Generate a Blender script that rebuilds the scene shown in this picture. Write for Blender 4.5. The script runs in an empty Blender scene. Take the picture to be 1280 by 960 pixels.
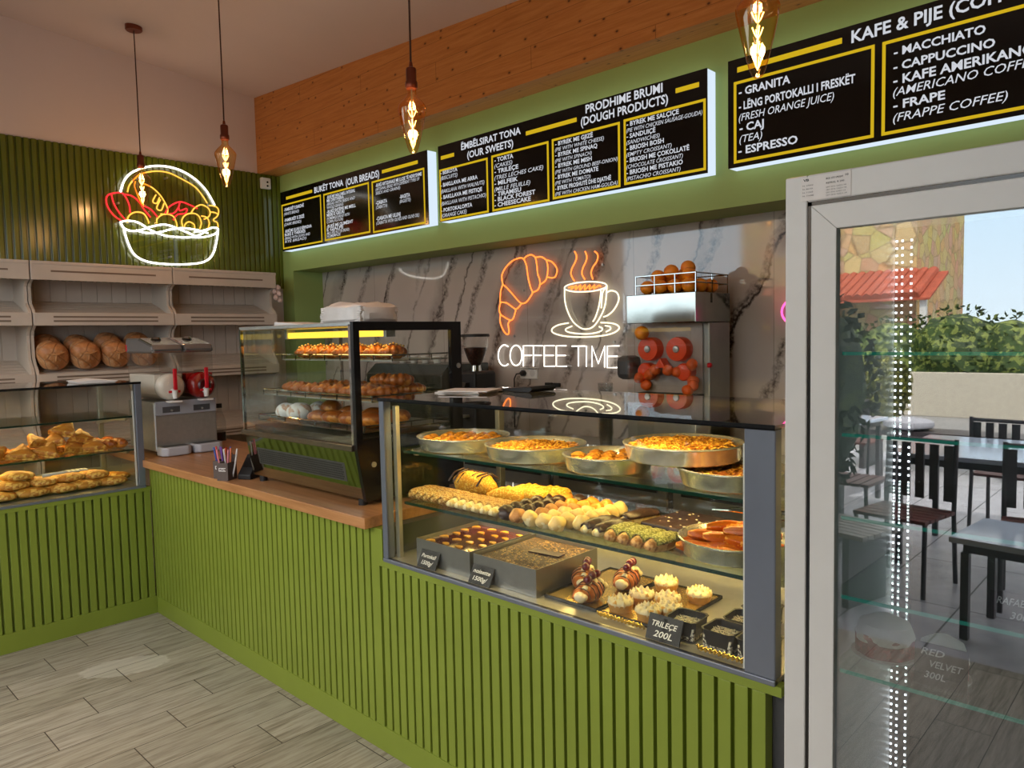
import bpy, math, random
from mathutils import Vector, Matrix, noise as mnoise

scene = bpy.context.scene
random.seed(7)

# ------------------------------------------------------------------ camera
CAM_LOC = (4.38013657, -1.59420695, 1.55)
def camera():
    f, yaw, pitch, roll = 922.15, -7.60785751e-01, -6.48086027e-02, -2.11557141e-02
    cy, sy, cp, sp = math.cos(yaw), math.sin(yaw), math.cos(pitch), math.sin(pitch)
    cr, sr = math.cos(roll), math.sin(roll)
    fwd = Vector((sy * cp, cy * cp, sp))
    right = Vector((cy, -sy, 0))
    up = right.cross(fwd)
    r2 = cr * right + sr * up
    u2 = -sr * right + cr * up
    m = Matrix((r2, u2, -fwd)).transposed().to_4x4()
    m.translation = Vector(CAM_LOC)
    cd = bpy.data.cameras.new('camera')
    cd.sensor_width = 36.0
    cd.lens = f / 1280 * 36.0
    cd.clip_start = 0.02
    co = bpy.data.objects.new('camera', cd)
    scene.collection.objects.link(co)
    co.matrix_world = m
    scene.camera = co
camera()

# ------------------------------------------------------------------ light and exposure
SKY_STRENGTH = 1.0
EXPOSURE = 0.0
SUN_STRENGTH = 9.0
scene.view_settings.view_transform = 'Standard'
scene.view_settings.look = 'None'
scene.view_settings.gamma = 1.0
scene.view_settings.exposure = EXPOSURE
scene.view_settings.use_curve_mapping = False
try:
    scene.cycles.use_denoising = True
    scene.cycles.denoiser = 'OPENIMAGEDENOISE'
    scene.cycles.max_bounces = 10
    scene.cycles.diffuse_bounces = 4
    scene.cycles.glossy_bounces = 4
    scene.cycles.transmission_bounces = 6
    scene.cycles.transparent_max_bounces = 24
    scene.cycles.caustics_reflective = False
    scene.cycles.caustics_refractive = False
    scene.cycles.sample_clamp_indirect = 6.0
except Exception:
    pass

world = bpy.data.worlds.new('world')
scene.world = world
world.use_nodes = True
wn, wl = world.node_tree.nodes, world.node_tree.links
wn.clear()
w_out = wn.new('ShaderNodeOutputWorld')
w_bg = wn.new('ShaderNodeBackground')
w_geo = wn.new('ShaderNodeTexCoord')
w_sep = wn.new('ShaderNodeSeparateXYZ')
w_ramp = wn.new('ShaderNodeValToRGB')
w_ramp.color_ramp.elements[0].position = 0.0
w_ramp.color_ramp.elements[0].color = (0.80, 0.92, 1.0, 1)
w_ramp.color_ramp.elements[1].position = 0.60
w_ramp.color_ramp.elements[1].color = (0.92, 0.92, 0.92, 1)
w_mid = w_ramp.color_ramp.elements.new(0.14)
w_mid.color = (0.66, 0.85, 1.0, 1)
w_hi = w_ramp.color_ramp.elements.new(0.28)
w_hi.color = (1.0, 0.95, 0.88, 1)
wl.new(w_geo.outputs['Generated'], w_sep.inputs[0])
wl.new(w_sep.outputs['Z'], w_ramp.inputs[0])
wl.new(w_ramp.outputs[0], w_bg.inputs['Color'])
w_bg.inputs['Strength'].default_value = 4.6 * SKY_STRENGTH
wl.new(w_bg.outputs[0], w_out.inputs['Surface'])

def lamp(name, kind, loc, energy, color=(1, 1, 1), rot=None, **kw):
    ld = bpy.data.lights.new(name, kind)
    ld.energy = energy
    ld.color = color
    for k, v in kw.items():
        setattr(ld, k, v)
    lo = bpy.data.objects.new(name, ld)
    scene.collection.objects.link(lo)
    lo.location = loc
    if rot:
        lo.rotation_euler = rot
    return lo
sun = lamp('sun', 'SUN', (0, 0, 8), SUN_STRENGTH, (1.0, 0.93, 0.82), (math.radians(-36), 0, math.radians(-24)), angle=0.01)

# daylight portal in the open shop front (guides the sky light, gives off none of its own)
OPEN_Y, OPEN_X0, OPEN_X1, OPEN_Z = -2.3, -1.5, 4.15, 2.85
portal = lamp('shopfront_portal', 'AREA', ((OPEN_X0 + OPEN_X1) / 2, OPEN_Y - 0.02, OPEN_Z / 2), 1.0, rot=(math.radians(90), 0, 0),
              shape='RECTANGLE', size=OPEN_X1 - OPEN_X0, size_y=OPEN_Z)
portal.data.cycles.is_portal = True

# ------------------------------------------------------------------ helpers
def lin(c):
    c = c / 255.0
    return c / 12.92 if c <= 0.04045 else ((c + 0.055) / 1.055) ** 2.4
def rgb(r, g, b):
    return (lin(r), lin(g), lin(b), 1.0)

class NT:
    """small wrapper for building node trees"""
    def __init__(self, name):
        self.m = bpy.data.materials.new(name)
        self.m.use_nodes = True
        self.n = self.m.node_tree.nodes
        self.l = self.m.node_tree.links
        self.n.clear()
        self.out = self.n.new('ShaderNodeOutputMaterial')
    def node(self, typ, **kw):
        nd = self.n.new(typ)
        for k, v in kw.items():
            setattr(nd, k, v)
        return nd
    def set(self, sock, v):
        if hasattr(v, 'links') or isinstance(v, bpy.types.NodeSocket):
            self.l.new(v, sock)
        else:
            sock.default_value = v
    def math(self, op, a, b=None, c=None, clamp=False):
        nd = self.n.new('ShaderNodeMath')
        nd.operation = op
        nd.use_clamp = clamp
        for i, v in enumerate((a, b, c)):
            if v is not None:
                self.set(nd.inputs[i], v)
        return nd.outputs[0]
    def coords(self, kind='Object'):
        tc = self.n.new('ShaderNodeTexCoord')
        return tc.outputs[kind]
    def mapping(self, vec, scale=(1, 1, 1), rot=(0, 0, 0), loc=(0, 0, 0)):
        mp = self.n.new('ShaderNodeMapping')
        self.l.new(vec, mp.inputs['Vector'])
        mp.inputs['Scale'].default_value = scale
        mp.inputs['Rotation'].default_value = rot
        mp.inputs['Location'].default_value = loc
        return mp.outputs[0]
    def noise(self, vec, scale, detail=3.0, rough=0.55, dist=0.0):
        nd = self.n.new('ShaderNodeTexNoise')
        self.l.new(vec, nd.inputs['Vector'])
        nd.inputs['Scale'].default_value = scale
        nd.inputs['Detail'].default_value = detail
        nd.inputs['Roughness'].default_value = rough
        nd.inputs['Distortion'].default_value = dist
        return nd.outputs[0]
    def ramp(self, fac, stops, interp='LINEAR'):
        nd = self.n.new('ShaderNodeValToRGB')
        cr = nd.color_ramp
        cr.interpolation = interp
        while len(cr.elements) < len(stops):
            cr.elements.new(0.5)
        for e, (p, c) in zip(cr.elements, stops):
            e.position = p
            e.color = c if len(c) == 4 else (*c, 1)
        self.l.new(fac, nd.inputs[0])
        return nd.outputs[0]
    def mix(self, fac, a, b, mode='MIX'):
        nd = self.n.new('ShaderNodeMix')
        nd.data_type = 'RGBA'
        nd.blend_type = mode
        self.set(nd.inputs[0], fac)
        self.set(nd.inputs[6], a)
        self.set(nd.inputs[7], b)
        return nd.outputs[2]
    def bump(self, h, strength=0.3, dist=0.01):
        nd = self.n.new('ShaderNodeBump')
        nd.inputs['Strength'].default_value = strength
        nd.inputs['Distance'].default_value = dist
        self.l.new(h, nd.inputs['Height'])
        return nd.outputs[0]
    def principled(self, base, rough=0.5, metal=0.0, spec=0.5, normal=None, emis=None, estr=0.0, coat=0.0, sss=0.0):
        p = self.n.new('ShaderNodeBsdfPrincipled')
        self.set(p.inputs['Base Color'], base)
        self.set(p.inputs['Roughness'], rough)
        self.set(p.inputs['Metallic'], metal)
        p.inputs['Specular IOR Level'].default_value = spec
        if coat:
            p.inputs['Coat Weight'].default_value = coat
        if normal is not None:
            self.l.new(normal, p.inputs['Normal'])
        if emis is not None:
            self.set(p.inputs['Emission Color'], emis)
            p.inputs['Emission Strength'].default_value = estr
        self.l.new(p.outputs[0], self.out.inputs['Surface'])
        return self.m

def plain(name, base, rough=0.5, metal=0.0, spec=0.5, var=0.12, vscale=12.0, bump=0.0, bscale=60.0, coat=0.0):
    """procedural material: base colour with a soft noise variation and an optional fine bump"""
    t = NT(name)
    v = t.coords()
    nz = t.noise(v, vscale, 4.0)
    dark = tuple(x * (1 - var) for x in base[:3]) + (1,)
    lite = tuple(min(1, x * (1 + var)) for x in base[:3]) + (1,)
    col = t.ramp(nz, [(0.3, dark), (0.7, lite)])
    nrm = t.bump(t.noise(v, bscale, 4.0), bump, 0.004) if bump else None
    return t.principled(col, rough, metal, spec, nrm, coat=coat)

def speckle(name, base, spot, scale=120.0, thresh=0.56, rough=0.6, bump=0.5, bscale=None, spec=0.4, base2=None, vscale=20):
    """two tone crumbly food surface"""
    t = NT(name)
    v = t.coords()
    nz = t.noise(v, scale, 2.0)
    b = base
    if base2 is not None:
        b = t.ramp(t.noise(v, vscale, 3.0), [(0.35, base), (0.65, base2)])
    f = t.ramp(nz, [(thresh - 0.03, (0, 0, 0)), (thresh + 0.03, (1, 1, 1))])
    col = t.mix(f, b, spot)
    nrm = t.bump(t.noise(v, bscale or scale, 3.0), bump, 0.006)
    return t.principled(col, rough, 0, spec, nrm)

def emitter(name, color, strength):
    t = NT(name)
    e = t.node('ShaderNodeEmission')
    e.inputs[0].default_value = color
    e.inputs[1].default_value = strength
    t.l.new(e.outputs[0], t.out.inputs['Surface'])
    return t.m

def thin_glass(name, tint=(0.96, 0.985, 0.97, 1), f0=0.045, rough=0.0, boost=1.0):
    """clear pane: straight transmission plus a mirror reflection that grows towards grazing angles"""
    t = NT(name)
    g = t.node('ShaderNodeNewGeometry')
    d = t.node('ShaderNodeVectorMath', operation='DOT_PRODUCT')
    t.l.new(g.outputs['Normal'], d.inputs[0])
    t.l.new(g.outputs['Incoming'], d.inputs[1])
    c = t.math('ABSOLUTE', d.outputs['Value'])
    k = t.math('POWER', t.math('SUBTRACT', 1.0, c, clamp=True), 5.0)
    F = t.math('MULTIPLY_ADD', k, (1 - f0) * boost, f0, clamp=True)
    tr = t.node('ShaderNodeBsdfTransparent')
    tr.inputs[0].default_value = tint
    gl = t.node('ShaderNodeBsdfGlossy')
    gl.inputs['Roughness'].default_value = rough
    gl.inputs['Color'].default_value = (1, 1, 1, 1)
    mx = t.node('ShaderNodeMixShader')
    t.l.new(F, mx.inputs[0])
    t.l.new(tr.outputs[0], mx.inputs[1])
    t.l.new(gl.outputs[0], mx.inputs[2])
    t.l.new(mx.outputs[0], t.out.inputs['Surface'])
    return t.m

class MB:
    """collects geometry of ONE mesh"""
    def __init__(self):
        self.v, self.f, self.mi = [], [], []
        self.cur = 0
    def add(self, verts, faces):
        o = len(self.v)
        self.v.extend(Vector(p) for p in verts)
        for fc in faces:
            self.f.append(tuple(i + o for i in fc))
            self.mi.append(self.cur)
        return self
    def box(self, lo, hi, m=None):
        x0, y0, z0 = lo
        x1, y1, z1 = hi
        vs = [(x0, y0, z0), (x1, y0, z0), (x1, y1, z0), (x0, y1, z0), (x0, y0, z1), (x1, y0, z1), (x1, y1, z1), (x0, y1, z1)]
        if m is not None:
            vs = [m @ Vector(p) for p in vs]
        return self.add(vs, [(3, 2, 1, 0), (4, 5, 6, 7), (0, 1, 5, 4), (1, 2, 6, 5), (2, 3, 7, 6), (3, 0, 4, 7)])
    def cbox(self, c, s, m=None):
        return self.box([c[i] - s[i] / 2 for i in range(3)], [c[i] + s[i] / 2 for i in range(3)], m)
    def prism(self, poly, axis, a, b, m=None):
        """extrude a 2-D polygon along an axis; the polygon lies in the other two axes (in x, y, z order)"""
        n = len(poly)
        def P(p, t):
            q = list(p)
            q.insert(axis, t)
            return Vector(q)
        vs = [P(p, a) for p in poly] + [P(p, b) for p in poly]
        if m is not None:
            vs = [m @ p for p in vs]
        ar = sum(poly[i][0] * poly[(i + 1) % n][1] - poly[(i + 1) % n][0] * poly[i][1] for i in range(n))
        flip = (ar > 0) != (axis == 1)
        fs = []
        bot, top = tuple(range(n)), tuple(range(n, 2 * n))
        fs.append(bot[::-1] if flip else bot)
        fs.append(top if flip else top[::-1])
        for i in range(n):
            j = (i + 1) % n
            q = (i, j, n + j, n + i)
            fs.append(q if flip else q[::-1])
        return self.add(vs, fs)
    def tube(self, pts, r, n=8, closed=False, caps=True, squash=None):
        pts = [Vector(p) for p in pts]
        k = len(pts)
        rs = r if isinstance(r, (list, tuple)) else [r] * k
        tang = []
        for i in range(k):
            a = pts[(i - 1) % k] if (closed or i > 0) else pts[i]
            b = pts[(i + 1) % k] if (closed or i < k - 1) else pts[i]
            d = (b - a)
            tang.append(d.normalized() if d.length > 1e-9 else Vector((0, 0, 1)))
        ref = Vector((0, 0, 1)) if abs(tang[0].z) < 0.9 else Vector((1, 0, 0))
        u = (ref - tang[0] * ref.dot(tang[0])).normalized()
        vs, fs = [], []
        for i in range(k):
            u = (u - tang[i] * u.dot(tang[i]))
            if u.length < 1e-6:
                u = tang[i].orthogonal()
            u.normalize()
            w = tang[i].cross(u)
            for j in range(n):
                t = 2 * math.pi * j / n
                su = squash if squash else 1.0
                vs.append(pts[i] + (u * math.cos(t) * su + w * math.sin(t)) * rs[i])
        segs = k if closed else k - 1
        for i in range(segs):
            for j in range(n):
                a, b = i * n + j, i * n + (j + 1) % n
                c, d = ((i + 1) % k) * n + (j + 1) % n, ((i + 1) % k) * n + j
                fs.append((a, b, c, d))
        if caps and not closed:
            fs.append(tuple(range(n))[::-1])
            fs.append(tuple((k - 1) * n + j for j in range(n)))
        return self.add(vs, fs)
    def cyl(self, p0, p1, r0, r1=None, n=16):
        return self.tube([p0, p1], [r0, r0 if r1 is None else r1], n)
    def lathe(self, prof, n=24, c=(0, 0, 0), m=None, wob=None):
        vs, fs = [], []
        k = len(prof)
        for i, (r, z) in enumerate(prof):
            for j in range(n):
                t = 2 * math.pi * j / n
                rr = r * (wob(t, i) if wob else 1)
                vs.append(Vector((c[0] + rr * math.cos(t), c[1] + rr * math.sin(t), c[2] + z)))
        if m is not None:
            vs = [m @ p for p in vs]
        for i in range(k - 1):
            for j in range(n):
                a, b = i * n + j, i * n + (j + 1) % n
                fs.append((a, b, b + n, a + n))
        if prof[0][0] > 1e-6:
            fs.append(tuple(range(n))[::-1])
        if prof[-1][0] > 1e-6:
            fs.append(tuple((k - 1) * n + j for j in range(n)))
        return self.add(vs, fs)
    def blob(self, c, r, nu=14, nv=9, amp=0.0, freq=8.0, flat=None, seed=0.0, m=None, pw=1.0):
        """ellipsoid with noise; flat = fraction of the lower half that is kept"""
        vs, fs = [], []
        for i in range(nv + 1):
            ph = math.pi * i / nv
            for j in range(nu):
                th = 2 * math.pi * j / nu
                sp = math.sin(ph)
                d = Vector((sp * math.cos(th), sp * math.sin(th), -math.cos(ph)))
                if pw != 1.0:
                    d = Vector([math.copysign(abs(q) ** pw, q) for q in d])
                p = Vector((d.x * r[0], d.y * r[1], d.z * r[2]))
                if flat is not None and p.z < -r[2] * flat:
                    p.z = -r[2] * flat
                if amp:
                    q = Vector((c[0] + p.x, c[1] + p.y, c[2] + p.z)) * freq + Vector((seed, seed * 1.7, -seed))
                    k = mnoise.noise(q) * amp
                    p = p + d * k
                    if flat is not None and p.z < -r[2] * flat:
                        p.z = -r[2] * flat
                p = p + Vector(c)
                vs.append(m @ p if m is not None else p)
        for i in range(nv):
            for j in range(nu):
                a, b = i * nu + j, i * nu + (j + 1) % nu
                fs.append((a, b, b + nu, a + nu))
        return self.add(vs, fs)
    def build(self, name, mat, parent=None, loc=(0, 0, 0), rot=(0, 0, 0), bevel=0.0, smooth=35, segs=2, kind=None, label=None):
        me = bpy.data.meshes.new(name)
        me.from_pydata([tuple(p) for p in self.v], [], self.f)
        mats = mat if isinstance(mat, (list, tuple)) else [mat]
        for mt in mats:
            me.materials.append(mt)
        if len(mats) > 1:
            for p, i in zip(me.polygons, self.mi):
                p.material_index = i
        if smooth:
            for p in me.polygons:
                p.use_smooth = True
            try:
                me.set_sharp_from_angle(angle=math.radians(smooth))
            except Exception:
                pass
        me.update()
        o = bpy.data.objects.new(name, me)
        scene.collection.objects.link(o)
        o.location = loc
        o.rotation_euler = rot
        if parent is not None:
            o.parent = parent
        if bevel:
            bm = o.modifiers.new('bevel', 'BEVEL')
            bm.width = bevel
            bm.segments = segs
            bm.limit_method = 'ANGLE'
            bm.angle_limit = math.radians(40)
            try:
                bm.harden_normals = False
            except Exception:
                pass
        if kind:
            o['kind'] = kind
        if label:
            o['label'] = label
        return o

def tag(o, label, cat, group=None, kind=None):
    o['label'] = label
    o['category'] = cat
    if group:
        o['group'] = group
    if kind:
        o['kind'] = kind
    return o
def thing(name, label, cat, loc=(0, 0, 0), rotz=0.0, group=None):
    o = bpy.data.objects.new(name, None)
    scene.collection.objects.link(o)
    o.empty_display_size = 0.05
    o.location = loc
    o.rotation_euler = (0, 0, rotz)
    return tag(o, label, cat, group)
KIDS = {}
def copy_tree(o, loc=None, rotz=None, label=None, parent=None, rot=None, scale=None):
    c = o.copy()
    scene.collection.objects.link(c)
    if parent is not None:
        c.parent = parent
    for ch in list(o.children):
        copy_tree(ch, parent=c)
    if loc is not None:
        c.location = loc
    if rotz is not None:
        c.rotation_euler = (0, 0, rotz)
    if rot is not None:
        c.rotation_euler = rot
    if scale is not None:
        c.scale = scale
    if label:
        c['label'] = label
    return c
class Repeat:
    """first placement moves the prototype itself, later ones copy the thing and its parts"""
    def __init__(self, proto):
        self.p, self.used = proto, False
    def put(self, loc, rotz=0.0, label=None, rot=None, scale=None):
        if not self.used:
            self.used = True
            o = self.p
            o.location = loc
            o.rotation_euler = rot if rot is not None else (0, 0, rotz)
            if scale is not None:
                o.scale = scale
            if label:
                o['label'] = label
            return o
        return copy_tree(self.p, loc, rotz, label, rot=rot, scale=scale or (1, 1, 1))
def structure(name, mb, mat, **kw):
    return mb.build(name, mat, kind='structure', **kw)
ORD = ['first', 'second', 'third', 'fourth', 'fifth', 'sixth', 'seventh', 'eighth', 'ninth', 'tenth', 'eleventh', 'twelfth', 'thirteenth', 'fourteenth',
       'fifteenth', 'sixteenth', 'seventeenth', 'eighteenth', 'nineteenth', 'twentieth']
def rotm(rx=0, ry=0, rz=0, loc=(0, 0, 0)):
    from mathutils import Euler
    m = Euler((rx, ry, rz)).to_matrix().to_4x4()
    m.translation = Vector(loc)
    return m

# ---- lettering: every line becomes flat filled letters with a slight depth
def text_into(mb, s, x, y, cap, width=None, bold=0.0, shear=0.0, place=None, depth=0.0):
    """adds one line of letters: baseline start (x, y), cap height, optional exact width; place maps (u, v, d) to the mesh's space"""
    cu = bpy.data.curves.new('letters', 'FONT')
    cu.body = s
    cu.size = 1.0
    cu.offset = bold
    cu.shear = shear
    cu.resolution_u = 2
    ob = bpy.data.objects.new('letters', cu)
    scene.collection.objects.link(ob)
    dg = bpy.context.evaluated_depsgraph_get()
    me = bpy.data.meshes.new_from_object(ob.evaluated_get(dg))
    bpy.data.objects.remove(ob)
    bpy.data.curves.remove(cu)
    if not len(me.vertices):
        bpy.data.meshes.remove(me)
        return
    k = cap / 0.70
    xs = [v.co.x for v in me.vertices]
    x0, w = min(xs), max(xs) - min(xs)
    kx = width / w if width else k
    vs = [place(x + (v.co.x - x0) * kx, y + v.co.y * k, depth) for v in me.vertices]
    fs = [tuple(p.vertices) for p in me.polygons]
    mb.add(vs, fs)
    bpy.data.meshes.remove(me)

# ------------------------------------------------------------------ materials
GREEN = rgb(124, 138, 50)
M = {}
def amber():
    """amber bulb glass: tint deepens where the line of sight runs along the shell"""
    t = NT('amber_bulb_glass')
    g = t.node('ShaderNodeNewGeometry')
    d = t.node('ShaderNodeVectorMath', operation='DOT_PRODUCT')
    t.l.new(g.outputs['Normal'], d.inputs[0])
    t.l.new(g.outputs['Incoming'], d.inputs[1])
    k = t.math('SUBTRACT', 1.0, t.math('ABSOLUTE', d.outputs['Value']), clamp=True)
    tint = t.ramp(k, [(0.0, (1.0, 0.86, 0.62)), (0.55, (1.0, 0.74, 0.42)), (0.95, (0.85, 0.40, 0.12))])
    F = t.math('MULTIPLY_ADD', t.math('POWER', k, 4.0), 0.8, 0.07, clamp=True)
    tr = t.node('ShaderNodeBsdfTransparent')
    t.l.new(tint, tr.inputs[0])
    gl = t.node('ShaderNodeBsdfGlossy')
    gl.inputs['Roughness'].default_value = 0.03
    gl.inputs['Color'].default_value = (1.0, 0.86, 0.66, 1)
    mx = t.node('ShaderNodeMixShader')
    t.l.new(F, mx.inputs[0])
    t.l.new(tr.outputs[0], mx.inputs[1])
    t.l.new(gl.outputs[0], mx.inputs[2])
    t.l.new(mx.outputs[0], t.out.inputs['Surface'])
    return t.m
M['green'] = plain('green_paint', GREEN, 0.42, spec=0.4, var=0.06, vscale=3)
M['green_wall_lit'] = plain('green_wall_sign_lit', rgb(150, 172, 100), 0.6, spec=0.3, var=0.04, vscale=2)  # lighter than the counter green: the signs' light is put into this colour
M['green_slat'] = plain('green_slat_paint', rgb(86, 94, 20), 0.2, spec=0.6, var=0.08, vscale=3)
M['ceiling'] = plain('ceiling_paint', rgb(210, 196, 190), 0.9, spec=0.1, var=0.03, vscale=1)
M['cream_paint'] = plain('cream_painted_wood', rgb(202, 186, 170), 0.5, spec=0.35, var=0.05, vscale=5)
M['cream_dark'] = plain('cream_groove', rgb(120, 100, 84), 0.6, var=0.05)
M['steel'] = plain('brushed_steel', rgb(182, 182, 178), 0.32, metal=0.75, var=0.06, vscale=40)
M['steel_mirror'] = plain('polished_steel', rgb(165, 165, 162), 0.06, metal=1.0, var=0.03, vscale=4)
M['alu_pan'] = plain('aluminium_pan', rgb(206, 206, 200), 0.27, metal=0.86, var=0.08, vscale=60)
M['grey_post'] = plain('grey_anodised_post', rgb(112, 118, 130), 0.3, metal=0.35, spec=0.6, var=0.04)
M['post_inner'] = plain('steel_inner_post', rgb(180, 176, 160), 0.35, metal=0.7, var=0.05)
M['black'] = plain('black_enamel', rgb(18, 18, 20), 0.22, spec=0.5, var=0.1)
M['black_matt'] = plain('black_plastic', rgb(26, 25, 26), 0.5, spec=0.4, var=0.1)
M['dark_grey'] = plain('dark_grey_plastic', rgb(70, 70, 72), 0.45, var=0.08)
M['white_plastic'] = plain('white_plastic', rgb(222, 220, 216), 0.4, var=0.03)
M['paper'] = plain('white_paper', rgb(226, 220, 216), 0.8, spec=0.2, var=0.05, bump=0.1)
M['bag_plastic'] = plain('white_bag_plastic', rgb(220, 214, 210), 0.35, var=0.08, bump=0.6, bscale=30)
M['fridge_white'] = plain('white_coated_metal', rgb(205, 203, 200), 0.35, spec=0.45, var=0.02)
M['red_plastic'] = plain('red_plastic', rgb(190, 18, 34), 0.3, spec=0.5, var=0.06)
M['copper'] = plain('aged_copper', rgb(120, 62, 44), 0.35, metal=0.8, var=0.12)
M['cord'] = plain('brown_fabric_cord', rgb(62, 34, 26), 0.8, var=0.1, bump=0.3, bscale=400)
M['glass'] = thin_glass('clear_glass', (0.955, 0.975, 0.955, 1))
M['glass_front'] = thin_glass('showcase_front_glass', (0.965, 0.975, 0.965, 1), f0=0.02, boost=0.7)
M['glass_top'] = thin_glass('tinted_top_glass', (0.62, 0.60, 0.57, 1), f0=0.10)
M['glass_edge'] = plain('green_glass_edge', rgb(8, 44, 34), 0.12, spec=0.7, var=0.2)
M['shelf_glass'] = thin_glass('shelf_glass', (0.86, 0.93, 0.88, 1), f0=0.05)
M['fridge_glass'] = thin_glass('fridge_door_glass', (0.70, 0.73, 0.75, 1), f0=0.15, boost=0.85)
M['amber_glass'] = amber()
M['clear_plastic'] = thin_glass('clear_plastic', (0.90, 0.91, 0.91, 1), f0=0.05, rough=0.08)
M['acrylic'] = thin_glass('clear_acrylic', (0.97, 0.97, 0.97, 1), f0=0.03)
M['led_warm'] = emitter('warm_led', (1.0, 0.66, 0.16, 1), 5.0)
M['led_white'] = emitter('white_led', (0.93, 0.97, 1.0, 1), 6.0)
M['led_dot'] = emitter('cool_led_points', (0.95, 0.98, 1.0, 1), 8.0)
M['neon_white'] = emitter('white_neon', (1.0, 0.93, 0.82, 1), 2.4)
M['neon_basket'] = emitter('bright_white_neon', (1.0, 0.95, 0.86, 1), 7.0)
M['neon_warm'] = emitter('warm_white_neon', (1.0, 0.90, 0.62, 1), 1.8)
M['neon_orange'] = emitter('orange_neon', (1.0, 0.20, 0.035, 1), 2.6)
M['neon_amber'] = emitter('amber_neon', (1.0, 0.46, 0.06, 1), 1.9)
M['neon_red'] = emitter('red_neon', (1.0, 0.025, 0.03, 1), 2.0)
M['neon_pink'] = emitter('pink_neon', (1.0, 0.10, 0.38, 1), 2.2)
M['filament'] = emitter('glowing_filament', (1.0, 0.52, 0.13, 1), 15.0)
M['lightbox_side'] = emitter('lit_acrylic', (0.74, 0.87, 1.0, 1), 0.98)
M['sign_black'] = plain('black_sign_film', rgb(12, 11, 12), 0.12, spec=0.5, var=0.05)
M['sign_white'] = emitter('backlit_white_letters', (0.90, 0.93, 1.0, 1), 0.68)
M['sign_yellow'] = emitter('backlit_yellow_bars', (0.72, 0.48, 0.015, 1), 0.85)

def marble():
    t = NT('grey_veined_marble')
    v = t.coords()
    big = t.noise(v, 1.1, 3.0)
    base = t.ramp(big, [(0.25, rgb(170, 158, 151)), (0.55, rgb(192, 181, 173)), (0.8, rgb(204, 194, 186))])
    sep = t.node('ShaderNodeSeparateXYZ')
    t.l.new(v, sep.inputs[0])
    x, z = sep.outputs['X'], sep.outputs['Z']
    warp = t.noise(v, 2.6, 5.0, 0.6)
    warp2 = t.noise(v, 13.0, 4.0, 0.65)
    s = t.math('MULTIPLY_ADD', z, -0.44, x)
    s = t.math('ADD', s, t.math('MULTIPLY', warp, 0.30))
    s = t.math('ADD', s, t.math('MULTIPLY', warp2, 0.05))
    def veins(off, period, width, mscale, lo):
        f = t.math('FRACT', t.math('DIVIDE', t.math('ADD', s, off), period))
        d = t.math('ABSOLUTE', t.math('SUBTRACT', f, 0.5))
        k = t.math('SUBTRACT', 1.0, t.math('DIVIDE', d, width / period), clamp=True)
        msk = t.ramp(t.noise(t.mapping(v, (1, 1, 0.5), loc=(off * 7, 0, 0)), mscale, 3.0), [(lo, (0, 0, 0)), (lo + 0.12, (1, 1, 1))])
        return t.math('MULTIPLY', k, msk)
    a = veins(0.0, 0.36, 0.042, 2.0, 0.40)
    b = veins(0.11, 0.47, 0.016, 3.0, 0.38)
    c = veins(0.23, 0.72, 0.09, 2.0, 0.46)
    streak = t.ramp(t.noise(v, 34.0, 4.0, 0.7), [(0.36, (0.1, 0.1, 0.1)), (0.6, (1, 1, 1))])
    aa = t.math('MULTIPLY', t.math('POWER', a, 0.7), streak)
    tot = t.math('ADD', t.math('MULTIPLY', aa, 0.9), t.math('MULTIPLY', b, 0.85))
    tot = t.math('ADD', tot, t.math('MULTIPLY', c, 0.34), clamp=True)
    col = t.mix(tot, base, rgb(62, 52, 48))
    fx = t.math('ABSOLUTE', t.math('SUBTRACT', t.math('FRACT', t.math('DIVIDE', t.math('SUBTRACT', x, 0.108 - 0.434), 0.868)), 0.5))
    seam = t.math('LESS_THAN', fx, 0.0022)
    col = t.mix(t.math('MULTIPLY', seam, 0.55), col, rgb(88, 78, 74))
    return t.principled(col, 0.05, 0, 0.62)
M['marble'] = marble()

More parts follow.
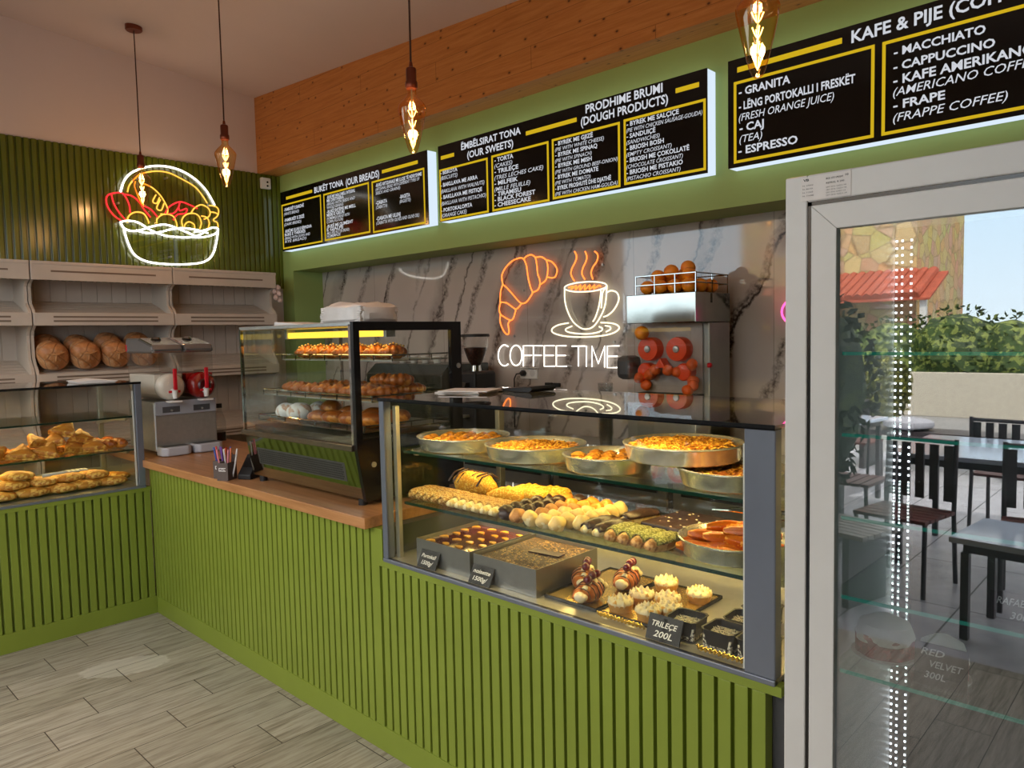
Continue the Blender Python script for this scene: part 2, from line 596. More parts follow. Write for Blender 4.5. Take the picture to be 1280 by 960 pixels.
def pine():
    t = NT('knotty_pine_boards')
    v = t.coords()
    sep = t.node('ShaderNodeSeparateXYZ')
    t.l.new(v, sep.inputs[0])
    hgt = t.math('ADD', sep.outputs['Z'], t.math('MULTIPLY', sep.outputs['Y'], 1.0))
    row = t.math('FLOOR', t.math('DIVIDE', hgt, 0.128))
    comb = t.node('ShaderNodeCombineXYZ')
    t.l.new(t.math('ADD', sep.outputs['X'], t.math('MULTIPLY', row, 3.7)), comb.inputs[0])
    t.l.new(t.math('MULTIPLY', row, 1.3), comb.inputs[1])
    t.l.new(hgt, comb.inputs[2])
    cv = comb.outputs[0]
    grain = t.noise(t.mapping(cv, (1.6, 1, 26)), 2.2, 5.0, 0.6, 0.6)
    fine = t.noise(t.mapping(cv, (5, 1, 120)), 2.0, 3.0)
    tone = t.noise(t.mapping(cv, (0.5, 3, 0.5)), 2.0, 1.0)
    col = t.ramp(grain, [(0.25, rgb(164, 100, 48)), (0.5, rgb(190, 124, 64)), (0.75, rgb(206, 142, 78))])
    col = t.mix(t.math('MULTIPLY', fine, 0.30), col, rgb(164, 98, 44))
    col = t.mix(t.math('MULTIPLY', tone, 0.25), col, rgb(184, 116, 54))
    vor = t.node('ShaderNodeTexVoronoi', voronoi_dimensions='2D')
    kc = t.node('ShaderNodeCombineXYZ')
    t.l.new(t.math('MULTIPLY', t.math('ADD', sep.outputs['X'], t.math('MULTIPLY', row, 3.7)), 4.6), kc.inputs[0])
    t.l.new(t.math('MULTIPLY', hgt, 6.8), kc.inputs[1])
    t.l.new(kc.outputs[0], vor.inputs['Vector'])
    vor.inputs['Scale'].default_value = 1.0
    k = t.ramp(vor.outputs['Distance'], [(0.026, (1, 1, 1)), (0.05, (0.30, 0.30, 0.30)), (0.10, (0, 0, 0))])
    col = t.mix(k, col, rgb(92, 48, 22))
    fr = t.math('ABSOLUTE', t.math('SUBTRACT', t.math('FRACT', t.math('DIVIDE', hgt, 0.128)), 0.5))
    seam = t.math('GREATER_THAN', fr, 0.49)
    xs = t.math('FRACT', t.math('DIVIDE', t.math('ADD', sep.outputs['X'], t.math('MULTIPLY', row, 0.83)), 2.3))
    seam2 = t.math('LESS_THAN', xs, 0.0016)
    col = t.mix(t.math('MULTIPLY', t.math('MAXIMUM', seam, seam2), 0.6), col, rgb(60, 30, 14))
    return t.principled(col, 0.42, 0, 0.35)
M['pine'] = pine()

def worktop():
    t = NT('oak_worktop')
    v = t.coords()
    g = t.noise(t.mapping(v, (1.5, 26, 26)), 2.0, 5.0, 0.6, 0.4)
    col = t.ramp(g, [(0.25, rgb(150, 100, 60)), (0.55, rgb(178, 126, 82)), (0.8, rgb(194, 144, 100))])
    return t.principled(col, 0.32, 0, 0.45)
M['worktop'] = worktop()

def floor_tiles():
    t = NT('wood_look_floor_tiles')
    v = t.coords()
    sep = t.node('ShaderNodeSeparateXYZ')
    t.l.new(v, sep.inputs[0])
    x, y = sep.outputs['X'], sep.outputs['Y']
    fx = t.math('DIVIDE', t.math('SUBTRACT', x, 0.013), 0.2005)
    row = t.math('FLOOR', fx)
    fy = t.math('DIVIDE', t.math('ADD', t.math('ADD', y, 0.03), t.math('MULTIPLY', t.math('SUBTRACT', row, 1.0), 0.2)), 0.6)
    colm = t.math('FLOOR', fy)
    def edge(f, size, w):
        fr = t.math('FRACT', f)
        d = t.math('MULTIPLY', t.math('MINIMUM', fr, t.math('SUBTRACT', 1.0, fr)), size)
        return t.math('LESS_THAN', d, w)
    seam = t.math('MAXIMUM', edge(fx, 0.2005, 0.0016), edge(fy, 0.6, 0.0020))
    comb = t.node('ShaderNodeCombineXYZ')
    t.l.new(t.math('ADD', t.math('MULTIPLY', row, 5.3), x), comb.inputs[0])
    t.l.new(t.math('ADD', t.math('MULTIPLY', colm, 3.1), y), comb.inputs[1])
    t.l.new(t.math('MULTIPLY', t.math('ADD', row, t.math('MULTIPLY', colm, 7.0)), 0.61), comb.inputs[2])
    cv = comb.outputs[0]
    wnz = t.node('ShaderNodeTexWhiteNoise', noise_dimensions='2D')
    c2 = t.node('ShaderNodeCombineXYZ')
    t.l.new(row, c2.inputs[0])
    t.l.new(colm, c2.inputs[1])
    t.l.new(c2.outputs[0], wnz.inputs['Vector'])
    g1 = t.noise(t.mapping(cv, (24, 1.6, 1)), 1.6, 6.0, 0.62, 0.5)
    g2 = t.noise(t.mapping(cv, (70, 5, 1)), 1.6, 4.0, 0.6, 0.2)
    g = t.math('MULTIPLY_ADD', g2, 0.45, t.math('MULTIPLY', g1, 0.6))
    col = t.ramp(g, [(0.28, rgb(92, 82, 70)), (0.42, rgb(142, 133, 119)), (0.55, rgb(172, 164, 150)), (0.75, rgb(192, 185, 172))])
    tone = t.ramp(wnz.outputs['Value'], [(0.0, (0.84, 0.83, 0.80)), (1.0, (1.06, 1.04, 1.02))])
    col = t.mix(1.0, col, tone, 'MULTIPLY')
    # pale dried puddle stain by the counter
    dx = t.math('DIVIDE', t.math('SUBTRACT', t.math('MULTIPLY_ADD', y, -0.30, x), 0.735), 0.115)
    dy = t.math('DIVIDE', t.math('ADD', y, 0.385), 0.19)
    rr = t.math('ADD', t.math('POWER', t.math('ABSOLUTE', dx), 2.0), t.math('POWER', t.math('ABSOLUTE', dy), 2.0))
    rr = t.math('ADD', rr, t.math('MULTIPLY', t.math('SUBTRACT', t.noise(v, 22.0, 4.0), 0.5), 0.9))
    st = t.ramp(rr, [(0.86, (1, 1, 1)), (1.0, (0, 0, 0))])
    col = t.mix(t.math('MULTIPLY', st, 0.38), col, rgb(226, 220, 210))
    col = t.mix(seam, col, rgb(60, 50, 42))
    nrm = t.bump(g, 0.12, 0.003)
    rough = t.math('MULTIPLY_ADD', st, -0.12, 0.5)
    return t.principled(col, rough, 0, 0.4, nrm)
M['floor'] = floor_tiles()

# ------------------------------------------------------------------ room
LX = -1.742          # left wall
YS, YB = 1.856, 2.15  # upper green wall, marble wall
JX = -1.55           # side of the marble recess
SOF = 2.165          # underside of the upper wall
RX = 6.4
structure('floor', MB().box((LX - 0.1, OPEN_Y, -0.08), (RX + 0.1, YB + 0.2, 0.0)), M['floor'], smooth=0)
structure('wall_left', MB().box((LX - 0.15, OPEN_Y - 0.6, 0), (LX, YB + 0.2, 4.4)), M['ceiling'], smooth=0)
structure('wall_back', MB().box((LX, YB, 0), (RX, YB + 0.15, 4.2)), M['marble'], smooth=0)
structure('wall_right', MB().box((RX, OPEN_Y - 0.6, 0), (RX + 0.15, YB + 0.2, 4.2)), M['green_slat'], smooth=0)
# upper green wall above the recess, with the pier at the left
wb = MB()
wb.box((LX, YS, SOF), (RX, YB, 3.3))
structure('wall_upper', wb, M['green_wall_lit'], smooth=0)
structure('wall_pier', MB().box((LX, YS, 0), (JX, YB, SOF)), M['green_wall_lit'], smooth=0)
# sloping ceiling
def ceil_z(x, y):
    return 3.665 - 0.056 * (x + 1.742) - 0.09 * (y - 1.656)
cb = MB()
cs = [(LX, OPEN_Y - 0.6), (RX, OPEN_Y - 0.6), (RX, YB), (LX, YB)]
cb.add([(x, y, ceil_z(x, y)) for x, y in cs] + [(x, y, ceil_z(x, y) + 0.12) for x, y in cs],
       [(3, 2, 1, 0), (4, 5, 6, 7), (0, 1, 5, 4), (1, 2, 6, 5), (2, 3, 7, 6), (3, 0, 4, 7)])
structure('ceiling', cb, M['ceiling'], smooth=0)
# wall over the shop front
fb = MB()
fb.box((LX, OPEN_Y - 0.15, OPEN_Z), (RX, OPEN_Y, 4.3))
fb.box((LX, OPEN_Y - 0.15, 0), (OPEN_X0, OPEN_Y, OPEN_Z))
fb.box((OPEN_X1, OPEN_Y - 0.15, 0), (RX, OPEN_Y, OPEN_Z))
structure('wall_front', fb, M['ceiling'], smooth=0)
# pine boarding under the ceiling
pb = MB()
x0, x1, y0, y1, z0 = LX, RX, 1.656, YS + 0.02, 3.012
pb.add([(x0, y0, z0), (x1, y0, z0), (x1, y1, z0 + 0.008), (x0, y1, z0 + 0.008),
        (x0, y0, ceil_z(x0, y0)), (x1, y0, ceil_z(x1, y0)), (x1, y1, ceil_z(x1, y1)), (x0, y1, ceil_z(x0, y1))],
       [(3, 2, 1, 0), (4, 5, 6, 7), (0, 1, 5, 4), (1, 2, 6, 5), (2, 3, 7, 6), (3, 0, 4, 7)])
structure('trim_1', pb, M['pine'], smooth=0)
# ribbed green cladding on the left wall
def ribs(n, pitch, z0, z1, gap=0.011, depth=0.012, back=0.012):
    """profile of vertical slats along local x, front towards local -y"""
    poly = [(0, back)]
    for i in range(n):
        a, b = i * pitch, (i + 1) * pitch
        poly += [(a, 0.0), (a + gap, 0.0), (a + gap, -depth), (b, -depth), (b, 0.0)]
    poly.append((n * pitch, back))
    out = []
    for p in poly:
        if not out or (abs(p[0] - out[-1][0]) > 1e-7 or abs(p[1] - out[-1][1]) > 1e-7):
            out.append(p)
    return MB().prism(out, 2, z0, z1)
n_up = int((YS + 2.2) / 0.046)
rb = ribs(n_up, 0.046, 2.02, 3.016, gap=0.013, depth=0.016)
rb.build('trim_2', M['green_slat'], loc=(LX + 0.012, YS - n_up * 0.046, 0), rot=(0, 0, math.radians(90)), smooth=0, kind='structure', bevel=0.004)
ribs(25, 0.046, 0.0, 2.02, gap=0.013, depth=0.016).build('trim_3', M['green_slat'], loc=(LX + 0.012, -2.29, 0), rot=(0, 0, math.radians(90)), smooth=0, kind='structure', bevel=0.004)  # unseen slats, added to darken what the warmer glass reflects

# ------------------------------------------------------------------ counters
def counter_front(t, name, n, z0, z1, x0, label=None):
    return ribs(n, 0.0436, z0, z1, gap=0.0105, depth=0.018, back=0.02).build(name, M['green'], t, loc=(x0, 0.0185, 0), smooth=0, bevel=0.0015)
t = thing('service_counter', 'long green counter with vertical ribs under the oak worktop and the large glass showcase', 'counter', (0, 0, 0))
counter_front(t, 'ribbed_panel', 50, 0.097, 0.852, -0.032)
counter_front(t, 'ribbed_panel', 34, 0.097, 0.712, 2.169)
b = MB()
b.box((-0.03, -0.003, 0.0), (3.69, 0.02, 0.098))
b.build('kick_board', M['green'], t, smooth=0, bevel=0.002)
b = MB()
b.prism([(2.148, 0.098), (2.168, 0.098), (2.168, 0.714), (3.69, 0.714), (3.69, 0.738), (2.19, 0.738), (2.19, 0.852), (2.148, 0.852)], 1, -0.002, 0.03)
b.build('edge_trim', M['green'], t, smooth=0)
b = MB()
b.box((0.0, 0.0405, 0.0), (2.19, 0.62, 0.852))
b.box((2.19, 0.0405, 0.0), (3.69, 0.62, 0.735))
b.build('carcass', M['dark_grey'], t, smooth=0)
t = thing('oak_worktop', 'honey oak worktop on the ribbed green counter, under the drink dispenser and the pastry warmer', 'worktop', (0, 0, 0.852))
b = MB()
b.box((0.002, -0.042, 0.0), (2.14, 0.68, 0.042))
b.box((-0.7, 0.0, 0.0), (0.002, 0.68, 0.042))
b.build('worktop_slab', M['worktop'], t, smooth=0, bevel=0.003)

t = thing('corner_counter', 'dark green ribbed counter carrying the glass showcase at the left edge', 'counter', (0, -2.15, 0), math.radians(90))
def cf(n, z0, z1, x0):
    return ribs(n, 0.0437, z0, z1, gap=0.0115, depth=0.018, back=0.02).build('ribbed_panel', M['green'], t, loc=(x0, 0.0185, 0), smooth=0, bevel=0.0015)
cf(49, 0.1, 0.714, 0.0)
MB().box((0.0, -0.004, 0), (2.146, 0.02, 0.1)).build('kick_board', M['green'], t, smooth=0, bevel=0.002)
MB().box((0.0, -0.002, 0.714), (2.146, 0.03, 0.738)).build('edge_trim', M['green'], t, smooth=0)
MB().box((0.0, 0.0415, 0), (2.146, 0.66, 0.735)).build('carcass', M['green'], t, smooth=0)

# ------------------------------------------------------------------ glass showcases
def showcase(label, W, loc, rotz, depth=0.62, right_post=0.075):
    t = thing('glass_showcase', label, 'display case', loc, rotz)
    H = 1.338 - 0.738
    b = MB().box((0.0, 0.0, 0.0), (W, depth, 0.012))
    b.build('base_deck', M['steel'], t, smooth=0)
    b = MB().box((0.0, -0.006, -0.002), (W, 0.012, 0.012))
    b.build('sill_strip', M['grey_post'], t, smooth=0, bevel=0.002)
    for x0, w in ((0.0, 0.028), (W - right_post, right_post)):
        MB().box((x0, -0.004, 0.012), (x0 + w, 0.03, H - 0.008)).build('front_post', M['grey_post'], t, smooth=0, bevel=0.003)
    for x0 in (0.0, W - 0.03):
        MB().box((x0, depth - 0.03, 0.012), (x0 + 0.025, depth, H - 0.008)).build('back_post', M['post_inner'], t, smooth=0, bevel=0.002)
    MB().box((0.030, 0.034, 0.012), (0.050, 0.052, H - 0.03)).build('inner_post', M['post_inner'], t, smooth=0, bevel=0.002)
    MB().box((W - right_post - 0.010, 0.012, 0.012), (W - right_post - 0.003, 0.018, H - 0.05)).build('inner_post', M['white_plastic'], t, smooth=0)
    MB().box((0.028, 0.0, 0.012), (W - right_post, 0.006, H - 0.008)).build('front_pane', M['glass_front'], t, smooth=0)
    for x0 in (0.006, W - 0.012):
        MB().box((x0, 0.03, 0.012), (x0 + 0.006, depth - 0.03, H - 0.008)).build('side_pane', M['glass_front'], t, smooth=0)
    MB().box((0.0, -0.006, H - 0.008), (W, depth, H)).build('top_pane', M['glass_top'], t, smooth=0)
    b = MB()
    b.box((0.0, -0.008, H - 0.010), (W, -0.0065, H + 0.001))
    b.box((0.0, -0.008, H - 0.0115), (W, 0.028, H - 0.0085))
    b.build('top_edge', M['black'], t, smooth=0)
    MB().box((0.03, depth - 0.03, H - 0.03), (W - 0.03, depth - 0.004, H - 0.0085)).build('rear_rail', M['post_inner'], t, smooth=0)
    MB().box((0.03, depth - 0.03, 0.012), (W - 0.03, depth - 0.004, 0.05)).build('rear_rail', M['post_inner'], t, smooth=0)
    half = W / 2
    MB().box((0.03, depth - 0.016, 0.05), (half + 0.03, depth - 0.012, H - 0.03)).build('sliding_door', M['glass_front'], t, smooth=0)
    MB().box((half - 0.03, depth - 0.026, 0.05), (W - 0.03, depth - 0.022, H - 0.03)).build('sliding_door', M['glass_front'], t, smooth=0)
    for z in (0.2085, 0.398):
        sh = MB().box((0.054, 0.062, z), (W - 0.016, depth - 0.06, z + 0.008)).build('glass_shelf', M['shelf_glass'], t, smooth=0)
        MB().box((0.054, 0.0585, z - 0.0005), (W - 0.016, 0.0625, z + 0.0085)).build('shelf_edge', M['glass_edge'], sh, smooth=0)
        for x0 in (0.03, W - 0.05):
            br = MB().prism([(depth - 0.04, z - 0.075), (depth - 0.04, z - 0.002), (0.11, z - 0.002), (0.13, z - 0.022), (0.30, z - 0.03)], 0, x0, x0 + 0.012)
            br.build('shelf_bracket', M['post_inner'], t, smooth=0)
    return t
CX0, CX1 = 2.197, 3.676
showcase('large glass showcase with round pans on its top shelf, set on the ribbed counter', CX1 - CX0, (CX0, 0.0, 0.738), 0.0)
showcase('glass showcase of triangular pies at the left edge, on the corner counter', 2.1, (0.0, -2.13, 0.738), math.radians(90), depth=0.66, right_post=0.036)
# the showcases' own strip lamps
WARM = (1.0, 0.70, 0.22)
def strip(name, x, y, z, length, energy, rotz=0.0, color=WARM, tilt=0.0, w=0.02):
    return lamp(name, 'AREA', (x, y, z), energy, color, rot=(tilt, 0, rotz), shape='RECTANGLE', size=length, size_y=w)
strip('showcase_lamp', 2.93, 0.045, 1.318, 1.3, 7.5, tilt=math.radians(25))
strip('showcase_lamp', 2.93, 0.30, 1.132, 1.3, 4.0, w=0.03)
strip('showcase_lamp', 2.93, 0.33, 0.940, 1.3, 4.5, w=0.03)
strip('corner_showcase_lamp', -0.30, -1.08, 1.312, 1.9, 2.0, math.radians(90), w=0.03)
strip('corner_showcase_lamp', -0.30, -1.08, 1.132, 1.9, 4.5, math.radians(90), w=0.03)
strip('corner_showcase_lamp', -0.30, -1.08, 0.940, 1.9, 4.5, math.radians(90), w=0.03)

# ------------------------------------------------------------------ fridge at the right
def fridge():
    X0, X1, Y0, Y1, H = 3.708, 4.47, -0.03, 0.62, 1.872
    t = thing('glass_door_fridge', 'tall white upright fridge with a glass door mirroring the terrace', 'fridge', (X0, Y0, 0))
    W, D = X1 - X0, Y1 - Y0
    b = MB()   # open-fronted cabinet shell
    th = 0.047
    b.box((0, 0.0, 0.0), (th, D, H)).box((W - th, 0.0, 0.0), (W, D, H))
    b.box((th, 0.0, H - 0.056), (W - th, D, H)).box((th, 0.0, 0.0), (W - th, D, 0.12)).box((th, D - 0.03, 0.12), (W - th, D, H - 0.056))
    b.build('cabinet', M['fridge_white'], t, smooth=0, bevel=0.003)
    b = MB()
    b.box((th, 0.004, 0.12), (th + 0.008, 0.05, H - 0.056)).box((W - th - 0.008, 0.004, 0.12), (W - th, 0.05, H - 0.056))
    b.box((th, 0.004, H - 0.064), (W - th, 0.05, H - 0.056))
    b.build('door_gasket', M['black'], t, smooth=0)
    a, c, z0, z1, fr = th + 0.008, W - th - 0.008, 0.128, H - 0.064, 0.052
    d = MB()
    d.prism([(a, z0), (a + fr, z0 + fr), (a + fr, z1 - fr), (a, z1)], 1, 0.0, 0.04)
    d.prism([(a, z1), (a + fr, z1 - fr), (c - fr, z1 - fr), (c, z1)], 1, 0.0, 0.04)
    d.prism([(c, z1), (c - fr, z1 - fr), (c - fr, z0 + fr), (c, z0)], 1, 0.0, 0.04)
    d.prism([(c, z0), (c - fr, z0 + fr), (a + fr, z0 + fr), (a, z0)], 1, 0.0, 0.04)
    door = d.build('door', M['fridge_white'], t, smooth=0, bevel=0.0015)
    MB().box((a + fr - 0.004, 0.012, z0 + fr - 0.004), (c - fr + 0.004, 0.017, z1 - fr + 0.004)).build('door_pane', M['fridge_glass'], door, smooth=0)
    MB().box((c - 0.03, -0.04, 0.8), (c - 0.012, -0.001, 1.15)).build('door_handle', M['grey_post'], door, smooth=0, bevel=0.004)
    MB().box((th, D - 0.036, 0.12), (W - th, D - 0.0305, H - 0.056)).build('inner_back', plain('fridge_lining', rgb(72, 76, 80), 0.4, var=0.03), t, smooth=0)
    for k, z in enumerate((0.795, 0.963, 1.14, 1.323, 1.5)):
        s = MB().box((th + 0.02, 0.09, z - 0.006), (W - th - 0.02, D - 0.05, z)).build('fridge_shelf', M['shelf_glass'], t, smooth=0)
        MB().box((th + 0.02, 0.087, z - 0.0065), (W - th - 0.02, 0.0905, z + 0.0005)).build('shelf_edge', M['glass_edge_glow'], s, smooth=0)
    for x in (th + 0.012, W - th - 0.022):
        st = MB().box((x - 0.014, D - 0.06, 0.2), (x + 0.034, D - 0.04, H - 0.08)).build('light_strip', M['dark_grey'], t, smooth=0)
        dots = MB()
        z = 0.22
        while z < H - 0.09:
            for dx in (-0.014, 0.0, 0.022):  # outer columns imitate the strip's reflections as extra glowing points
                dots.box((x + 0.004 + dx, D - 0.062, z), (x + 0.0085 + dx, D - 0.059, z + 0.005))
            z += 0.019
        dots.build('light_points', M['led_dot'], st, smooth=0)
    s2 = MB().box((th + 0.004, 0.055, 0.2), (th + 0.012, 0.075, H - 0.09)).build('light_strip', M['white_plastic'], t, smooth=0)
    dots = MB()
    z = 0.22
    while z < H - 0.1:
        dots.box((th + 0.0115, 0.061, z), (th + 0.0135, 0.069, z + 0.007))
        z += 0.02
    dots.build('light_points', M['led_dot'], s2, smooth=0)
    # rating label, top left corner
    lb = MB().box((0.034, -0.0012, H - 0.053), (0.135, 0.001, H - 0.004)).build('rating_label', M['paper'], t, smooth=0, label='small printed white rating label')
    ink = MB()
    pl = lambda u, v, d: Vector((0.034 + u, -0.0016, H - 0.053 + v))
    text_into(ink, 'MOD. GTX UPRIGHT', 0.052, 0.038, 0.0034, 0.034, 0.01, 0, pl)
    text_into(ink, 'REFRIG. R 290', 0.052, 0.029, 0.0034, 0.036, 0.01, 0, pl)
    rng = random.Random(3)
    for k in range(4):
        text_into(ink, '230 V  50 Hz  CLASS 4  ' + str(rng.randint(100, 999)), 0.052, 0.021 - 0.0055 * k, 0.0026, 0.042 - 0.004 * rng.random(), 0, 0, pl)
        text_into(ink, 'N. ' + str(rng.randint(10000, 99999)), 0.004, 0.030 - 0.007 * k, 0.0026, 0.020 + 0.004 * rng.random(), 0, 0, pl)
    text_into(ink, 'VB', 0.005, 0.040, 0.005, 0.012, 0.03, 0, pl)
    text_into(ink, '10', 0.090, 0.040, 0.004, 0.006, 0.02, 0, pl)
    ink.build('label_print', M['black_matt'], lb, smooth=0)
    lamp('fridge_lamp', 'AREA', (X1 - th - 0.03, Y1 - 0.09, 1.0), 2.0, (0.93, 0.97, 1.0), rot=(math.radians(-90), 0, math.radians(-55)), shape='RECTANGLE', size=0.02, size_y=1.4)
    return t
M['glass_edge_glow'] = emitter('glowing_green_glass_edge', (0.03, 0.50, 0.34, 1), 0.35)  # no lamp: light caught in the shelf edges is put in as glow
fridge()
# covered red velvet cakes and price cards on the fridge shelf
red_cake = speckle('red_velvet_crumb', rgb(140, 12, 22), rgb(180, 36, 42), 70, 0.55)
cream = plain('white_cream', rgb(240, 232, 214), 0.5, spec=0.4, var=0.05, bump=0.3, bscale=40)
def cake_slice(label, x, y, r, z=0.795):
    t = thing('red_velvet_cake', label, 'cake', (x, y, z), 0.0, 'red cakes in the fridge')
    MB().lathe([(0.0, 0.0), (r * 1.15, 0.0), (r * 1.15, 0.004), (0, 0.004)], 24).build('cake_board', M['white_plastic'], t)
    MB().lathe([(0.0, 0.004), (r, 0.004), (r, 0.045), (r * 0.96, 0.052), (0, 0.054)], 28, wob=lambda a, i: 1 + 0.03 * math.sin(7 * a + i)).build('sponge', red_cake, t)
    MB().lathe([(r * 1.02, 0.036), (r * 1.0, 0.052), (r * 0.85, 0.074), (r * 0.4, 0.088), (0, 0.09)], 28, wob=lambda a, i: 1 + 0.04 * math.sin(5 * a + 2 * i)).build('icing', cream, t)
cake_slice('red velvet cake under white icing at the left of the fridge shelf', 3.845, 0.21, 0.062)
cake_slice('small red cake right of the bigger cake on the fridge shelf', 3.975, 0.165, 0.048)

blackboard = plain('blackboard_card', rgb(24, 25, 27), 0.55, var=0.1)
chalk = emitter('chalk_writing', (1, 1, 1, 1), 0.0)
chalk = plain('chalk_white', rgb(232, 232, 226), 0.7, var=0.02)
def price_card(label, lines, loc, w=0.10, h=0.062, lean=0.45, rotz=0.0):
    """black card leaning back; lines = (text, u, v, cap, width)"""
    t = thing('price_card', label, 'price card', loc, rotz, 'black price cards')
    mt = rotm(rx=-lean)
    MB().box((-w / 2, 0, 0), (w / 2, 0.003, h), mt).build('card', blackboard, t, smooth=0)
    ft = MB().prism([(0.0, 0.0), (h * math.sin(lean) + 0.02, 0.0), (h * math.sin(lean) * 0.9 + 0.003, h * math.cos(lean) * 0.9), (h * math.sin(lean) * 0.9, h * math.cos(lean) * 0.9)], 0, -0.006, 0.006)
    ft.build('foot', blackboard, t, smooth=0)
    ink = MB()
    for s, u, v, cap, wd in lines:
        text_into(ink, s, u - w / 2, v, cap, wd, 0.012, 0.25, lambda a, c, d: mt @ Vector((a, -0.0008, c)))
    ink.build('writing', chalk, t, smooth=0)
    return t
price_card('black card chalked with RAFAELLO 300L high in the fridge', [('RAFAELLO', 0.012, 0.038, 0.014, 0.076), ('300L', 0.035, 0.012, 0.014, 0.04)], (4.12, 0.10, 0.963), w=0.10, lean=0.1)
price_card('black card chalked with RED VELVET 300L beside the red cakes', [('RED', 0.012, 0.064, 0.014, 0.045), ('VELVET', 0.03, 0.04, 0.014, 0.062), ('300L', 0.02, 0.016, 0.014, 0.04)], (3.985, 0.100, 0.795), w=0.10, h=0.088, lean=0.1)

# ------------------------------------------------------------------ lit menu signs
SY, SZ0, SZ1 = 1.77, 2.336, 2.84
def menu_sign(label, x0, x1, titles, bars, boxes):
    """boxes: (x0, x1, rows) with rows = (text, z baseline, x start, x end, italic)"""
    t = thing('menu_lightbox', label, 'menu sign', (x0, SY, SZ0), 0.0, 'lit menu signs over the counter')
    W, H = x1 - x0, SZ1 - SZ0
    MB().box((0.0, 0.006, 0.0), (W, YS - SY, H)).build('lit_body', M['lightbox_side'], t, smooth=0)
    MB().box((-0.001, 0.0, -0.001), (W + 0.001, 0.0055, H + 0.001)).build('front_panel', M['sign_black'], t, smooth=0)
    pl = lambda u, v, d: Vector((u - x0, -0.0012, v - SZ0))
    def rect(mb, a, c, p, q):
        mb.box((a - x0, -0.0016, p - SZ0), (c - x0, -0.0004, q - SZ0))
    for a, c, zz in bars:
        yb = MB()
        rect(yb, a, c, zz - 0.012, zz + 0.012)
        yb.build('yellow_bar', M['sign_yellow'], t, smooth=0)
    e = 0.013
    tx = MB()
    for s, a, c, zz, cap in titles:
        text_into(tx, s, a, zz, cap, c - a, 0.022, 0, pl)
    tx.build('title_lettering', M['sign_white'], t, smooth=0)
    for a, c, p, q, rows in boxes:
        yb = MB()
        rect(yb, a, c, p, p + e), rect(yb, a, c, q - e, q), rect(yb, a, a + e, p + e, q - e), rect(yb, c - e, c, p + e, q - e)
        yb.build('yellow_frame', M['sign_yellow'], t, smooth=0)
        tx = MB()
        for s, xa, xb, zz, cap, it in rows:
            text_into(tx, s, xa, zz, cap, xb - xa, 0.002 if it else 0.024, 0.22 if it else 0, pl)
        tx.build('menu_lettering', M['sign_white'], t, smooth=0)
    return t
menu_sign('lit black menu sign titled BUKET TONA (OUR BREADS), hung over the bread shelves end', -1.565, 0.413,
    [('BUKËT TONA', -1.02, -0.60, 2.757, 0.046), ('(OUR BREADS)', -0.565, -0.132, 2.748, 0.05)],
    [(-1.47, -1.053, 2.779), (-0.098, 0.315, 2.777)],
    [(-1.552, -0.926, 2.350, 2.733, [('-PAMBUKËT E BARDHË', -1.51, -1.19, 2.672, 0.026, 0), ('(WHITE BREAD)', -1.515, -1.27, 2.636, 0.024, 1), ('-PAMBUKËT E ZEZË', -1.515, -1.19, 2.582, 0.026, 0),
        ('(DARK BREAD)', -1.518, -1.24, 2.546, 0.024, 1), ('-BUKË ME ULLINJ E KËRPUDHA', -1.512, -1.08, 2.488, 0.024, 0), ('BUKË E THEKRËS', -1.515, -1.18, 2.458, 0.024, 0), ('(BREAD WITH OLIVES AND', -1.517, -1.11, 2.428, 0.022, 1), ('RYE BREAD)', -1.519, -1.17, 2.400, 0.022, 1)]),
     (-0.888, -0.266, 2.353, 2.730, [('-BUKË ME FARA E MIELL INTEGRAL', -0.838, -0.445, 2.684, 0.024, 0), ('ME DRITHËRA', -0.84, -0.60, 2.657, 0.024, 0), ('(BREAD WITH SEEDS AND', -0.841, -0.45, 2.630, 0.022, 1), ('WHOLE GRAINS)', -0.841, -0.61, 2.603, 0.022, 1),
        ('-BUKË SHTËPIE ME MIELL', -0.845, -0.443, 2.570, 0.024, 0), ('MISRI E GRURI', -0.847, -0.60, 2.543, 0.024, 0), ('(HOMEMADE BREAD WITH', -0.849, -0.53, 2.516, 0.022, 1), ('CORN FLOUR)', -0.851, -0.62, 2.490, 0.022, 1),
        ('-BUKË ME QUMËSHT', -0.854, -0.486, 2.454, 0.024, 0), ('E GJALPË', -0.855, -0.62, 2.427, 0.024, 0), ('(MILK AND BUTTER BREAD)', -0.857, -0.54, 2.400, 0.022, 1), ('HOMEMADE', -0.858, -0.66, 2.376, 0.022, 1)]),
     (-0.229, 0.383, 2.345, 2.727, [('-BUKË ARTIZANALE ME LLOJE TË NDRYSHME', -0.18, 0.355, 2.678, 0.024, 0), ('(ARTISANAL BREAD WITH DIFFERENT TYPES OF', -0.182, 0.33, 2.650, 0.022, 1), ('SEEDS AND GRAINS)', -0.183, 0.11, 2.622, 0.022, 1),
        ('-ÇIABATA', -0.184, -0.047, 2.549, 0.026, 0), ('(CIABATTA)', -0.185, -0.047, 2.517, 0.024, 1), ('-BAGETA', 0.103, 0.22, 2.553, 0.026, 0), ('(BAGUETTE)', 0.101, 0.225, 2.521, 0.024, 1),
        ('-ÇIABATA ME ULLINJ', -0.185, 0.105, 2.433, 0.026, 0), ('(CIABATTA WITH OLIVES AND OLIVE OIL)', -0.187, 0.316, 2.401, 0.024, 1)])])
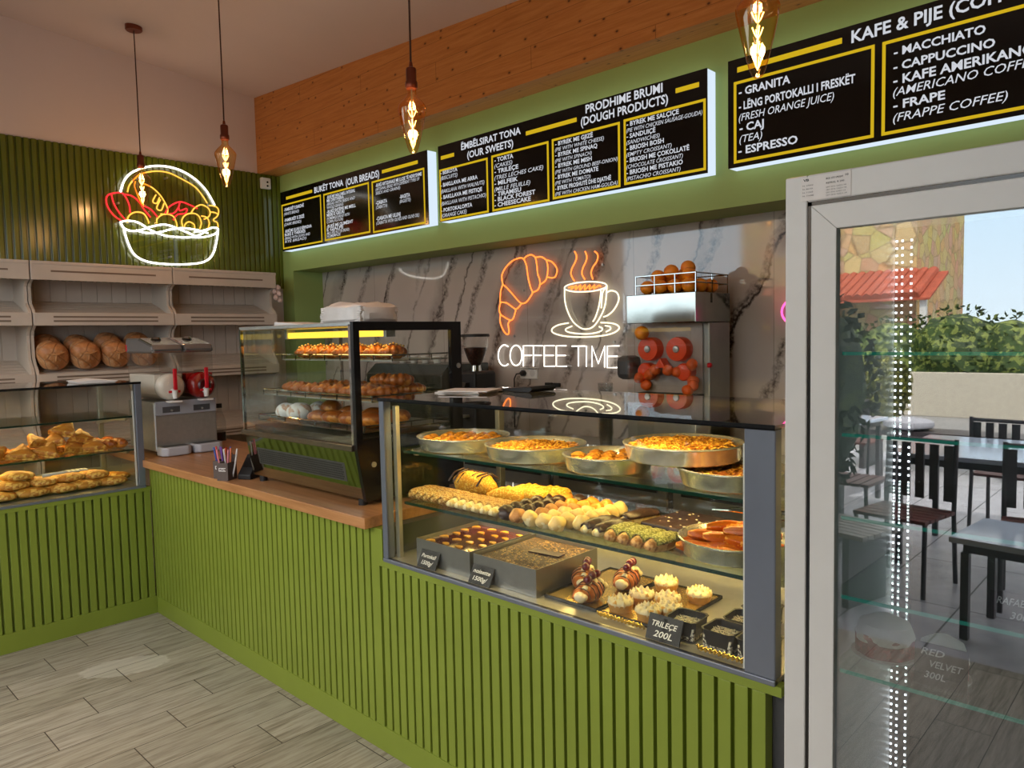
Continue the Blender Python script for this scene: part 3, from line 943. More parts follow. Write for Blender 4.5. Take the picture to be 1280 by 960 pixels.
menu_sign('lit black menu sign titled EMBELSIRAT TONA and PRODHIME BRUMI, middle of three', 0.532, 2.540,
    [('ËMBËLSIRAT TONA', 0.763, 1.296, 2.774, 0.042), ('(OUR SWEETS)', 0.819, 1.232, 2.711, 0.043), ('PRODHIME BRUMI', 1.792, 2.29, 2.786, 0.045), ('(DOUGH PRODUCTS)', 1.757, 2.322, 2.724, 0.045)],
    [(0.560, 0.692, 2.759), (1.338, 1.727, 2.766), (2.366, 2.498, 2.772)],
    [(0.540, 1.006, 2.340, 2.684, [('- BISKOTA', 0.553, 0.721, 2.648, 0.025, 0), ('(BISCUITS)', 0.552, 0.72, 2.612, 0.025, 1), ('- BAKLLAVA ME ARRA', 0.552, 0.911, 2.566, 0.025, 0), ('(BAKLLAVA WITH WALNUTS)', 0.552, 0.972, 2.524, 0.025, 1),
        ('- BAKLLAVA ME FISTIQE', 0.552, 0.95, 2.484, 0.025, 0), ('(BAKLLAVA WITH PISTACHIO)', 0.552, 0.985, 2.442, 0.025, 1), ('- PORTOKALOPITA', 0.552, 0.855, 2.398, 0.025, 0), ('(ORANGE CAKE)', 0.552, 0.80, 2.362, 0.025, 1)]),
     (1.040, 1.515, 2.340, 2.688, [('- TORTA', 1.067, 1.23, 2.642, 0.026, 0), ('(CAKES)', 1.066, 1.22, 2.606, 0.025, 1), ('- TRILEÇE', 1.065, 1.27, 2.571, 0.026, 0), ('(TRES LECHES CAKE)', 1.064, 1.471, 2.533, 0.025, 1),
        ('- MILFEIK', 1.063, 1.265, 2.498, 0.026, 0), ('(MILLE FEUILLE)', 1.062, 1.365, 2.462, 0.025, 1), ('- TIRAMISU', 1.061, 1.29, 2.430, 0.026, 0), ('- BLACK FOREST', 1.060, 1.405, 2.398, 0.026, 0), ('- CHEESECAKE', 1.058, 1.368, 2.364, 0.026, 0)]),
     (1.541, 2.022, 2.345, 2.692, [('- BYREK ME GJIZË', 1.566, 1.84, 2.6480, 0.0235, 0), ('(PIE WITH WHITE CHEESE)', 1.565, 1.915, 2.6162, 0.021, 1), ('- BYREK ME SPINAQ', 1.565, 1.87, 2.5844, 0.0235, 0), ('(PIE WITH SPINACH)', 1.564, 1.83, 2.5527, 0.021, 1), ('- BYREK ME MISH', 1.564, 1.83, 2.5209, 0.0235, 0), ('(PIE WITH GROUND BEEF-ONION)', 1.563, 2.005, 2.4891, 0.021, 1), ('- BYREK ME DOMATE', 1.562, 1.875, 2.4573, 0.0235, 0), ('(PIE WITH TOMATO)', 1.561, 1.82, 2.4256, 0.021, 1), ('- BYREK PROSHUTË DHE DJATHË', 1.561, 1.96, 2.3938, 0.0235, 0), ('(PIE WITH CHICKEN HAM-GOUDA)', 1.560, 2.003, 2.3620, 0.021, 1)]),
     (2.047, 2.534, 2.350, 2.697, [('- BYREK ME SALÇIÇE', 2.066, 2.384, 2.6560, 0.0235, 0), ('(PIE WITH CHICKEN SAUSAGE-GOUDA)', 2.065, 2.515, 2.6242, 0.021, 1), ('- SANDUIÇË', 2.065, 2.245, 2.5924, 0.0235, 0), ('(SANDWICHES)', 2.064, 2.27, 2.5607, 0.021, 1), ('- BRIOSH BOSH', 2.064, 2.295, 2.5289, 0.0235, 0), ('(EMPTY CROISSANT)', 2.063, 2.34, 2.4971, 0.021, 1), ('- BRIOSH ME ÇOKOLLATË', 2.063, 2.442, 2.4653, 0.0235, 0), ('(CHOCOLATE CROISSANT)', 2.062, 2.405, 2.4336, 0.021, 1), ('- BRIOSH ME PISTAKIO', 2.062, 2.405, 2.4018, 0.0235, 0), ('(PISTACHIO CROISSANT)', 2.062, 2.391, 2.3700, 0.021, 1)])])
menu_sign('lit black menu sign titled KAFE & PIJE (COFFEE), hung above the fridge', 2.653, 4.66,
    [('KAFE & PIJE (COFFEE & DRINKS)', 3.221, 4.20, 2.768, 0.05)],
    [(2.70, 3.182, 2.789), (4.28, 4.60, 2.785)],
    [(2.682, 3.315, 2.354, 2.736, [('- GRANITA', 2.708, 2.956, 2.667, 0.036, 0), ('- LËNG PORTOKALLI I FRESKËT', 2.708, 3.238, 2.600, 0.036, 0), ('(FRESH ORANGE JUICE)', 2.708, 3.15, 2.548, 0.034, 1), ('- CAJ', 2.711, 2.832, 2.498, 0.036, 0), ('(TEA)', 2.711, 2.824, 2.447, 0.034, 1), ('- ESPRESSO', 2.705, 2.991, 2.393, 0.036, 0)]),
     (3.345, 4.62, 2.354, 2.736, [('- MACCHIATO', 3.39, 3.714, 2.667, 0.033, 0), ('- CAPPUCCINO', 3.389, 3.746, 2.608, 0.033, 0), ('- KAFE AMERIKANO', 3.389, 3.875, 2.552, 0.036, 0), ('(AMERICANO COFFEE)', 3.389, 3.895, 2.505, 0.034, 1), ('- FRAPE', 3.39, 3.58, 2.452, 0.034, 0), ('(FRAPPE COFFEE)', 3.39, 3.79, 2.401, 0.034, 1)])])

# ------------------------------------------------------------------ neon signs
COFFEE = {
  'orange': [[(0.771,1.911),(0.764,1.972),(0.8,2.023),(0.868,2.066),(0.942,2.08),(0.974,2.069)],[(0.974,2.069),(1.004,2.087),(1.047,2.091),(1.081,2.07)],[(1.081,2.07),(1.132,2.07),(1.177,2.045)],[(1.177,2.045),(1.222,2.03),(1.259,1.993),(1.266,1.964),(1.25,1.931),(1.22,1.926),(1.182,1.933)],[(0.974,2.069),(0.997,2.026),(1.011,1.942),(1.033,1.871),(1.048,1.84),(1.023,1.807),(0.991,1.779),(0.958,1.771),(0.926,1.782),(0.87,1.832),(0.812,1.884),(0.771,1.911)],[(1.081,2.07),(1.092,2.018),(1.098,1.96),(1.113,1.924),(1.115,1.889),(1.096,1.855),(1.048,1.84)],[(1.177,2.045),(1.188,1.999),(1.183,1.953),(1.167,1.914),(1.12,1.889)],[(0.771,1.911),(0.749,1.863),(0.742,1.803),(0.747,1.79),(0.801,1.782),(0.851,1.755),(0.892,1.735),(0.925,1.752),(0.947,1.775)],[(0.747,1.79),(0.731,1.742),(0.744,1.705),(0.789,1.679),(0.831,1.662),(0.856,1.664),(0.874,1.688),(0.892,1.735)],[(0.744,1.705),(0.737,1.656),(0.761,1.6),(0.794,1.566),(0.817,1.568),(0.821,1.599),(0.814,1.635),(0.834,1.659)],[(1.414,2.08),(1.43,2.046),(1.419,2.014),(1.39,1.972),(1.382,1.939),(1.396,1.91),(1.41,1.892)],[(1.498,2.072),(1.511,2.039),(1.503,2.007),(1.479,1.97),(1.471,1.932),(1.494,1.896)],[(1.573,2.065),(1.596,2.042),(1.59,2.005),(1.558,1.969),(1.543,1.933),(1.556,1.894)],[(1.359,1.853),(1.395,1.86),(1.38,1.841),(1.424,1.863),(1.416,1.837),(1.459,1.864),(1.451,1.833),(1.494,1.863),(1.491,1.832),(1.533,1.86),(1.528,1.832),(1.569,1.857),(1.562,1.835),(1.603,1.852),(1.617,1.844)]],
  'white': [[(1.662,1.848),(1.658,1.842),(1.647,1.835),(1.628,1.83),(1.602,1.825),(1.571,1.822),(1.537,1.82),(1.5,1.82),(1.462,1.821),(1.426,1.823),(1.393,1.827),(1.365,1.833),(1.344,1.839),(1.33,1.846),(1.326,1.853),(1.33,1.86),(1.342,1.866),(1.363,1.872),(1.39,1.876),(1.423,1.88),(1.458,1.881),(1.496,1.881),(1.533,1.88),(1.568,1.877),(1.6,1.873),(1.626,1.868),(1.645,1.862),(1.657,1.855),(1.662,1.848)],[(1.327,1.847),(1.328,1.774),(1.348,1.706),(1.39,1.637),(1.447,1.596),(1.489,1.584),(1.537,1.591),(1.579,1.62),(1.627,1.684),(1.652,1.748),(1.663,1.849)],[(1.616,1.827),(1.616,1.803),(1.601,1.728),(1.576,1.664),(1.552,1.63)],[(1.654,1.836),(1.633,1.813),(1.625,1.781),(1.618,1.711)],[(1.663,1.806),(1.696,1.815),(1.735,1.802),(1.751,1.77),(1.74,1.733),(1.707,1.692),(1.667,1.666),(1.634,1.657)],[(1.354,1.627),(1.273,1.617),(1.22,1.596),(1.215,1.573),(1.257,1.555),(1.345,1.54),(1.488,1.534),(1.625,1.541),(1.712,1.558),(1.751,1.584),(1.732,1.606),(1.68,1.618),(1.613,1.622)],[(1.383,1.606),(1.331,1.588),(1.346,1.57),(1.418,1.558),(1.516,1.554),(1.598,1.565),(1.626,1.583),(1.599,1.598)],[(1.646,1.602),(1.679,1.596),(1.686,1.58),(1.652,1.564)]],
  'text': [[(0.81,1.476),(0.793,1.486),(0.774,1.49),(0.755,1.486),(0.738,1.475),(0.724,1.459),(0.715,1.439),(0.711,1.416),(0.713,1.393),(0.721,1.372),(0.734,1.356),(0.751,1.346),(0.77,1.342),(0.789,1.346),(0.806,1.356)],[(0.94,1.416),(0.937,1.395),(0.928,1.375),(0.916,1.36),(0.9,1.35),(0.882,1.346),(0.865,1.349),(0.849,1.359),(0.837,1.375),(0.829,1.394),(0.827,1.416),(0.831,1.438),(0.839,1.458),(0.852,1.473),(0.869,1.483),(0.886,1.486),(0.903,1.483),(0.919,1.473),(0.931,1.457),(0.938,1.438),(0.94,1.416)],[(1.039,1.482),(0.955,1.482),(0.951,1.341)],[(0.953,1.416),(1.029,1.417)],[(1.128,1.481),(1.047,1.482),(1.043,1.342)],[(1.045,1.417),(1.116,1.417)],[(1.232,1.481),(1.144,1.481),(1.141,1.344),(1.232,1.346)],[(1.142,1.417),(1.223,1.417)],[(1.332,1.48),(1.249,1.48),(1.246,1.346),(1.334,1.347)],[(1.248,1.417),(1.325,1.417)],[(1.38,1.477),(1.487,1.477)],[(1.433,1.477),(1.431,1.347)],[(1.498,1.477),(1.495,1.346)],[(1.54,1.345),(1.542,1.476),(1.59,1.367),(1.64,1.476),(1.638,1.344)],[(1.749,1.477),(1.66,1.476),(1.658,1.342),(1.747,1.344)],[(1.659,1.413),(1.735,1.413)]],
}
BASKET = {
  'white': [[(0.494,2.702),(0.523,2.786),(0.574,2.853),(0.664,2.906),(0.755,2.936),(0.857,2.945),(0.96,2.929),(1.065,2.88),(1.149,2.805),(1.201,2.725),(1.221,2.684)],[(0.504,2.423),(0.528,2.325),(0.571,2.237),(0.657,2.191),(0.798,2.178),(0.988,2.188),(1.12,2.218),(1.191,2.288),(1.231,2.422),(1.239,2.489)],[(0.482,2.477),(0.536,2.491),(0.613,2.484),(0.709,2.431),(0.809,2.402),(0.881,2.398)],[(0.482,2.477),(0.505,2.433),(0.561,2.416),(0.63,2.43),(0.701,2.461),(0.813,2.488),(0.916,2.464),(0.979,2.444),(1.064,2.413)],[(0.591,2.425),(0.668,2.411),(0.769,2.426),(0.853,2.454),(0.959,2.474),(1.088,2.465),(1.154,2.449)],[(0.892,2.399),(0.998,2.403),(1.087,2.432),(1.178,2.494),(1.239,2.495),(1.221,2.454),(1.13,2.418),(1.042,2.407)],[(1.044,2.45),(1.11,2.466),(1.167,2.487)]],
  'orange': [[(0.544,2.708),(0.56,2.761),(0.601,2.816),(0.652,2.86),(0.753,2.895),(0.855,2.899),(0.957,2.865),(1.062,2.816),(1.124,2.749),(1.159,2.694)],[(0.606,2.797),(0.598,2.755),(0.623,2.678),(0.649,2.62)],[(0.648,2.792),(0.716,2.771),(0.765,2.736),(0.803,2.689),(0.836,2.62),(0.828,2.573),(0.781,2.568)],[(0.754,2.714),(0.727,2.659),(0.756,2.648),(0.779,2.696)],[(0.786,2.681),(0.754,2.611),(0.788,2.598),(0.812,2.655)],[(0.532,2.476),(0.538,2.517),(0.568,2.55),(0.611,2.565),(0.656,2.555),(0.683,2.511),(0.688,2.485)],[(0.748,2.491),(0.754,2.528),(0.793,2.563),(0.834,2.572),(0.879,2.558),(0.903,2.505),(0.902,2.469)],[(0.949,2.484),(0.945,2.537),(0.981,2.583),(1.04,2.6),(1.083,2.583),(1.102,2.531),(1.089,2.48)],[(0.959,2.468),(0.971,2.507),(1.004,2.528),(1.042,2.51),(1.045,2.476)],[(1.018,2.593),(1.053,2.644),(1.109,2.676),(1.164,2.656),(1.18,2.614),(1.16,2.58),(1.126,2.561)],[(1.105,2.585),(1.149,2.578),(1.169,2.537),(1.156,2.486)],[(1.176,2.679),(1.232,2.674),(1.253,2.644),(1.24,2.598),(1.204,2.562),(1.237,2.543),(1.242,2.507)],[(1.18,2.625),(1.218,2.625),(1.252,2.611)]],
  'red': [[(0.494,2.483),(0.434,2.526),(0.395,2.591),(0.394,2.65),(0.424,2.68),(0.499,2.697),(0.53,2.667),(0.552,2.609),(0.555,2.553)],[(0.429,2.674),(0.444,2.607),(0.478,2.545),(0.521,2.495)],[(0.518,2.689),(0.575,2.682),(0.621,2.647),(0.658,2.59),(0.704,2.534)],[(0.649,2.62),(0.708,2.596),(0.759,2.539)],[(0.814,2.572),(0.852,2.632),(0.937,2.68),(1.022,2.662),(1.075,2.642)],[(0.814,2.572),(0.88,2.583),(0.92,2.629),(0.937,2.68)],[(0.925,2.634),(0.934,2.61),(0.988,2.632),(0.975,2.593),(0.911,2.576),(0.878,2.53)]],
}
def hull(pts):
    pts = sorted(set(pts))
    def half(ps):
        h = []
        for p in ps:
            while len(h) > 1 and (h[-1][0] - h[-2][0]) * (p[1] - h[-2][1]) - (h[-1][1] - h[-2][1]) * (p[0] - h[-2][0]) <= 0:
                h.pop()
            h.append(p)
        return h
    a, b2 = half(pts), half(pts[::-1])
    return a[:-1] + b2[:-1]
def smooth_path(ps, sub=5):
    """Catmull-Rom through the points"""
    out = []
    n = len(ps)
    if n < 3:
        return ps
    for i in range(n - 1):
        p0, p1, p2, p3 = ps[max(i - 1, 0)], ps[i], ps[i + 1], ps[min(i + 2, n - 1)]
        for k in range(sub):
            u = k / sub
            out.append(tuple(0.5 * ((2 * p1[j]) + (-p0[j] + p2[j]) * u + (2 * p0[j] - 5 * p1[j] + 4 * p2[j] - p3[j]) * u * u + (-p0[j] + 3 * p1[j] - 3 * p2[j] + p3[j]) * u ** 3) for j in range(2)))
    out.append(ps[-1])
    return out
def neon_tubes(lines, to3, r, sharp=False):
    b = MB()
    for ln in lines:
        ps = ln if sharp else smooth_path(ln)
        b.tube([to3(*p) for p in ps], r, 8)
    return b
t = thing('coffee_neon_sign', 'COFFEE TIME neon sign with orange croissant and steaming white cup on the marble', 'neon sign', (1.25, 2.125, 1.70))
p3 = lambda u, v: Vector((u - 1.25, 0.0, v - 1.70))
neon_tubes(COFFEE['orange'], p3, 0.0046).build('orange_tubes', M['neon_orange'], t)
neon_tubes(COFFEE['white'], p3, 0.0046).build('white_tubes', M['neon_warm'], t)
neon_tubes(COFFEE['text'], p3, 0.0043, True).build('lettering', M['neon_white'], t)
hp = hull([p for k in COFFEE for ln in COFFEE[k] for p in ln])
cx_, cz_ = sum(p[0] for p in hp) / len(hp), sum(p[1] for p in hp) / len(hp)
MB().prism([((p[0] - cx_) * 1.06 + cx_ - 1.25, (p[1] - cz_) * 1.06 + cz_ - 1.70) for p in hp], 1, 0.008, 0.013).build('acrylic_backing', M['acrylic'], t, smooth=0)
sp = MB()
for u, v in ((0.95, 1.86), (1.62, 1.98), (0.85, 1.55), (1.70, 1.50)):
    sp.cyl((u - 1.25, 0.012, v - 1.70), (u - 1.25, 0.025, v - 1.70), 0.008, n=10)
sp.build('spacer_pin', M['steel'], t)

t = thing('basket_neon_sign', 'neon bread basket with a white handle and red baguettes on the slatted wall', 'neon sign', (-1.66, 0.86, 2.55))
p3 = lambda u, v: Vector((0.0, u - 0.86, v - 2.55))
neon_tubes(BASKET['white'], p3, 0.0060).build('white_tubes', M['neon_basket'], t)
neon_tubes(BASKET['orange'], p3, 0.0052).build('amber_tubes', M['neon_amber'], t)
neon_tubes(BASKET['red'], p3, 0.0052).build('red_tubes', M['neon_red'], t)
hp = hull([p for k in BASKET for ln in BASKET[k] for p in ln])
cx_, cz_ = sum(p[0] for p in hp) / len(hp), sum(p[1] for p in hp) / len(hp)
MB().prism([((p[0] - cx_) * 1.07 + cx_ - 0.86, (p[1] - cz_) * 1.07 + cz_ - 2.55) for p in hp], 0, -0.018, -0.013).build('acrylic_backing', M['acrylic'], t, smooth=0)
sp = MB()
for u, v in ((0.85, 2.86), (0.48, 2.62), (1.24, 2.56), (0.85, 2.24)):
    sp.cyl((-0.075, u - 0.86, v - 2.55), (-0.010, u - 0.86, v - 2.55), 0.008, n=10)
sp.build('spacer_pin', M['steel'], t)

t = thing('ring_neon_sign', 'pink neon ring on the marble just beside the fridge edge', 'neon sign', (2.85, 2.125, 1.645))
ring = [(0.085 * math.cos(a), 0.0, 0.07 * math.sin(a)) for a in [2 * math.pi * i / 28 for i in range(28)]]
MB().tube(ring, 0.006, 8, closed=True).build('pink_tube', M['neon_pink'], t)
MB().prism([(1.1 * p[0], 1.1 * p[2]) for p in ring], 1, 0.008, 0.012).build('acrylic_backing', M['acrylic'], t, smooth=0)
MB().cyl((0, 0.012, 0.06), (0, 0.025, 0.06), 0.008, n=10).build('spacer_pin', M['steel'], t)

# ------------------------------------------------------------------ bread shelves on the left wall
def bread_shelves(label, y0, y1, left_panel=True, group='cream bread shelving along the left wall'):
    """one bay, front at x = -1.35; local x runs into the room, local y along the wall"""
    BX = LX + 0.012
    t = thing('bread_shelf_unit', label, 'shelving', (BX, y0, 0), 0.0, group)
    W = y1 - y0
    F = -1.35 - BX
    b = MB()
    n = 9
    for i in range(n):
        b.box((0.0, i * W / n, 0.55), (0.010, (i + 1) * W / n - 0.004, 2.11))
    b.box((-0.004, 0, 0.55), (0.004, W, 2.11))
    b.build('back_panel', M['cream_paint'], t, smooth=0)
    # curved side panel
    prof = [(0.0, 0.55), (F - 0.02, 0.55), (F - 0.02, 0.80)]
    for za, zb in ((0.86, 1.285), (1.36, 1.687), (1.775, 1.995)):
        h = zb - za
        for u in [i / 10 for i in range(11)]:
            z = za + h * u
            if u < 0.35:
                d = 0.5 - 0.5 * math.cos(math.pi * u / 0.35)
            elif u < 0.85:
                d = 1.0
            else:
                d = 0.5 + 0.5 * math.cos(math.pi * (u - 0.85) / 0.15)
            prof.append((F - 0.012 - 0.075 * d, z))
    prof += [(F - 0.012, 2.10), (0.0, 2.10)]
    for yy in (0.0, W - 0.018):
        MB().prism(prof, 1, yy, yy + 0.018).build('side_panel', M['cream_paint'], t, smooth=0)
    for nm, za, zb in (('top_trim', 1.995, 2.118), ('front_rail', 1.687, 1.775), ('front_rail', 1.285, 1.36), ('front_rail', 0.80, 0.87)):
        r = MB().box((F - 0.02, 0.001, za), (F, W - 0.001, zb)).build(nm, M['cream_paint'], t, smooth=0, bevel=0.003)
        g = MB()
        ks = (0.5,) if nm == 'top_trim' else (0.35, 0.68)
        for k in ks:
            zc = za + (zb - za) * k
            g.box((F - 0.001, 0.12, zc - 0.006), (F + 0.0008, W - 0.12, zc + 0.006))
        g.build('groove', M['cream_dark'], r, smooth=0)
    MB().box((0.0, 0.0, 2.10), (F + 0.004, W, 2.122)).build('top_board', M['cream_paint'], t, smooth=0, bevel=0.003)
    for za in (1.76, 1.345, 0.86):
        s = MB()
        for k in range(6):
            u0, u1 = k / 6, (k + 1) / 6 - 0.03
            xa, xb = F - 0.025 - u0 * (F - 0.04), F - 0.025 - u1 * (F - 0.04)
            za_, zb_ = za + 0.11 * u0, za + 0.11 * u1
            s.add([(xa, 0.02, za_), (xb, 0.02, zb_), (xb, W - 0.02, zb_), (xa, W - 0.02, za_),
                   (xa, 0.02, za_ - 0.014), (xb, 0.02, zb_ - 0.014), (xb, W - 0.02, zb_ - 0.014), (xa, W - 0.02, za_ - 0.014)],
                  [(0, 1, 2, 3), (7, 6, 5, 4), (0, 4, 5, 1), (1, 5, 6, 2), (2, 6, 7, 3), (3, 7, 4, 0)])
        s.build('slatted_shelf', M['cream_paint'], t, smooth=0)
    return t
bread_shelves('cream shelf unit at the right end of the bread shelving, against the green pier', 0.728, 1.575)
bread_shelves('cream shelf unit holding the round loaves under the neon basket', -0.205, 0.722)
bread_shelves('cream shelf unit at the left edge, mostly out of view', -1.14, -0.211)

# loaves
def loaf_mat():
    t = NT('crusty_bread')
    v = t.coords()
    n1 = t.noise(v, 9, 5.0, 0.6)
    col = t.ramp(n1, [(0.3, rgb(146, 88, 46)), (0.5, rgb(192, 126, 74)), (0.7, rgb(216, 162, 112))])
    cr = t.node('ShaderNodeTexVoronoi', feature='DISTANCE_TO_EDGE')
    t.l.new(t.mapping(v, (1, 1, 1)), cr.inputs['Vector'])
    cr.inputs['Scale'].default_value = 9.0
    ck = t.ramp(cr.outputs['Distance'], [(0.0, (1, 1, 1)), (0.05, (0, 0, 0))])
    fl = t.ramp(t.noise(v, 26, 4.0), [(0.52, (0, 0, 0)), (0.66, (1, 1, 1))])
    col = t.mix(t.math('MULTIPLY', fl, 0.45), col, rgb(220, 190, 150))
    col = t.mix(t.math('MULTIPLY', ck, 0.5), col, rgb(92, 46, 20))
    h = t.math('SUBTRACT', t.noise(v, 40, 4.0), t.math('MULTIPLY', ck, 0.6))
    return t.principled(col, 0.45, 0, 0.45, t.bump(h, 0.6, 0.008))
M['loaf'] = loaf_mat()
def loaf_proto():
    t = thing('bread_loaf', 'round loaf', 'bread', (0, 0, 0), 0.0, 'round loaves on the bread shelf')
    b = MB()
    b.blob((0, 0, 0.095), (0.085, 0.102, 0.10), 24, 16, amp=0.012, freq=9, flat=0.93, pw=0.82)
    b.build('crust', M['loaf'], t)
    s = MB()
    s.tube([(0.066, -0.055, 0.145), (0.084, -0.02, 0.125), (0.090, 0.02, 0.128), (0.074, 0.06, 0.14)], [0.003, 0.0065, 0.0065, 0.003], 8)
    s.tube([(0.050, 0.0, 0.178), (0.082, 0.005, 0.125), (0.094, 0.0, 0.08)], [0.004, 0.008, 0.005], 8)
    s.build('split_crust', plain('pale_split_crust', rgb(186, 128, 76), 0.6, var=0.15, vscale=60, bump=0.4), t)
    return t
lf = Repeat(loaf_proto())
for k, (y, x, s) in enumerate(((-0.085, -1.462, 1.0), (0.118, -1.462, 1.02), (0.318, -1.466, 1.0), (0.520, -1.470, 1.0))):
    lf.put((x, y, 1.366 + (-1.375 - x) * 0.32), 0.2 * (k - 1.5), '%s round brown loaf from the left, front row of the bread shelf' % ORD[k], scale=(0.94 * s, s * 0.97, s), rot=(0, 0.31, 0))
for k, (y, x, s) in enumerate(((-0.075, -1.628, 0.98), (0.122, -1.628, 0.95), (0.325, -1.628, 1.02), (0.53, -1.628, 1.02))):
    lf.put((x, y, 1.366 + (-1.375 - x) * 0.30), 0.5 * k, '%s round brown loaf from the left, back row of the bread shelf' % ORD[k], scale=(0.88 * s, s * 0.97, s * 1.02), rot=(0, 0.31, 0))

# garlic braid hanging on the shelf end
t = thing('garlic_braid', 'small braid of pale garlic bulbs hung on the right end of the bread shelves', 'garlic', (-1.385, 1.60, 1.95))
g_m = plain('garlic_skin', rgb(214, 186, 176), 0.5, var=0.14, vscale=50)
MB().tube([(0, 0, 0.075), (0.004, 0.004, 0.03), (0, 0, -0.04)], 0.006, 8).build('stem', M['paper'], t)
for k in range(7):
    a = k * 2.3
    MB().lathe([(0.0, -0.022), (0.016, -0.018), (0.023, -0.004), (0.018, 0.012), (0.006, 0.022), (0.0, 0.027)], 12,
               (0.018 * math.cos(a), 0.020 * math.sin(a), 0.05 - 0.017 * k), wob=lambda t_, i: 1 + 0.09 * math.cos(5 * t_)).build('garlic_bulb', g_m, t)

# small white alarm sensor near the ceiling
t = thing('alarm_sensor', 'small white sensor box on the slatted wall under the pine boarding', 'sensor', (-1.715, 1.705, 2.93))
MB().box((0.0, -0.045, -0.045), (0.035, 0.045, 0.05)).build('housing', M['white_plastic'], t, smooth=0, bevel=0.008)
for z in (0.012, -0.02):
    MB().cyl((0.034, 0.01, z), (0.0375, 0.01, z), 0.009, n=12).build('lens', M['black'], t)

# ------------------------------------------------------------------ pendant bulbs
def pendant(label, x, y, ztop):
    t = thing('pendant_lamp', label, 'pendant lamp', (x, y, ztop), 0.0, 'amber pendant bulbs over the counter')
    zc = ceil_z(x, y) - ztop
    MB().lathe([(0.0, zc + 0.012), (0.055, zc + 0.012), (0.055, zc - 0.024), (0.05, zc - 0.030), (0.0, zc - 0.030)], 24).build('ceiling_rose', M['copper'], t)
    MB().tube([(0, 0, zc - 0.03), (0.002, 0, zc * 0.5), (0, 0, 0.10)], 0.0042, 8).build('cord', M['cord'], t)
    s = MB()
    s.lathe([(0.0, 0.112), (0.006, 0.108), (0.009, 0.088), (0.020, 0.082), (0.022, 0.076), (0.022, 0.030), (0.026, 0.024), (0.026, 0.004), (0.022, -0.002), (0.0, -0.002)], 20)
    s.build('socket', M['copper'], t)
    prof = [(0.019, 0.0), (0.019, -0.026), (0.024, -0.034), (0.044, -0.055), (0.056, -0.070), (0.0605, -0.080), (0.060, -0.090), (0.054, -0.120), (0.044, -0.165), (0.033, -0.210), (0.023, -0.246), (0.016, -0.262), (0.008, -0.269), (0.0, -0.270)]
    g = MB().lathe(prof, 32).build('bulb_glass', M['amber_glass'], t, smooth=80)
    f = MB()
    for k in range(4):
        zt = -0.090 - 0.042 * k
        w = 0.017 - 0.002 * k
        for sgn in (0, math.pi / 2):
            dx, dy = w * math.cos(sgn + 0.76), w * math.sin(sgn + 0.76)
            f.tube([(dx, dy, zt), (dx * 0.55, dy * 0.55, zt - 0.018), (0, 0, zt - 0.032), (-dx * 0.55, -dy * 0.55, zt - 0.018), (-dx, -dy, zt)], 0.0016, 6)
    f.build('filament', M['filament'], t)
    MB().tube([(0, 0, 0.0), (0, 0, -0.24)], 0.003, 6).build('stem', M['post_inner'], t)
    lamp('pendant_glow', 'POINT', (x, y, ztop - 0.15), 7.0, (1.0, 0.60, 0.32), shadow_soft_size=0.03)
    return t
pendant('farthest amber pendant bulb, hanging in front of the neon basket', -1.09, 0.44, 2.781)
pendant('amber pendant bulb hanging just right of the neon basket', 0.184, 0.44, 2.722)
pendant('amber pendant bulb hanging over the gap between the first two menu signs', 1.907, 0.43, 2.596)
pendant('nearest amber pendant bulb, cut by the top edge above GRANITA', 3.43, 0.43, 2.528)

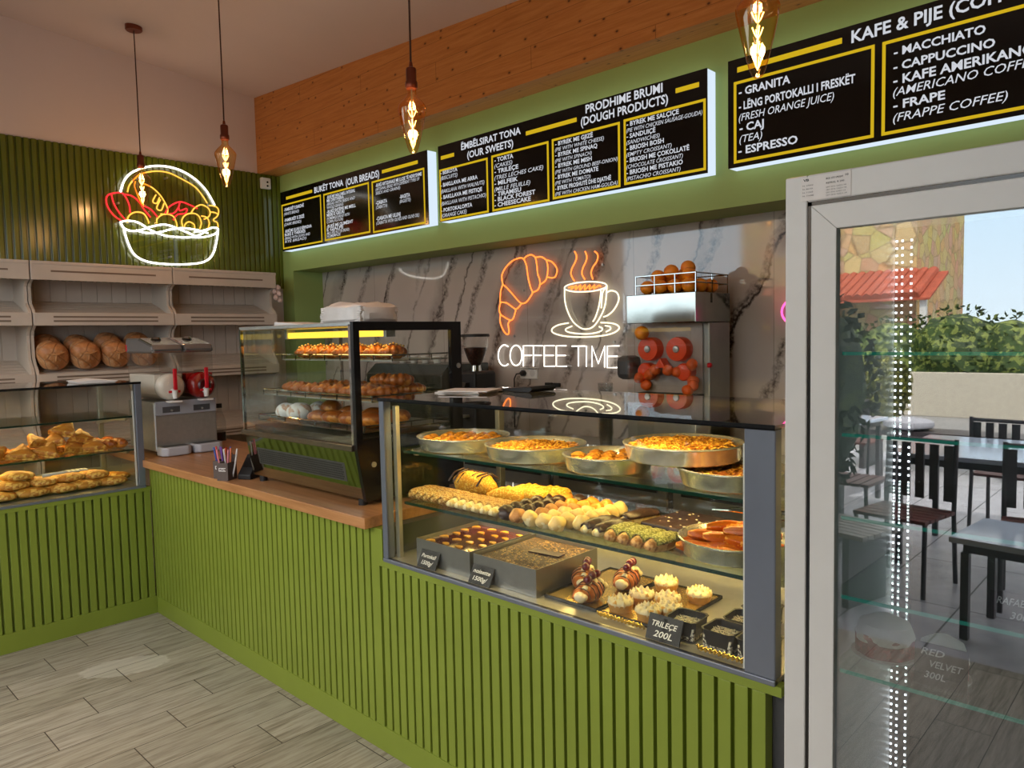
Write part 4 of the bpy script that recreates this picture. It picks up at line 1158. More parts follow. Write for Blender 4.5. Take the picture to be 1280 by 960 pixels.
# ------------------------------------------------------------------ drink dispenser
def dispenser():
    t = thing('drink_dispenser', 'two-tank cold drink dispenser with white and red drinks on the worktop end', 'drink dispenser', (-0.07, 0.245, 0.894))
    b = MB().box((-0.40, -0.185, 0.025), (0.0, 0.185, 0.315))
    b.build('body', M['steel'], t, smooth=0, bevel=0.008)
    MB().box((0.0, -0.18, 0.235), (0.012, 0.18, 0.318)).build('control_panel', plain('blue_grey_panel', rgb(150, 152, 158), 0.4, var=0.03), t, smooth=0, bevel=0.004)
    for y in (-0.09, 0.09):
        MB().box((0.012, y - 0.05, 0.25), (0.0135, y + 0.05, 0.285)).build('panel_recess', M['dark_grey'], t, smooth=0)
    for y in (-0.09, 0.09):
        MB().cyl((0.012, y, 0.262), (0.022, y, 0.262), 0.006, n=10).build('switch', M['steel'], t)
    for y in (-0.095, 0.095):
        d = MB().prism([(0.0, y - 0.086), (0.075, y - 0.086), (0.098, y - 0.06), (0.098, y + 0.06), (0.075, y + 0.086), (0.0, y + 0.086)], 2, 0.003, 0.055)
        d.build('drip_tray', plain('pale_grey_plastic', rgb(176, 176, 182), 0.35, var=0.03), t, smooth=0, bevel=0.008)
        MB().box((0.006, y - 0.07, 0.0545), (0.08, y + 0.07, 0.0565)).build('tray_grate', M['dark_grey'], t, smooth=0)
    f = MB()
    for x in (-0.36, -0.04):
        for y in (-0.15, 0.15):
            f.cyl((x, y, 0.0), (x, y, 0.026), 0.016, n=10)
    f.build('foot', M['black_matt'], t)
    for y, liq, fr in ((-0.092, plain('white_almond_drink', rgb(226, 214, 198), 0.25, var=0.04, vscale=5), 0.0), (0.092, plain('red_fruit_drink', rgb(150, 14, 16), 0.15, var=0.1, vscale=5), 1.0)):
        def outline(r, top):
            pts = [(y - r, top)]
            for k in range(13):
                a = math.pi + math.pi * k / 12
                pts.append((y + r * math.cos(a), 0.402 + r * math.sin(a)))
            pts.append((y + r, top))
            return pts
        tk = MB().prism(outline(0.084, 0.60), 0, -0.40, 0.0).build('tank', M['clear_plastic'], t, smooth=40)
        lq = MB().prism(outline(0.079, 0.475), 0, -0.39, -0.006)
        lq.lathe([(0.079, 0.0), (0.079, 0.030), (0.070, 0.050), (0.05, 0.060), (0.0, 0.062)], 28, m=rotm(ry=math.pi / 2, loc=(-0.006, y, 0.402)))
        lq.build('drink', liq, tk, smooth=40)
        rd = MB().lathe([(0.0825, 0.0), (0.0835, 0.03), (0.075, 0.054), (0.055, 0.064), (0.0, 0.066)], 28, m=rotm(ry=math.pi / 2, loc=(-0.004, y, 0.402)))
        rd.build('tank_front', M['clear_plastic'], tk)
        if fr:
            MB().lathe([(0.030, 0.0), (0.040, 0.012), (0.030, 0.02), (0.0, 0.021)], 24, m=rotm(ry=math.pi / 2, loc=(0.050, y, 0.402))).build('paddle_hub', plain('dark_red_hub', rgb(60, 6, 10), 0.3), tk)
        tp = MB()
        tp.cyl((0.055, y, 0.375), (0.085, y, 0.375), 0.017, n=14)
        tp.tube([(0.080, y, 0.38), (0.080, y, 0.335)], [0.017, 0.012], 12)
        tp.build('tap', M['white_plastic'], t)
        MB().cyl((0.03, y, 0.318), (0.10, y, 0.318), 0.0, n=3) if False else None
        MB().prism([(0.03, y - 0.035), (0.10, y - 0.035), (0.10, y + 0.035), (0.03, y + 0.035)], 2, 0.312, 0.322).build('tap_ledge', M['white_plastic'], t, smooth=0, bevel=0.003)
        lv = MB()
        lv.box((0.087, y - 0.011, 0.385), (0.101, y + 0.011, 0.51))
        lv.build('lever', M['red_plastic'], t, smooth=0, bevel=0.005)
        h = MB()
        h.cyl((0.078, y - 0.032, 0.375), (0.078, y + 0.032, 0.375), 0.007, n=8)
        h.cyl((0.078, y, 0.345), (0.078, y, 0.405), 0.007, n=8)
        h.build('tap_pin', M['red_plastic'], t)
        ld = MB().prism([(-0.41, 0.60), (0.01, 0.60), (0.012, 0.622), (-0.005, 0.648), (-0.20, 0.690), (-0.40, 0.692), (-0.412, 0.66)], 1, y - 0.088, y + 0.088)
        ld.build('lid', plain('chrome_grey_lid', rgb(150, 150, 152), 0.16, metal=0.8, var=0.05), t, smooth=0, bevel=0.012)
        kb = MB()
        kb.lathe([(0.03, 0.0), (0.024, 0.012), (0.0, 0.014)], 18, (-0.16, y, 0.682))
        kb.build('lid_knob', M['steel_mirror'], t)
    MB().box((-0.408, -0.181, 0.612), (-0.386, -0.1795, 0.652)).build('lid_latch', M['red_plastic'], t, smooth=0, bevel=0.004)
    return t
dispenser()

# glass bottle behind the straw boxes
t = thing('juice_bottle', 'small clear bottle with a black cap beside the drink dispenser', 'bottle', (-0.40, 0.60, 0.894))
MB().lathe([(0.0, 0.0), (0.036, 0.002), (0.038, 0.02), (0.038, 0.13), (0.030, 0.165), (0.016, 0.20), (0.015, 0.225), (0.0, 0.225)], 24).build('bottle_glass', M['clear_plastic'], t)
MB().lathe([(0.0, 0.222), (0.018, 0.222), (0.018, 0.25), (0.0, 0.25)], 18).build('cap', M['black_matt'], t)
MB().lathe([(0.0, 0.004), (0.034, 0.004), (0.034, 0.06), (0.0, 0.06)], 20).build('dark_drink', plain('cola_drink', rgb(30, 16, 14), 0.2), t)

# straw boxes
box_m = plain('brown_kraft_box', rgb(86, 72, 66), 0.6, var=0.1)
def straw_box(label, x, y, rz, black=False):
    t = thing('straw_box', label, 'straw holder', (x, y, 0.894), rz, 'straw boxes on the worktop')
    b = MB()
    w, d, h, th = 0.058, 0.075, 0.085, 0.003
    b.box((-w / 2, -d / 2, 0), (w / 2, d / 2, th))
    b.box((-w / 2, -d / 2, th), (w / 2, -d / 2 + th, h)).box((-w / 2, d / 2 - th, th), (w / 2, d / 2, h + 0.03))
    b.box((-w / 2, -d / 2 + th, th), (-w / 2 + th, d / 2 - th, h)).box((w / 2 - th, -d / 2 + th, th), (w / 2, d / 2 - th, h))
    b.build('carton', box_m, t, smooth=0)
    ink = MB()
    ink.box((-0.018, -d / 2 - 0.0008, 0.045), (0.018, -d / 2, 0.048)).box((-0.018, -d / 2 - 0.0008, 0.058), (0.018, -d / 2, 0.061)).box((-0.018, -d / 2 - 0.0008, 0.048), (-0.015, -d / 2, 0.058))
    ink.tube([(-0.01, -d / 2 - 0.0006, 0.05), (0.0, -d / 2 - 0.0006, 0.056), (0.012, -d / 2 - 0.0006, 0.051)], 0.0012, 5)
    ink.build('printed_mark', M['paper'], t, smooth=0)
straw_box('left brown carton of paper straws beside the pastry warmer', 0.900, 0.010, 0.55)
straw_box('right brown carton of paper straws beside the pastry warmer', 0.972, -0.006, 0.55)
rng = random.Random(11)
scol = [('red', rgb(206, 50, 40)), ('orange', rgb(220, 120, 70)), ('purple', rgb(110, 70, 150)), ('white', rgb(220, 214, 210)), ('blue', rgb(70, 90, 170)), ('pink', rgb(214, 130, 140))]
smat = [plain('paper_straw_' + n, c, 0.6, var=0.1, vscale=90) for n, c in scol]
for k in range(12):
    bx, by = ((0.900, 0.010), (0.972, -0.006))[k % 2]
    x, y = bx + rng.uniform(-0.016, 0.016), by + rng.uniform(-0.018, 0.018)
    lx, ly = rng.uniform(-0.035, 0.05), rng.uniform(-0.03, 0.03)
    o = MB().tube([(0, 0, 0), (lx * 0.6, ly * 0.6, 0.075), (lx, ly, 0.145)], 0.0042, 8).build('paper_straw', smat[k % 6], loc=(x, y, 0.898))
    tag(o, '%s paper straws leaning in the brown cartons by the warmer' % scol[k % 6][0], 'straw', 'paper straws %s' % scol[k % 6][0])
# black phone-sized holder behind the cartons
t = thing('card_terminal', 'black wedge-shaped card terminal between the straw cartons and the warmer', 'card terminal', (1.022, 0.085, 0.894), 0.5)
MB().prism([(-0.05, 0.0), (0.055, 0.0), (0.055, 0.105), (0.035, 0.11), (-0.05, 0.022)], 0, -0.035, 0.035).build('housing', M['black_matt'], t, smooth=0, bevel=0.004)
m_ = rotm(rx=0.80, loc=(0, -0.05, 0.022))
MB().box((-0.026, 0.045, 0.0005), (0.026, 0.10, 0.002), m_).build('screen', M['black'], t, smooth=0)

# ------------------------------------------------------------------ heated pastry cabinet on the worktop
WX0, WX1, WY0, WY1, WZ0, WZ1 = 1.085, 2.005, 0.03, 0.585, 0.894, 1.618
def warmer():
    t = thing('pastry_warmer', 'black and steel heated glass cabinet of croissants standing on the oak worktop', 'pastry warmer', (WX0, WY0, WZ0))
    W, D, H = WX1 - WX0, WY1 - WY0, WZ1 - WZ0
    zl = 0.235                      # ledge height
    # lower body, front leaning in towards the base
    b = MB().prism([(0.035, 0.03), (D - 0.03, 0.03), (D - 0.01, zl - 0.012), (0.004, zl - 0.012)], 0, 0.012, W - 0.022)
    b.build('lower_body', M['steel_mirror_dark'], t, smooth=0)
    v = MB()
    sl = lambda z: 0.035 - (z - 0.03) * (0.031 / (zl - 0.042))
    for r in range(7):
        for c in range(58):
            x = 0.11 + c * 0.0118 + (0.0059 if r % 2 else 0)
            z = 0.098 + r * 0.0095
            yv = sl(z)
            v.add([(x, yv - 0.0006, z), (x + 0.0078, yv - 0.0006, z), (x + 0.0078, sl(z + 0.006) - 0.0006, z + 0.006), (x, sl(z + 0.006) - 0.0006, z + 0.006)], [(0, 1, 2, 3)])
    vs = MB().prism([(sl(0.092) - 0.0012, 0.092), (sl(0.092) + 0.004, 0.092), (sl(0.168) + 0.004, 0.168), (sl(0.168) - 0.0012, 0.168)], 0, 0.10, W - 0.11)
    vent = vs.build('vent_strip', plain('vent_grey_metal', rgb(96, 96, 94), 0.4, metal=0.6), t, smooth=0)
    for q in v.v:
        q.y -= 0.0012
    v.build('vent_holes', M['black_matt'], vent, smooth=0)
    MB().box((-0.002, -0.012, zl - 0.012), (W - 0.02, D, zl + 0.012)).build('front_ledge', plain('bronze_steel_ledge', rgb(120, 110, 96), 0.25, metal=0.9), t, smooth=0, bevel=0.003)
    for x in (0.06, W - 0.06):
        MB().cyl((x, 0.06, 0), (x, 0.06, 0.031), 0.018, n=12).build('foot', M['black_matt'], t)
    for x in (0.06, W - 0.06):
        MB().cyl((x, D - 0.06, 0), (x, D - 0.06, 0.031), 0.018, n=12).build('foot', M['black_matt'], t)
    # black side frames with a glass pane
    for x0, x1 in ((W - 0.02, W), (0.0, 0.012)):
        f = MB()
        yo = lambda z: 0.0 if z >= zl else 0.035 * (zl - z) / zl
        outer = [(0.035, 0.022), (D - 0.005, 0.022), (D, zl), (D, H), (0.0, H), (0.0, zl)]
        f.prism([(0.035, 0.022), (D - 0.005, 0.022), (D, zl - 0.005), (0.0, zl - 0.005)], 0, x0, x1)
        f.prism([(0.0, zl - 0.005), (D, zl - 0.005), (D, zl + 0.03), (0.0, zl + 0.03)], 0, x0, x1)
        f.prism([(0.0, H - 0.035), (D, H - 0.035), (D, H), (0.0, H)], 0, x0, x1)
        f.prism([(0.0, zl + 0.03), (0.028, zl + 0.03), (0.028, H - 0.035), (0.0, H - 0.035)], 0, x0, x1)
        f.prism([(D - 0.058, zl + 0.03), (D, zl + 0.03), (D, H - 0.035), (D - 0.058, H - 0.035)], 0, x0, x1)
        fr = f.build('side_frame', M['black'], t, smooth=0) if x0 > 0.5 else None
        if fr:
            for y, z in ((0.075, 0.165), (D - 0.02, H - 0.19)):
                MB().cyl((x1 - 0.001, y, z), (x1 + 0.004, y, z), 0.011, n=14).build('screw_cap', M['steel'], fr)
            MB().box((x0 + 0.004, 0.028, zl + 0.03), (x0 + 0.009, D - 0.058, H - 0.035)).build('side_pane', M['glass'], fr, smooth=0)
        else:
            MB().box((0.002, 0.01, zl + 0.012), (0.007, D - 0.02, H - 0.012)).build('side_pane', M['glass'], t, smooth=0)
    for x0 in (0.0, W - 0.034):
        for y0 in ((0.0, D - 0.014) if x0 == 0.0 else (0.0,)):
            MB().box((x0, y0, zl + 0.012), (x0 + 0.013, y0 + 0.013, H - 0.01)).build('corner_post', M['steel_mirror'], t, smooth=0)
    MB().box((0.013, 0.002, zl + 0.012), (W - 0.034, 0.007, H - 0.012)).build('front_pane', M['glass'], t, smooth=0)
    MB().box((0.0, 0.0, H - 0.016), (W - 0.02, D, H)).build('top_panel', M['steel'], t, smooth=0, bevel=0.002)
    MB().box((0.05, 0.21, H - 0.058), (W - 0.07, 0.245, H - 0.030)).build('heat_lamp', M['led_warm_bar'], t, smooth=0, bevel=0.006)
    for x in (0.05, W - 0.085):
        MB().box((x, 0.205, H - 0.06), (x + 0.02, 0.25, H - 0.0155)).build('lamp_holder', M['steel'], t, smooth=0)
    # wire-edged tiers
    for z, y0, xa in ((1.463 - WZ0, 0.21, 0.01), (1.302 - WZ0, 0.105, 0.012), (1.186 - WZ0, 0.065, 0.03)):
        s = MB().box((xa, y0, z - 0.006), (W - 0.04, D - 0.045, z)).build('tier_plate', M['steel'] if z > 0.35 else M['tray_brown'], t, smooth=0)
        r = MB()
        loop = [(xa, D - 0.045, z + 0.02), (xa, y0, z + 0.02), (W - 0.04, y0, z + 0.02), (W - 0.04, D - 0.045, z + 0.02)]
        r.tube(loop, 0.003, 6)
        for u in range(8):
            x = xa + (W - 0.04 - xa) * u / 7
            r.tube([(x, y0, z - 0.004), (x, y0, z + 0.021)], 0.0028, 6)
        for yy in (0.3, 0.42):
            if yy > y0:
                for x in (xa, W - 0.04):
                    r.tube([(x, yy, z - 0.004), (x, yy, z + 0.021)], 0.0028, 6)
        r.build('tier_rail', M['steel_mirror'], s)
    MB().box((0.02, 0.05, zl + 0.012), (W - 0.03, D - 0.04, zl + 0.030)).build('drip_pan', M['tray_brown'], t, smooth=0)
    lamp('warmer_heat_lamp', 'AREA', (WX0 + W / 2 - 0.01, WY0 + 0.228, WZ1 - 0.064), 0.8, (1.0, 0.66, 0.22), shape='RECTANGLE', size=W - 0.16, size_y=0.03)
    return t
M['steel_mirror_dark'] = plain('dark_polished_steel', rgb(176, 180, 168), 0.05, metal=1.0, var=0.03, vscale=3)
M['led_warm_bar'] = emitter('amber_heat_tube', (1.0, 0.62, 0.06, 1), 1.9)
M['tray_brown'] = plain('dark_baking_tray', rgb(92, 78, 64), 0.35, metal=0.6, var=0.1)
warmer()
# paper and bags on top of the warmer
t = thing('paper_bag_stack', 'plastic-wrapped stack of white paper bags on top of the pastry warmer', 'paper bags', (1.60, 0.34, WZ1))
rng = random.Random(4)
st = MB()
for k in range(9):
    o_ = rng.uniform(-0.006, 0.006)
    st.box((-0.155 + o_, -0.10, k * 0.0085), (0.155 + o_, 0.10, k * 0.0085 + 0.0078))
st.build('bags', M['paper'], t, smooth=0, bevel=0.003)
MB().blob((0.0, 0.0, 0.044), (0.172, 0.112, 0.046), 22, 12, amp=0.014, freq=26, flat=0.92, pw=0.45).build('wrapper', M['bag_plastic'], t, smooth=25)
o = MB().prism([(-0.12, 0.0), (0.10, 0.0), (0.12, 0.008), (0.02, 0.016), (-0.115, 0.024)], 1, -0.09, 0.09).build('folded_paper', M['paper'], loc=(1.20, 0.30, WZ1), smooth=0, bevel=0.003)
tag(o, 'flat folded white paper on the left of the pastry warmer top', 'paper')
# sheets of paper and a black tray on top of the showcase
o = None
for k, (dx, dy, rz) in enumerate(((0, 0, 0.25), (0.012, 0.004, 0.12), (0.03, -0.012, 0.4))):
    o = MB().box((-0.10, -0.075, 0), (0.10, 0.075, 0.0035)).build('paper_sheet', M['paper'], loc=(2.30 + dx, 0.34 + dy, 1.3385 + 0.004 * k), rot=(0, 0, rz), smooth=0)
    tag(o, ('bottom', 'middle', 'topmost')[k] + ' white paper sheet of the small pile on the showcase top', 'paper', 'paper sheets on the showcase')
o = MB().prism([(-0.11, 0.0), (0.10, 0.0), (0.115, 0.012), (0.105, 0.022), (-0.10, 0.006)], 1, -0.07, 0.07).build('wedge_tray', M['black_matt'], loc=(2.44, 0.50, 1.3385), smooth=0, bevel=0.002)
tag(o, 'thin black wedge-shaped tray on the rear of the showcase top', 'tray')

# ------------------------------------------------------------------ back counter along the marble
t = thing('back_counter', 'steel-topped service counter along the marble wall behind the showcase', 'counter', (-0.6, 1.50, 0))
MB().box((0, 0, 0.86), (4.6, 0.645, 0.90)).build('steel_top', M['steel'], t, smooth=0, bevel=0.003)
MB().box((0.0, 0.03, 0.08), (4.6, 0.645, 0.86)).build('cabinet_body', M['dark_grey'], t, smooth=0)
for k in range(6):
    d = MB().box((0.03 + k * 0.765, 0.012, 0.12), (0.03 + k * 0.765 + 0.73, 0.03, 0.82)).build('cabinet_door', M['steel'], t, smooth=0, bevel=0.003)
    MB().box((0.08 + k * 0.765, 0.002, 0.76), (0.03 + k * 0.765 + 0.68, 0.012, 0.775)).build('door_handle', M['black_matt'], d, smooth=0)

# espresso machine behind the warmer
t = thing('espresso_machine', 'dark espresso machine seen through the pastry warmer', 'espresso machine', (0.28, 1.62, 0.90))
em = plain('dark_green_black_enamel', rgb(38, 44, 36), 0.25, var=0.06)
MB().prism([(0.0, 0.06), (0.42, 0.06), (0.42, 0.47), (0.06, 0.47), (-0.02, 0.40), (-0.02, 0.31), (0.10, 0.27), (0.12, 0.12), (0.0, 0.10)], 0, -0.42, 0.42).build('body', em, t, smooth=0, bevel=0.008)
MB().box((-0.08, -0.027, 0.345), (0.10, -0.0195, 0.40)).build('display', plain('dark_display', rgb(34, 40, 60), 0.2), t, smooth=0)
for k in range(6):
    MB().box((-0.06 + k * 0.024, -0.0285, 0.36), (-0.045 + k * 0.024, -0.0265, 0.385)).build('button', emitter('display_digits', (0.45, 0.6, 1.0, 1), 0.5) if k == 0 else bpy.data.materials['display_digits'], t, smooth=0)
for x in (-0.22, 0.0, 0.22):
    g = MB().cyl((x, 0.05, 0.275), (x, 0.05, 0.235), 0.04, 0.036, 18).build('group_head', M['steel_mirror'], t)
    MB().tube([(x, 0.02, 0.24), (x, -0.10, 0.225)], [0.012, 0.015], 10).build('portafilter_handle', M['black_matt'], g)
MB().box((-0.38, -0.06, 0.045), (0.38, 0.14, 0.075)).build('drip_tray', M['steel'], t, smooth=0)
f = MB()
for x in (-0.36, 0.36):
    for y in (0.02, 0.38):
        f.cyl((x, y, 0), (x, y, 0.062), 0.022, n=12)
f.build('foot', M['steel'], t)
cup = Repeat(tag(MB().lathe([(0.0, 0.0), (0.022, 0.0), (0.026, 0.006), (0.034, 0.05), (0.032, 0.05), (0.024, 0.008), (0.0, 0.006)], 18).build('coffee_cup', M['white_plastic']), 'c', 'cup', 'cups on the espresso machine'))
for k in range(4):
    cup.put((-0.02 + 0.13 * k, 1.85, 1.37), label='%s white cup from the left on the espresso machine' % ORD[k])
# grinder
t = thing('coffee_grinder', 'black coffee grinder with a clear hopper of beans beside the pastry warmer', 'coffee grinder', (0.925, 1.68, 0.90))
MB().box((-0.10, -0.10, 0.0), (0.10, 0.13, 0.05)).build('base', M['black_matt'], t, smooth=0, bevel=0.01)
MB().box((-0.085, -0.07, 0.05), (0.085, 0.12, 0.43)).build('motor_body', M['black_matt'], t, smooth=0, bevel=0.015)
MB().cyl((0, 0.02, 0.43), (0, 0.02, 0.47), 0.035, 0.03, 18).build('collar', M['steel_mirror'], t)
MB().lathe([(0.032, 0.0), (0.05, 0.035), (0.075, 0.10), (0.088, 0.185)], 28, (0, 0.02, 0.465)).build('hopper', M['clear_plastic'], t)
beans = speckle('roasted_beans', rgb(38, 20, 14), rgb(74, 42, 28), 90, 0.55, rough=0.4)
MB().lathe([(0.0, 0.002), (0.031, 0.002), (0.049, 0.036), (0.073, 0.10), (0.076, 0.115), (0.0, 0.12)], 26, (0, 0.02, 0.465)).build('coffee_beans', beans, t)
MB().lathe([(0.0, 0.02), (0.09, 0.018), (0.094, 0.010), (0.094, 0.0), (0.0, 0.0)], 28, (0, 0.02, 0.65)).build('hopper_lid', M['black_matt'], t)
MB().prism([(-0.13, 0.30), (-0.07, 0.30), (-0.07, 0.36), (-0.10, 0.36)], 0, -0.03, 0.03).build('chute', M['black_matt'], t, smooth=0)
MB().prism([(-0.16, 0.14), (-0.06, 0.14), (-0.06, 0.155), (-0.16, 0.15)], 0, -0.025, 0.025).build('fork_rest', M['steel'], t, smooth=0)

# ------------------------------------------------------------------ orange juicer
M['juicer_steel'] = plain('satin_juicer_steel', rgb(150, 152, 146), 0.45, metal=0.45, var=0.05)
M['hopper_steel'] = plain('dull_hopper_steel', rgb(150, 152, 146), 0.10, metal=1.0, var=0.05)
def juicer():
    X0, X1, Y0, Y1 = 2.10, 2.512, 1.70, 2.06
    t = thing('orange_juicer', 'steel automatic orange juicer with a wire basket of oranges on top', 'juicer', (X0, Y0, 0.90))
    W, D = X1 - X0, Y1 - Y0
    z = lambda q: q - 0.90
    MB().box((0.0, 0.14, 0.02), (W, D, z(1.60))).build('body', M['juicer_steel'], t, smooth=0, bevel=0.006)
    MB().box((0.0, 0.0, z(1.602)), (W, D, z(1.752))).build('hopper_box', M['hopper_steel'], t, smooth=0, bevel=0.003)
    MB().box((0.0, 0.0, 0.0), (W, D, z(1.10))).build('base_cabinet', M['steel'], t, smooth=0, bevel=0.006)
    MB().box((0.02, 0.0, z(1.20)), (W - 0.03, 0.14, z(1.232))).build('juice_tray', M['black_matt'], t, smooth=0, bevel=0.004)
    dr = MB().box((0.004, 0.131, z(1.232)), (W - 0.036, 0.1395, z(1.60))).build('press_plate', plain('press_back_plate', rgb(168, 158, 150), 0.4), t, smooth=0)
    om = plain('orange_press_plastic', rgb(232, 74, 22), 0.3, spec=0.5, var=0.05)
    for x, zc, r in ((0.083, 1.465, 0.064), (0.258, 1.464, 0.064)):
        d = MB().lathe([(r, 0.0), (r, 0.05), (r * 0.94, 0.06), (0.02, 0.062), (0.012, 0.055), (0, 0.055)], 30, m=rotm(rx=math.pi / 2, loc=(x, 0.13, z(zc)))).build('press_drum', om, t)
        MB().lathe([(0.02, 0.0), (0.016, 0.006), (0.0, 0.007)], 14, m=rotm(rx=math.pi / 2, loc=(x, 0.068, z(zc)))).build('drum_bolt', M['steel'], d)
    for x, zc in ((0.060, 1.345), (0.295, 1.345)):
        MB().lathe([(0.046, 0.0), (0.046, 0.05), (0.04, 0.058), (0.0, 0.06)], 24, m=rotm(rx=math.pi / 2, loc=(x, 0.13, z(zc)))).build('press_drum', om, t)
    MB().prism([(0.17 - 0.035, z(1.365)), (0.17 + 0.035, z(1.365)), (0.17, z(1.42))], 1, 0.05, 0.12).build('blade_wedge', om, t, smooth=0, bevel=0.006)
    pl = plain('squeezed_orange_peel', rgb(226, 98, 30), 0.5, var=0.15, vscale=40)
    rng = random.Random(9)
    for x, zc in ((0.095, 1.33), (0.13, 1.355), (0.215, 1.355), (0.345, 1.30), (0.36, 1.385), (0.025, 1.31), (0.06, 1.27), (0.33, 1.255), (0.35, 1.28), (0.255, 1.345)):
        MB().blob((x, 0.075 + rng.uniform(-0.02, 0.02), z(zc)), (0.031, 0.026, 0.030), 12, 8, amp=0.006, freq=30).build('peel', pl, t)
    c = MB()
    c.box((0.0, 0.001, z(1.232)), (W - 0.03, 0.005, z(1.575))).box((W - 0.034, 0.005, z(1.232)), (W - 0.03, 0.14, z(1.575))).box((0.0, 0.005, z(1.232)), (0.004, 0.14, z(1.575)))
    c.build('clear_cover', M['acrylic'], t, smooth=0)
    MB().lathe([(0.013, 0.0), (0.013, 0.014), (0.007, 0.02), (0, 0.02)], 14, m=rotm(ry=math.pi / 2, loc=(W, 0.125, z(1.38)))).build('cover_knob', M['red_plastic'], t)
    for y in (0.16, 0.30):
        MB().box((W, y, z(1.70)), (W + 0.006, y + 0.012, z(1.748))).build('basket_hook', M['steel_mirror'], t, smooth=0)
    MB().box((-0.10, 0.03, z(1.30)), (-0.004, 0.16, z(1.43))).build('peel_bin', M['dark_grey'], t, smooth=0, bevel=0.03)
    r = MB()
    xa, xb, ya, yb = 0.055, W - 0.004, 0.01, D - 0.02
    for zz in (1.80, 1.848):
        r.tube([(xa, ya, z(zz)), (xb, ya, z(zz)), (xb, yb, z(zz)), (xa, yb, z(zz))], 0.0032, 6, closed=True)
    for x, y in ((xa, ya), (xa + 0.115, ya), (xa + 0.235, ya), (xb, ya), (xb, yb), (xb, (ya + yb) / 2), (xa, yb), (xa + 0.17, yb)):
        r.tube([(x, y, z(1.75)), (x, y, z(1.85))], 0.0032, 6)
    r.build('wire_basket', M['steel_mirror'], t)
    return t
juicer()
def orange_skin():
    t = NT('orange_peel_skin')
    v = t.coords()
    col = t.ramp(t.noise(v, 14, 3), [(0.3, rgb(226, 120, 16)), (0.7, rgb(242, 150, 30))])
    return t.principled(col, 0.4, 0, 0.5, t.bump(t.noise(v, 220, 2), 0.35, 0.003))
o = MB().blob((0, 0, 0), (0.039, 0.039, 0.037), 18, 12)
o = o.build('orange', orange_skin())
tag(o, 'orange', 'orange', 'oranges in the juicer basket')
orr = Repeat(o)
olist = [(2.195, 1.76), (2.278, 1.755), (2.36, 1.76), (2.44, 1.765), (2.21, 1.84), (2.295, 1.835), (2.375, 1.84), (2.455, 1.845), (2.22, 1.925), (2.31, 1.92), (2.40, 1.925), (2.47, 1.93)]
for k, (x, y) in enumerate(olist):
    nm = ('front row', 'middle row', 'back row')[k // 4]
    orr.put((x, y, 1.7895), 0.7 * k, '%s orange from the left in the bottom layer, %s of the juicer basket' % (ORD[k % 4], nm), rot=(0.3 * k, 0.2 * k, 0.5 * k))
for k, (x, y, zz) in enumerate(((2.235, 1.80, 1.846), (2.315, 1.80, 1.868), (2.42, 1.80, 1.846), (2.345, 1.875, 1.848), (2.26, 1.88, 1.846), (2.39, 1.80, 1.915) if False else (2.385, 1.85, 1.886))):
    orr.put((x, y, zz), 0.4 * k, '%s orange of the heap on top of the juicer basket' % ORD[k], rot=(0.5 * k, 0.1, 0.9 * k))
orr.put((2.172, 1.735, 1.552), 0, 'orange caught at the juicer inlet under the hopper box', rot=(0.3, 0.4, 0))

# socket, plug, clear cups
t = thing('wall_socket', 'white double wall socket on the marble under the neon lettering', 'socket', (0.975, 2.15, 1.295))
MB().box((-0.07, -0.012, -0.04), (0.09, 0, 0.04)).build('face_plate', M['white_plastic'], t, smooth=0, bevel=0.004)
for x in (-0.03, 0.045):
    MB().lathe([(0.024, 0.0), (0.022, -0.006), (0.0, -0.006)], 20, m=rotm(rx=math.pi / 2, loc=(x, -0.0125, 0))).build('outlet', M['fridge_white'], t)
t = thing('power_plug', 'black plug and cable in the left outlet of the wall socket', 'plug', (0.945, 2.136, 1.295))
MB().lathe([(0.021, 0.0), (0.021, 0.02), (0.010, 0.035), (0.0, 0.036)], 18, m=rotm(rx=math.pi / 2)).build('plug_body', M['black_matt'], t)
MB().tube([(0, -0.034, 0), (-0.03, -0.045, -0.005), (-0.065, -0.03, -0.04), (-0.075, -0.02, -0.12), (-0.08, -0.02, -0.38)], 0.0045, 8).build('cable', M['black_matt'], t)
for k, x in enumerate((1.165, 1.235)):
    o = MB().box((-0.027, -0.022, -0.013), (0.027, 0, 0.013)).build('black_adapter', M['black_matt'], loc=(x, 2.15, 1.222), smooth=0, bevel=0.003)
    tag(o, '%s of two small black adapters on the marble behind the showcase' % ('left', 'right')[k], 'adapter', 'black adapters on the marble')
cupr = Repeat(tag(MB().lathe([(0.0, 0.0), (0.03, 0.0), (0.043, 0.11), (0.0445, 0.112), (0.0415, 0.11), (0.029, 0.003), (0.0, 0.003)], 18).build('clear_cup', M['clear_plastic']), 'c', 'cup', 'clear cups in the stack left of the juicer'))
for k in range(13):
    cupr.put((1.955, 1.70, 0.90 + 0.0225 * k), label='clear plastic cup left of the orange juicer, %s from the top of its stack' % ORD[12 - k])

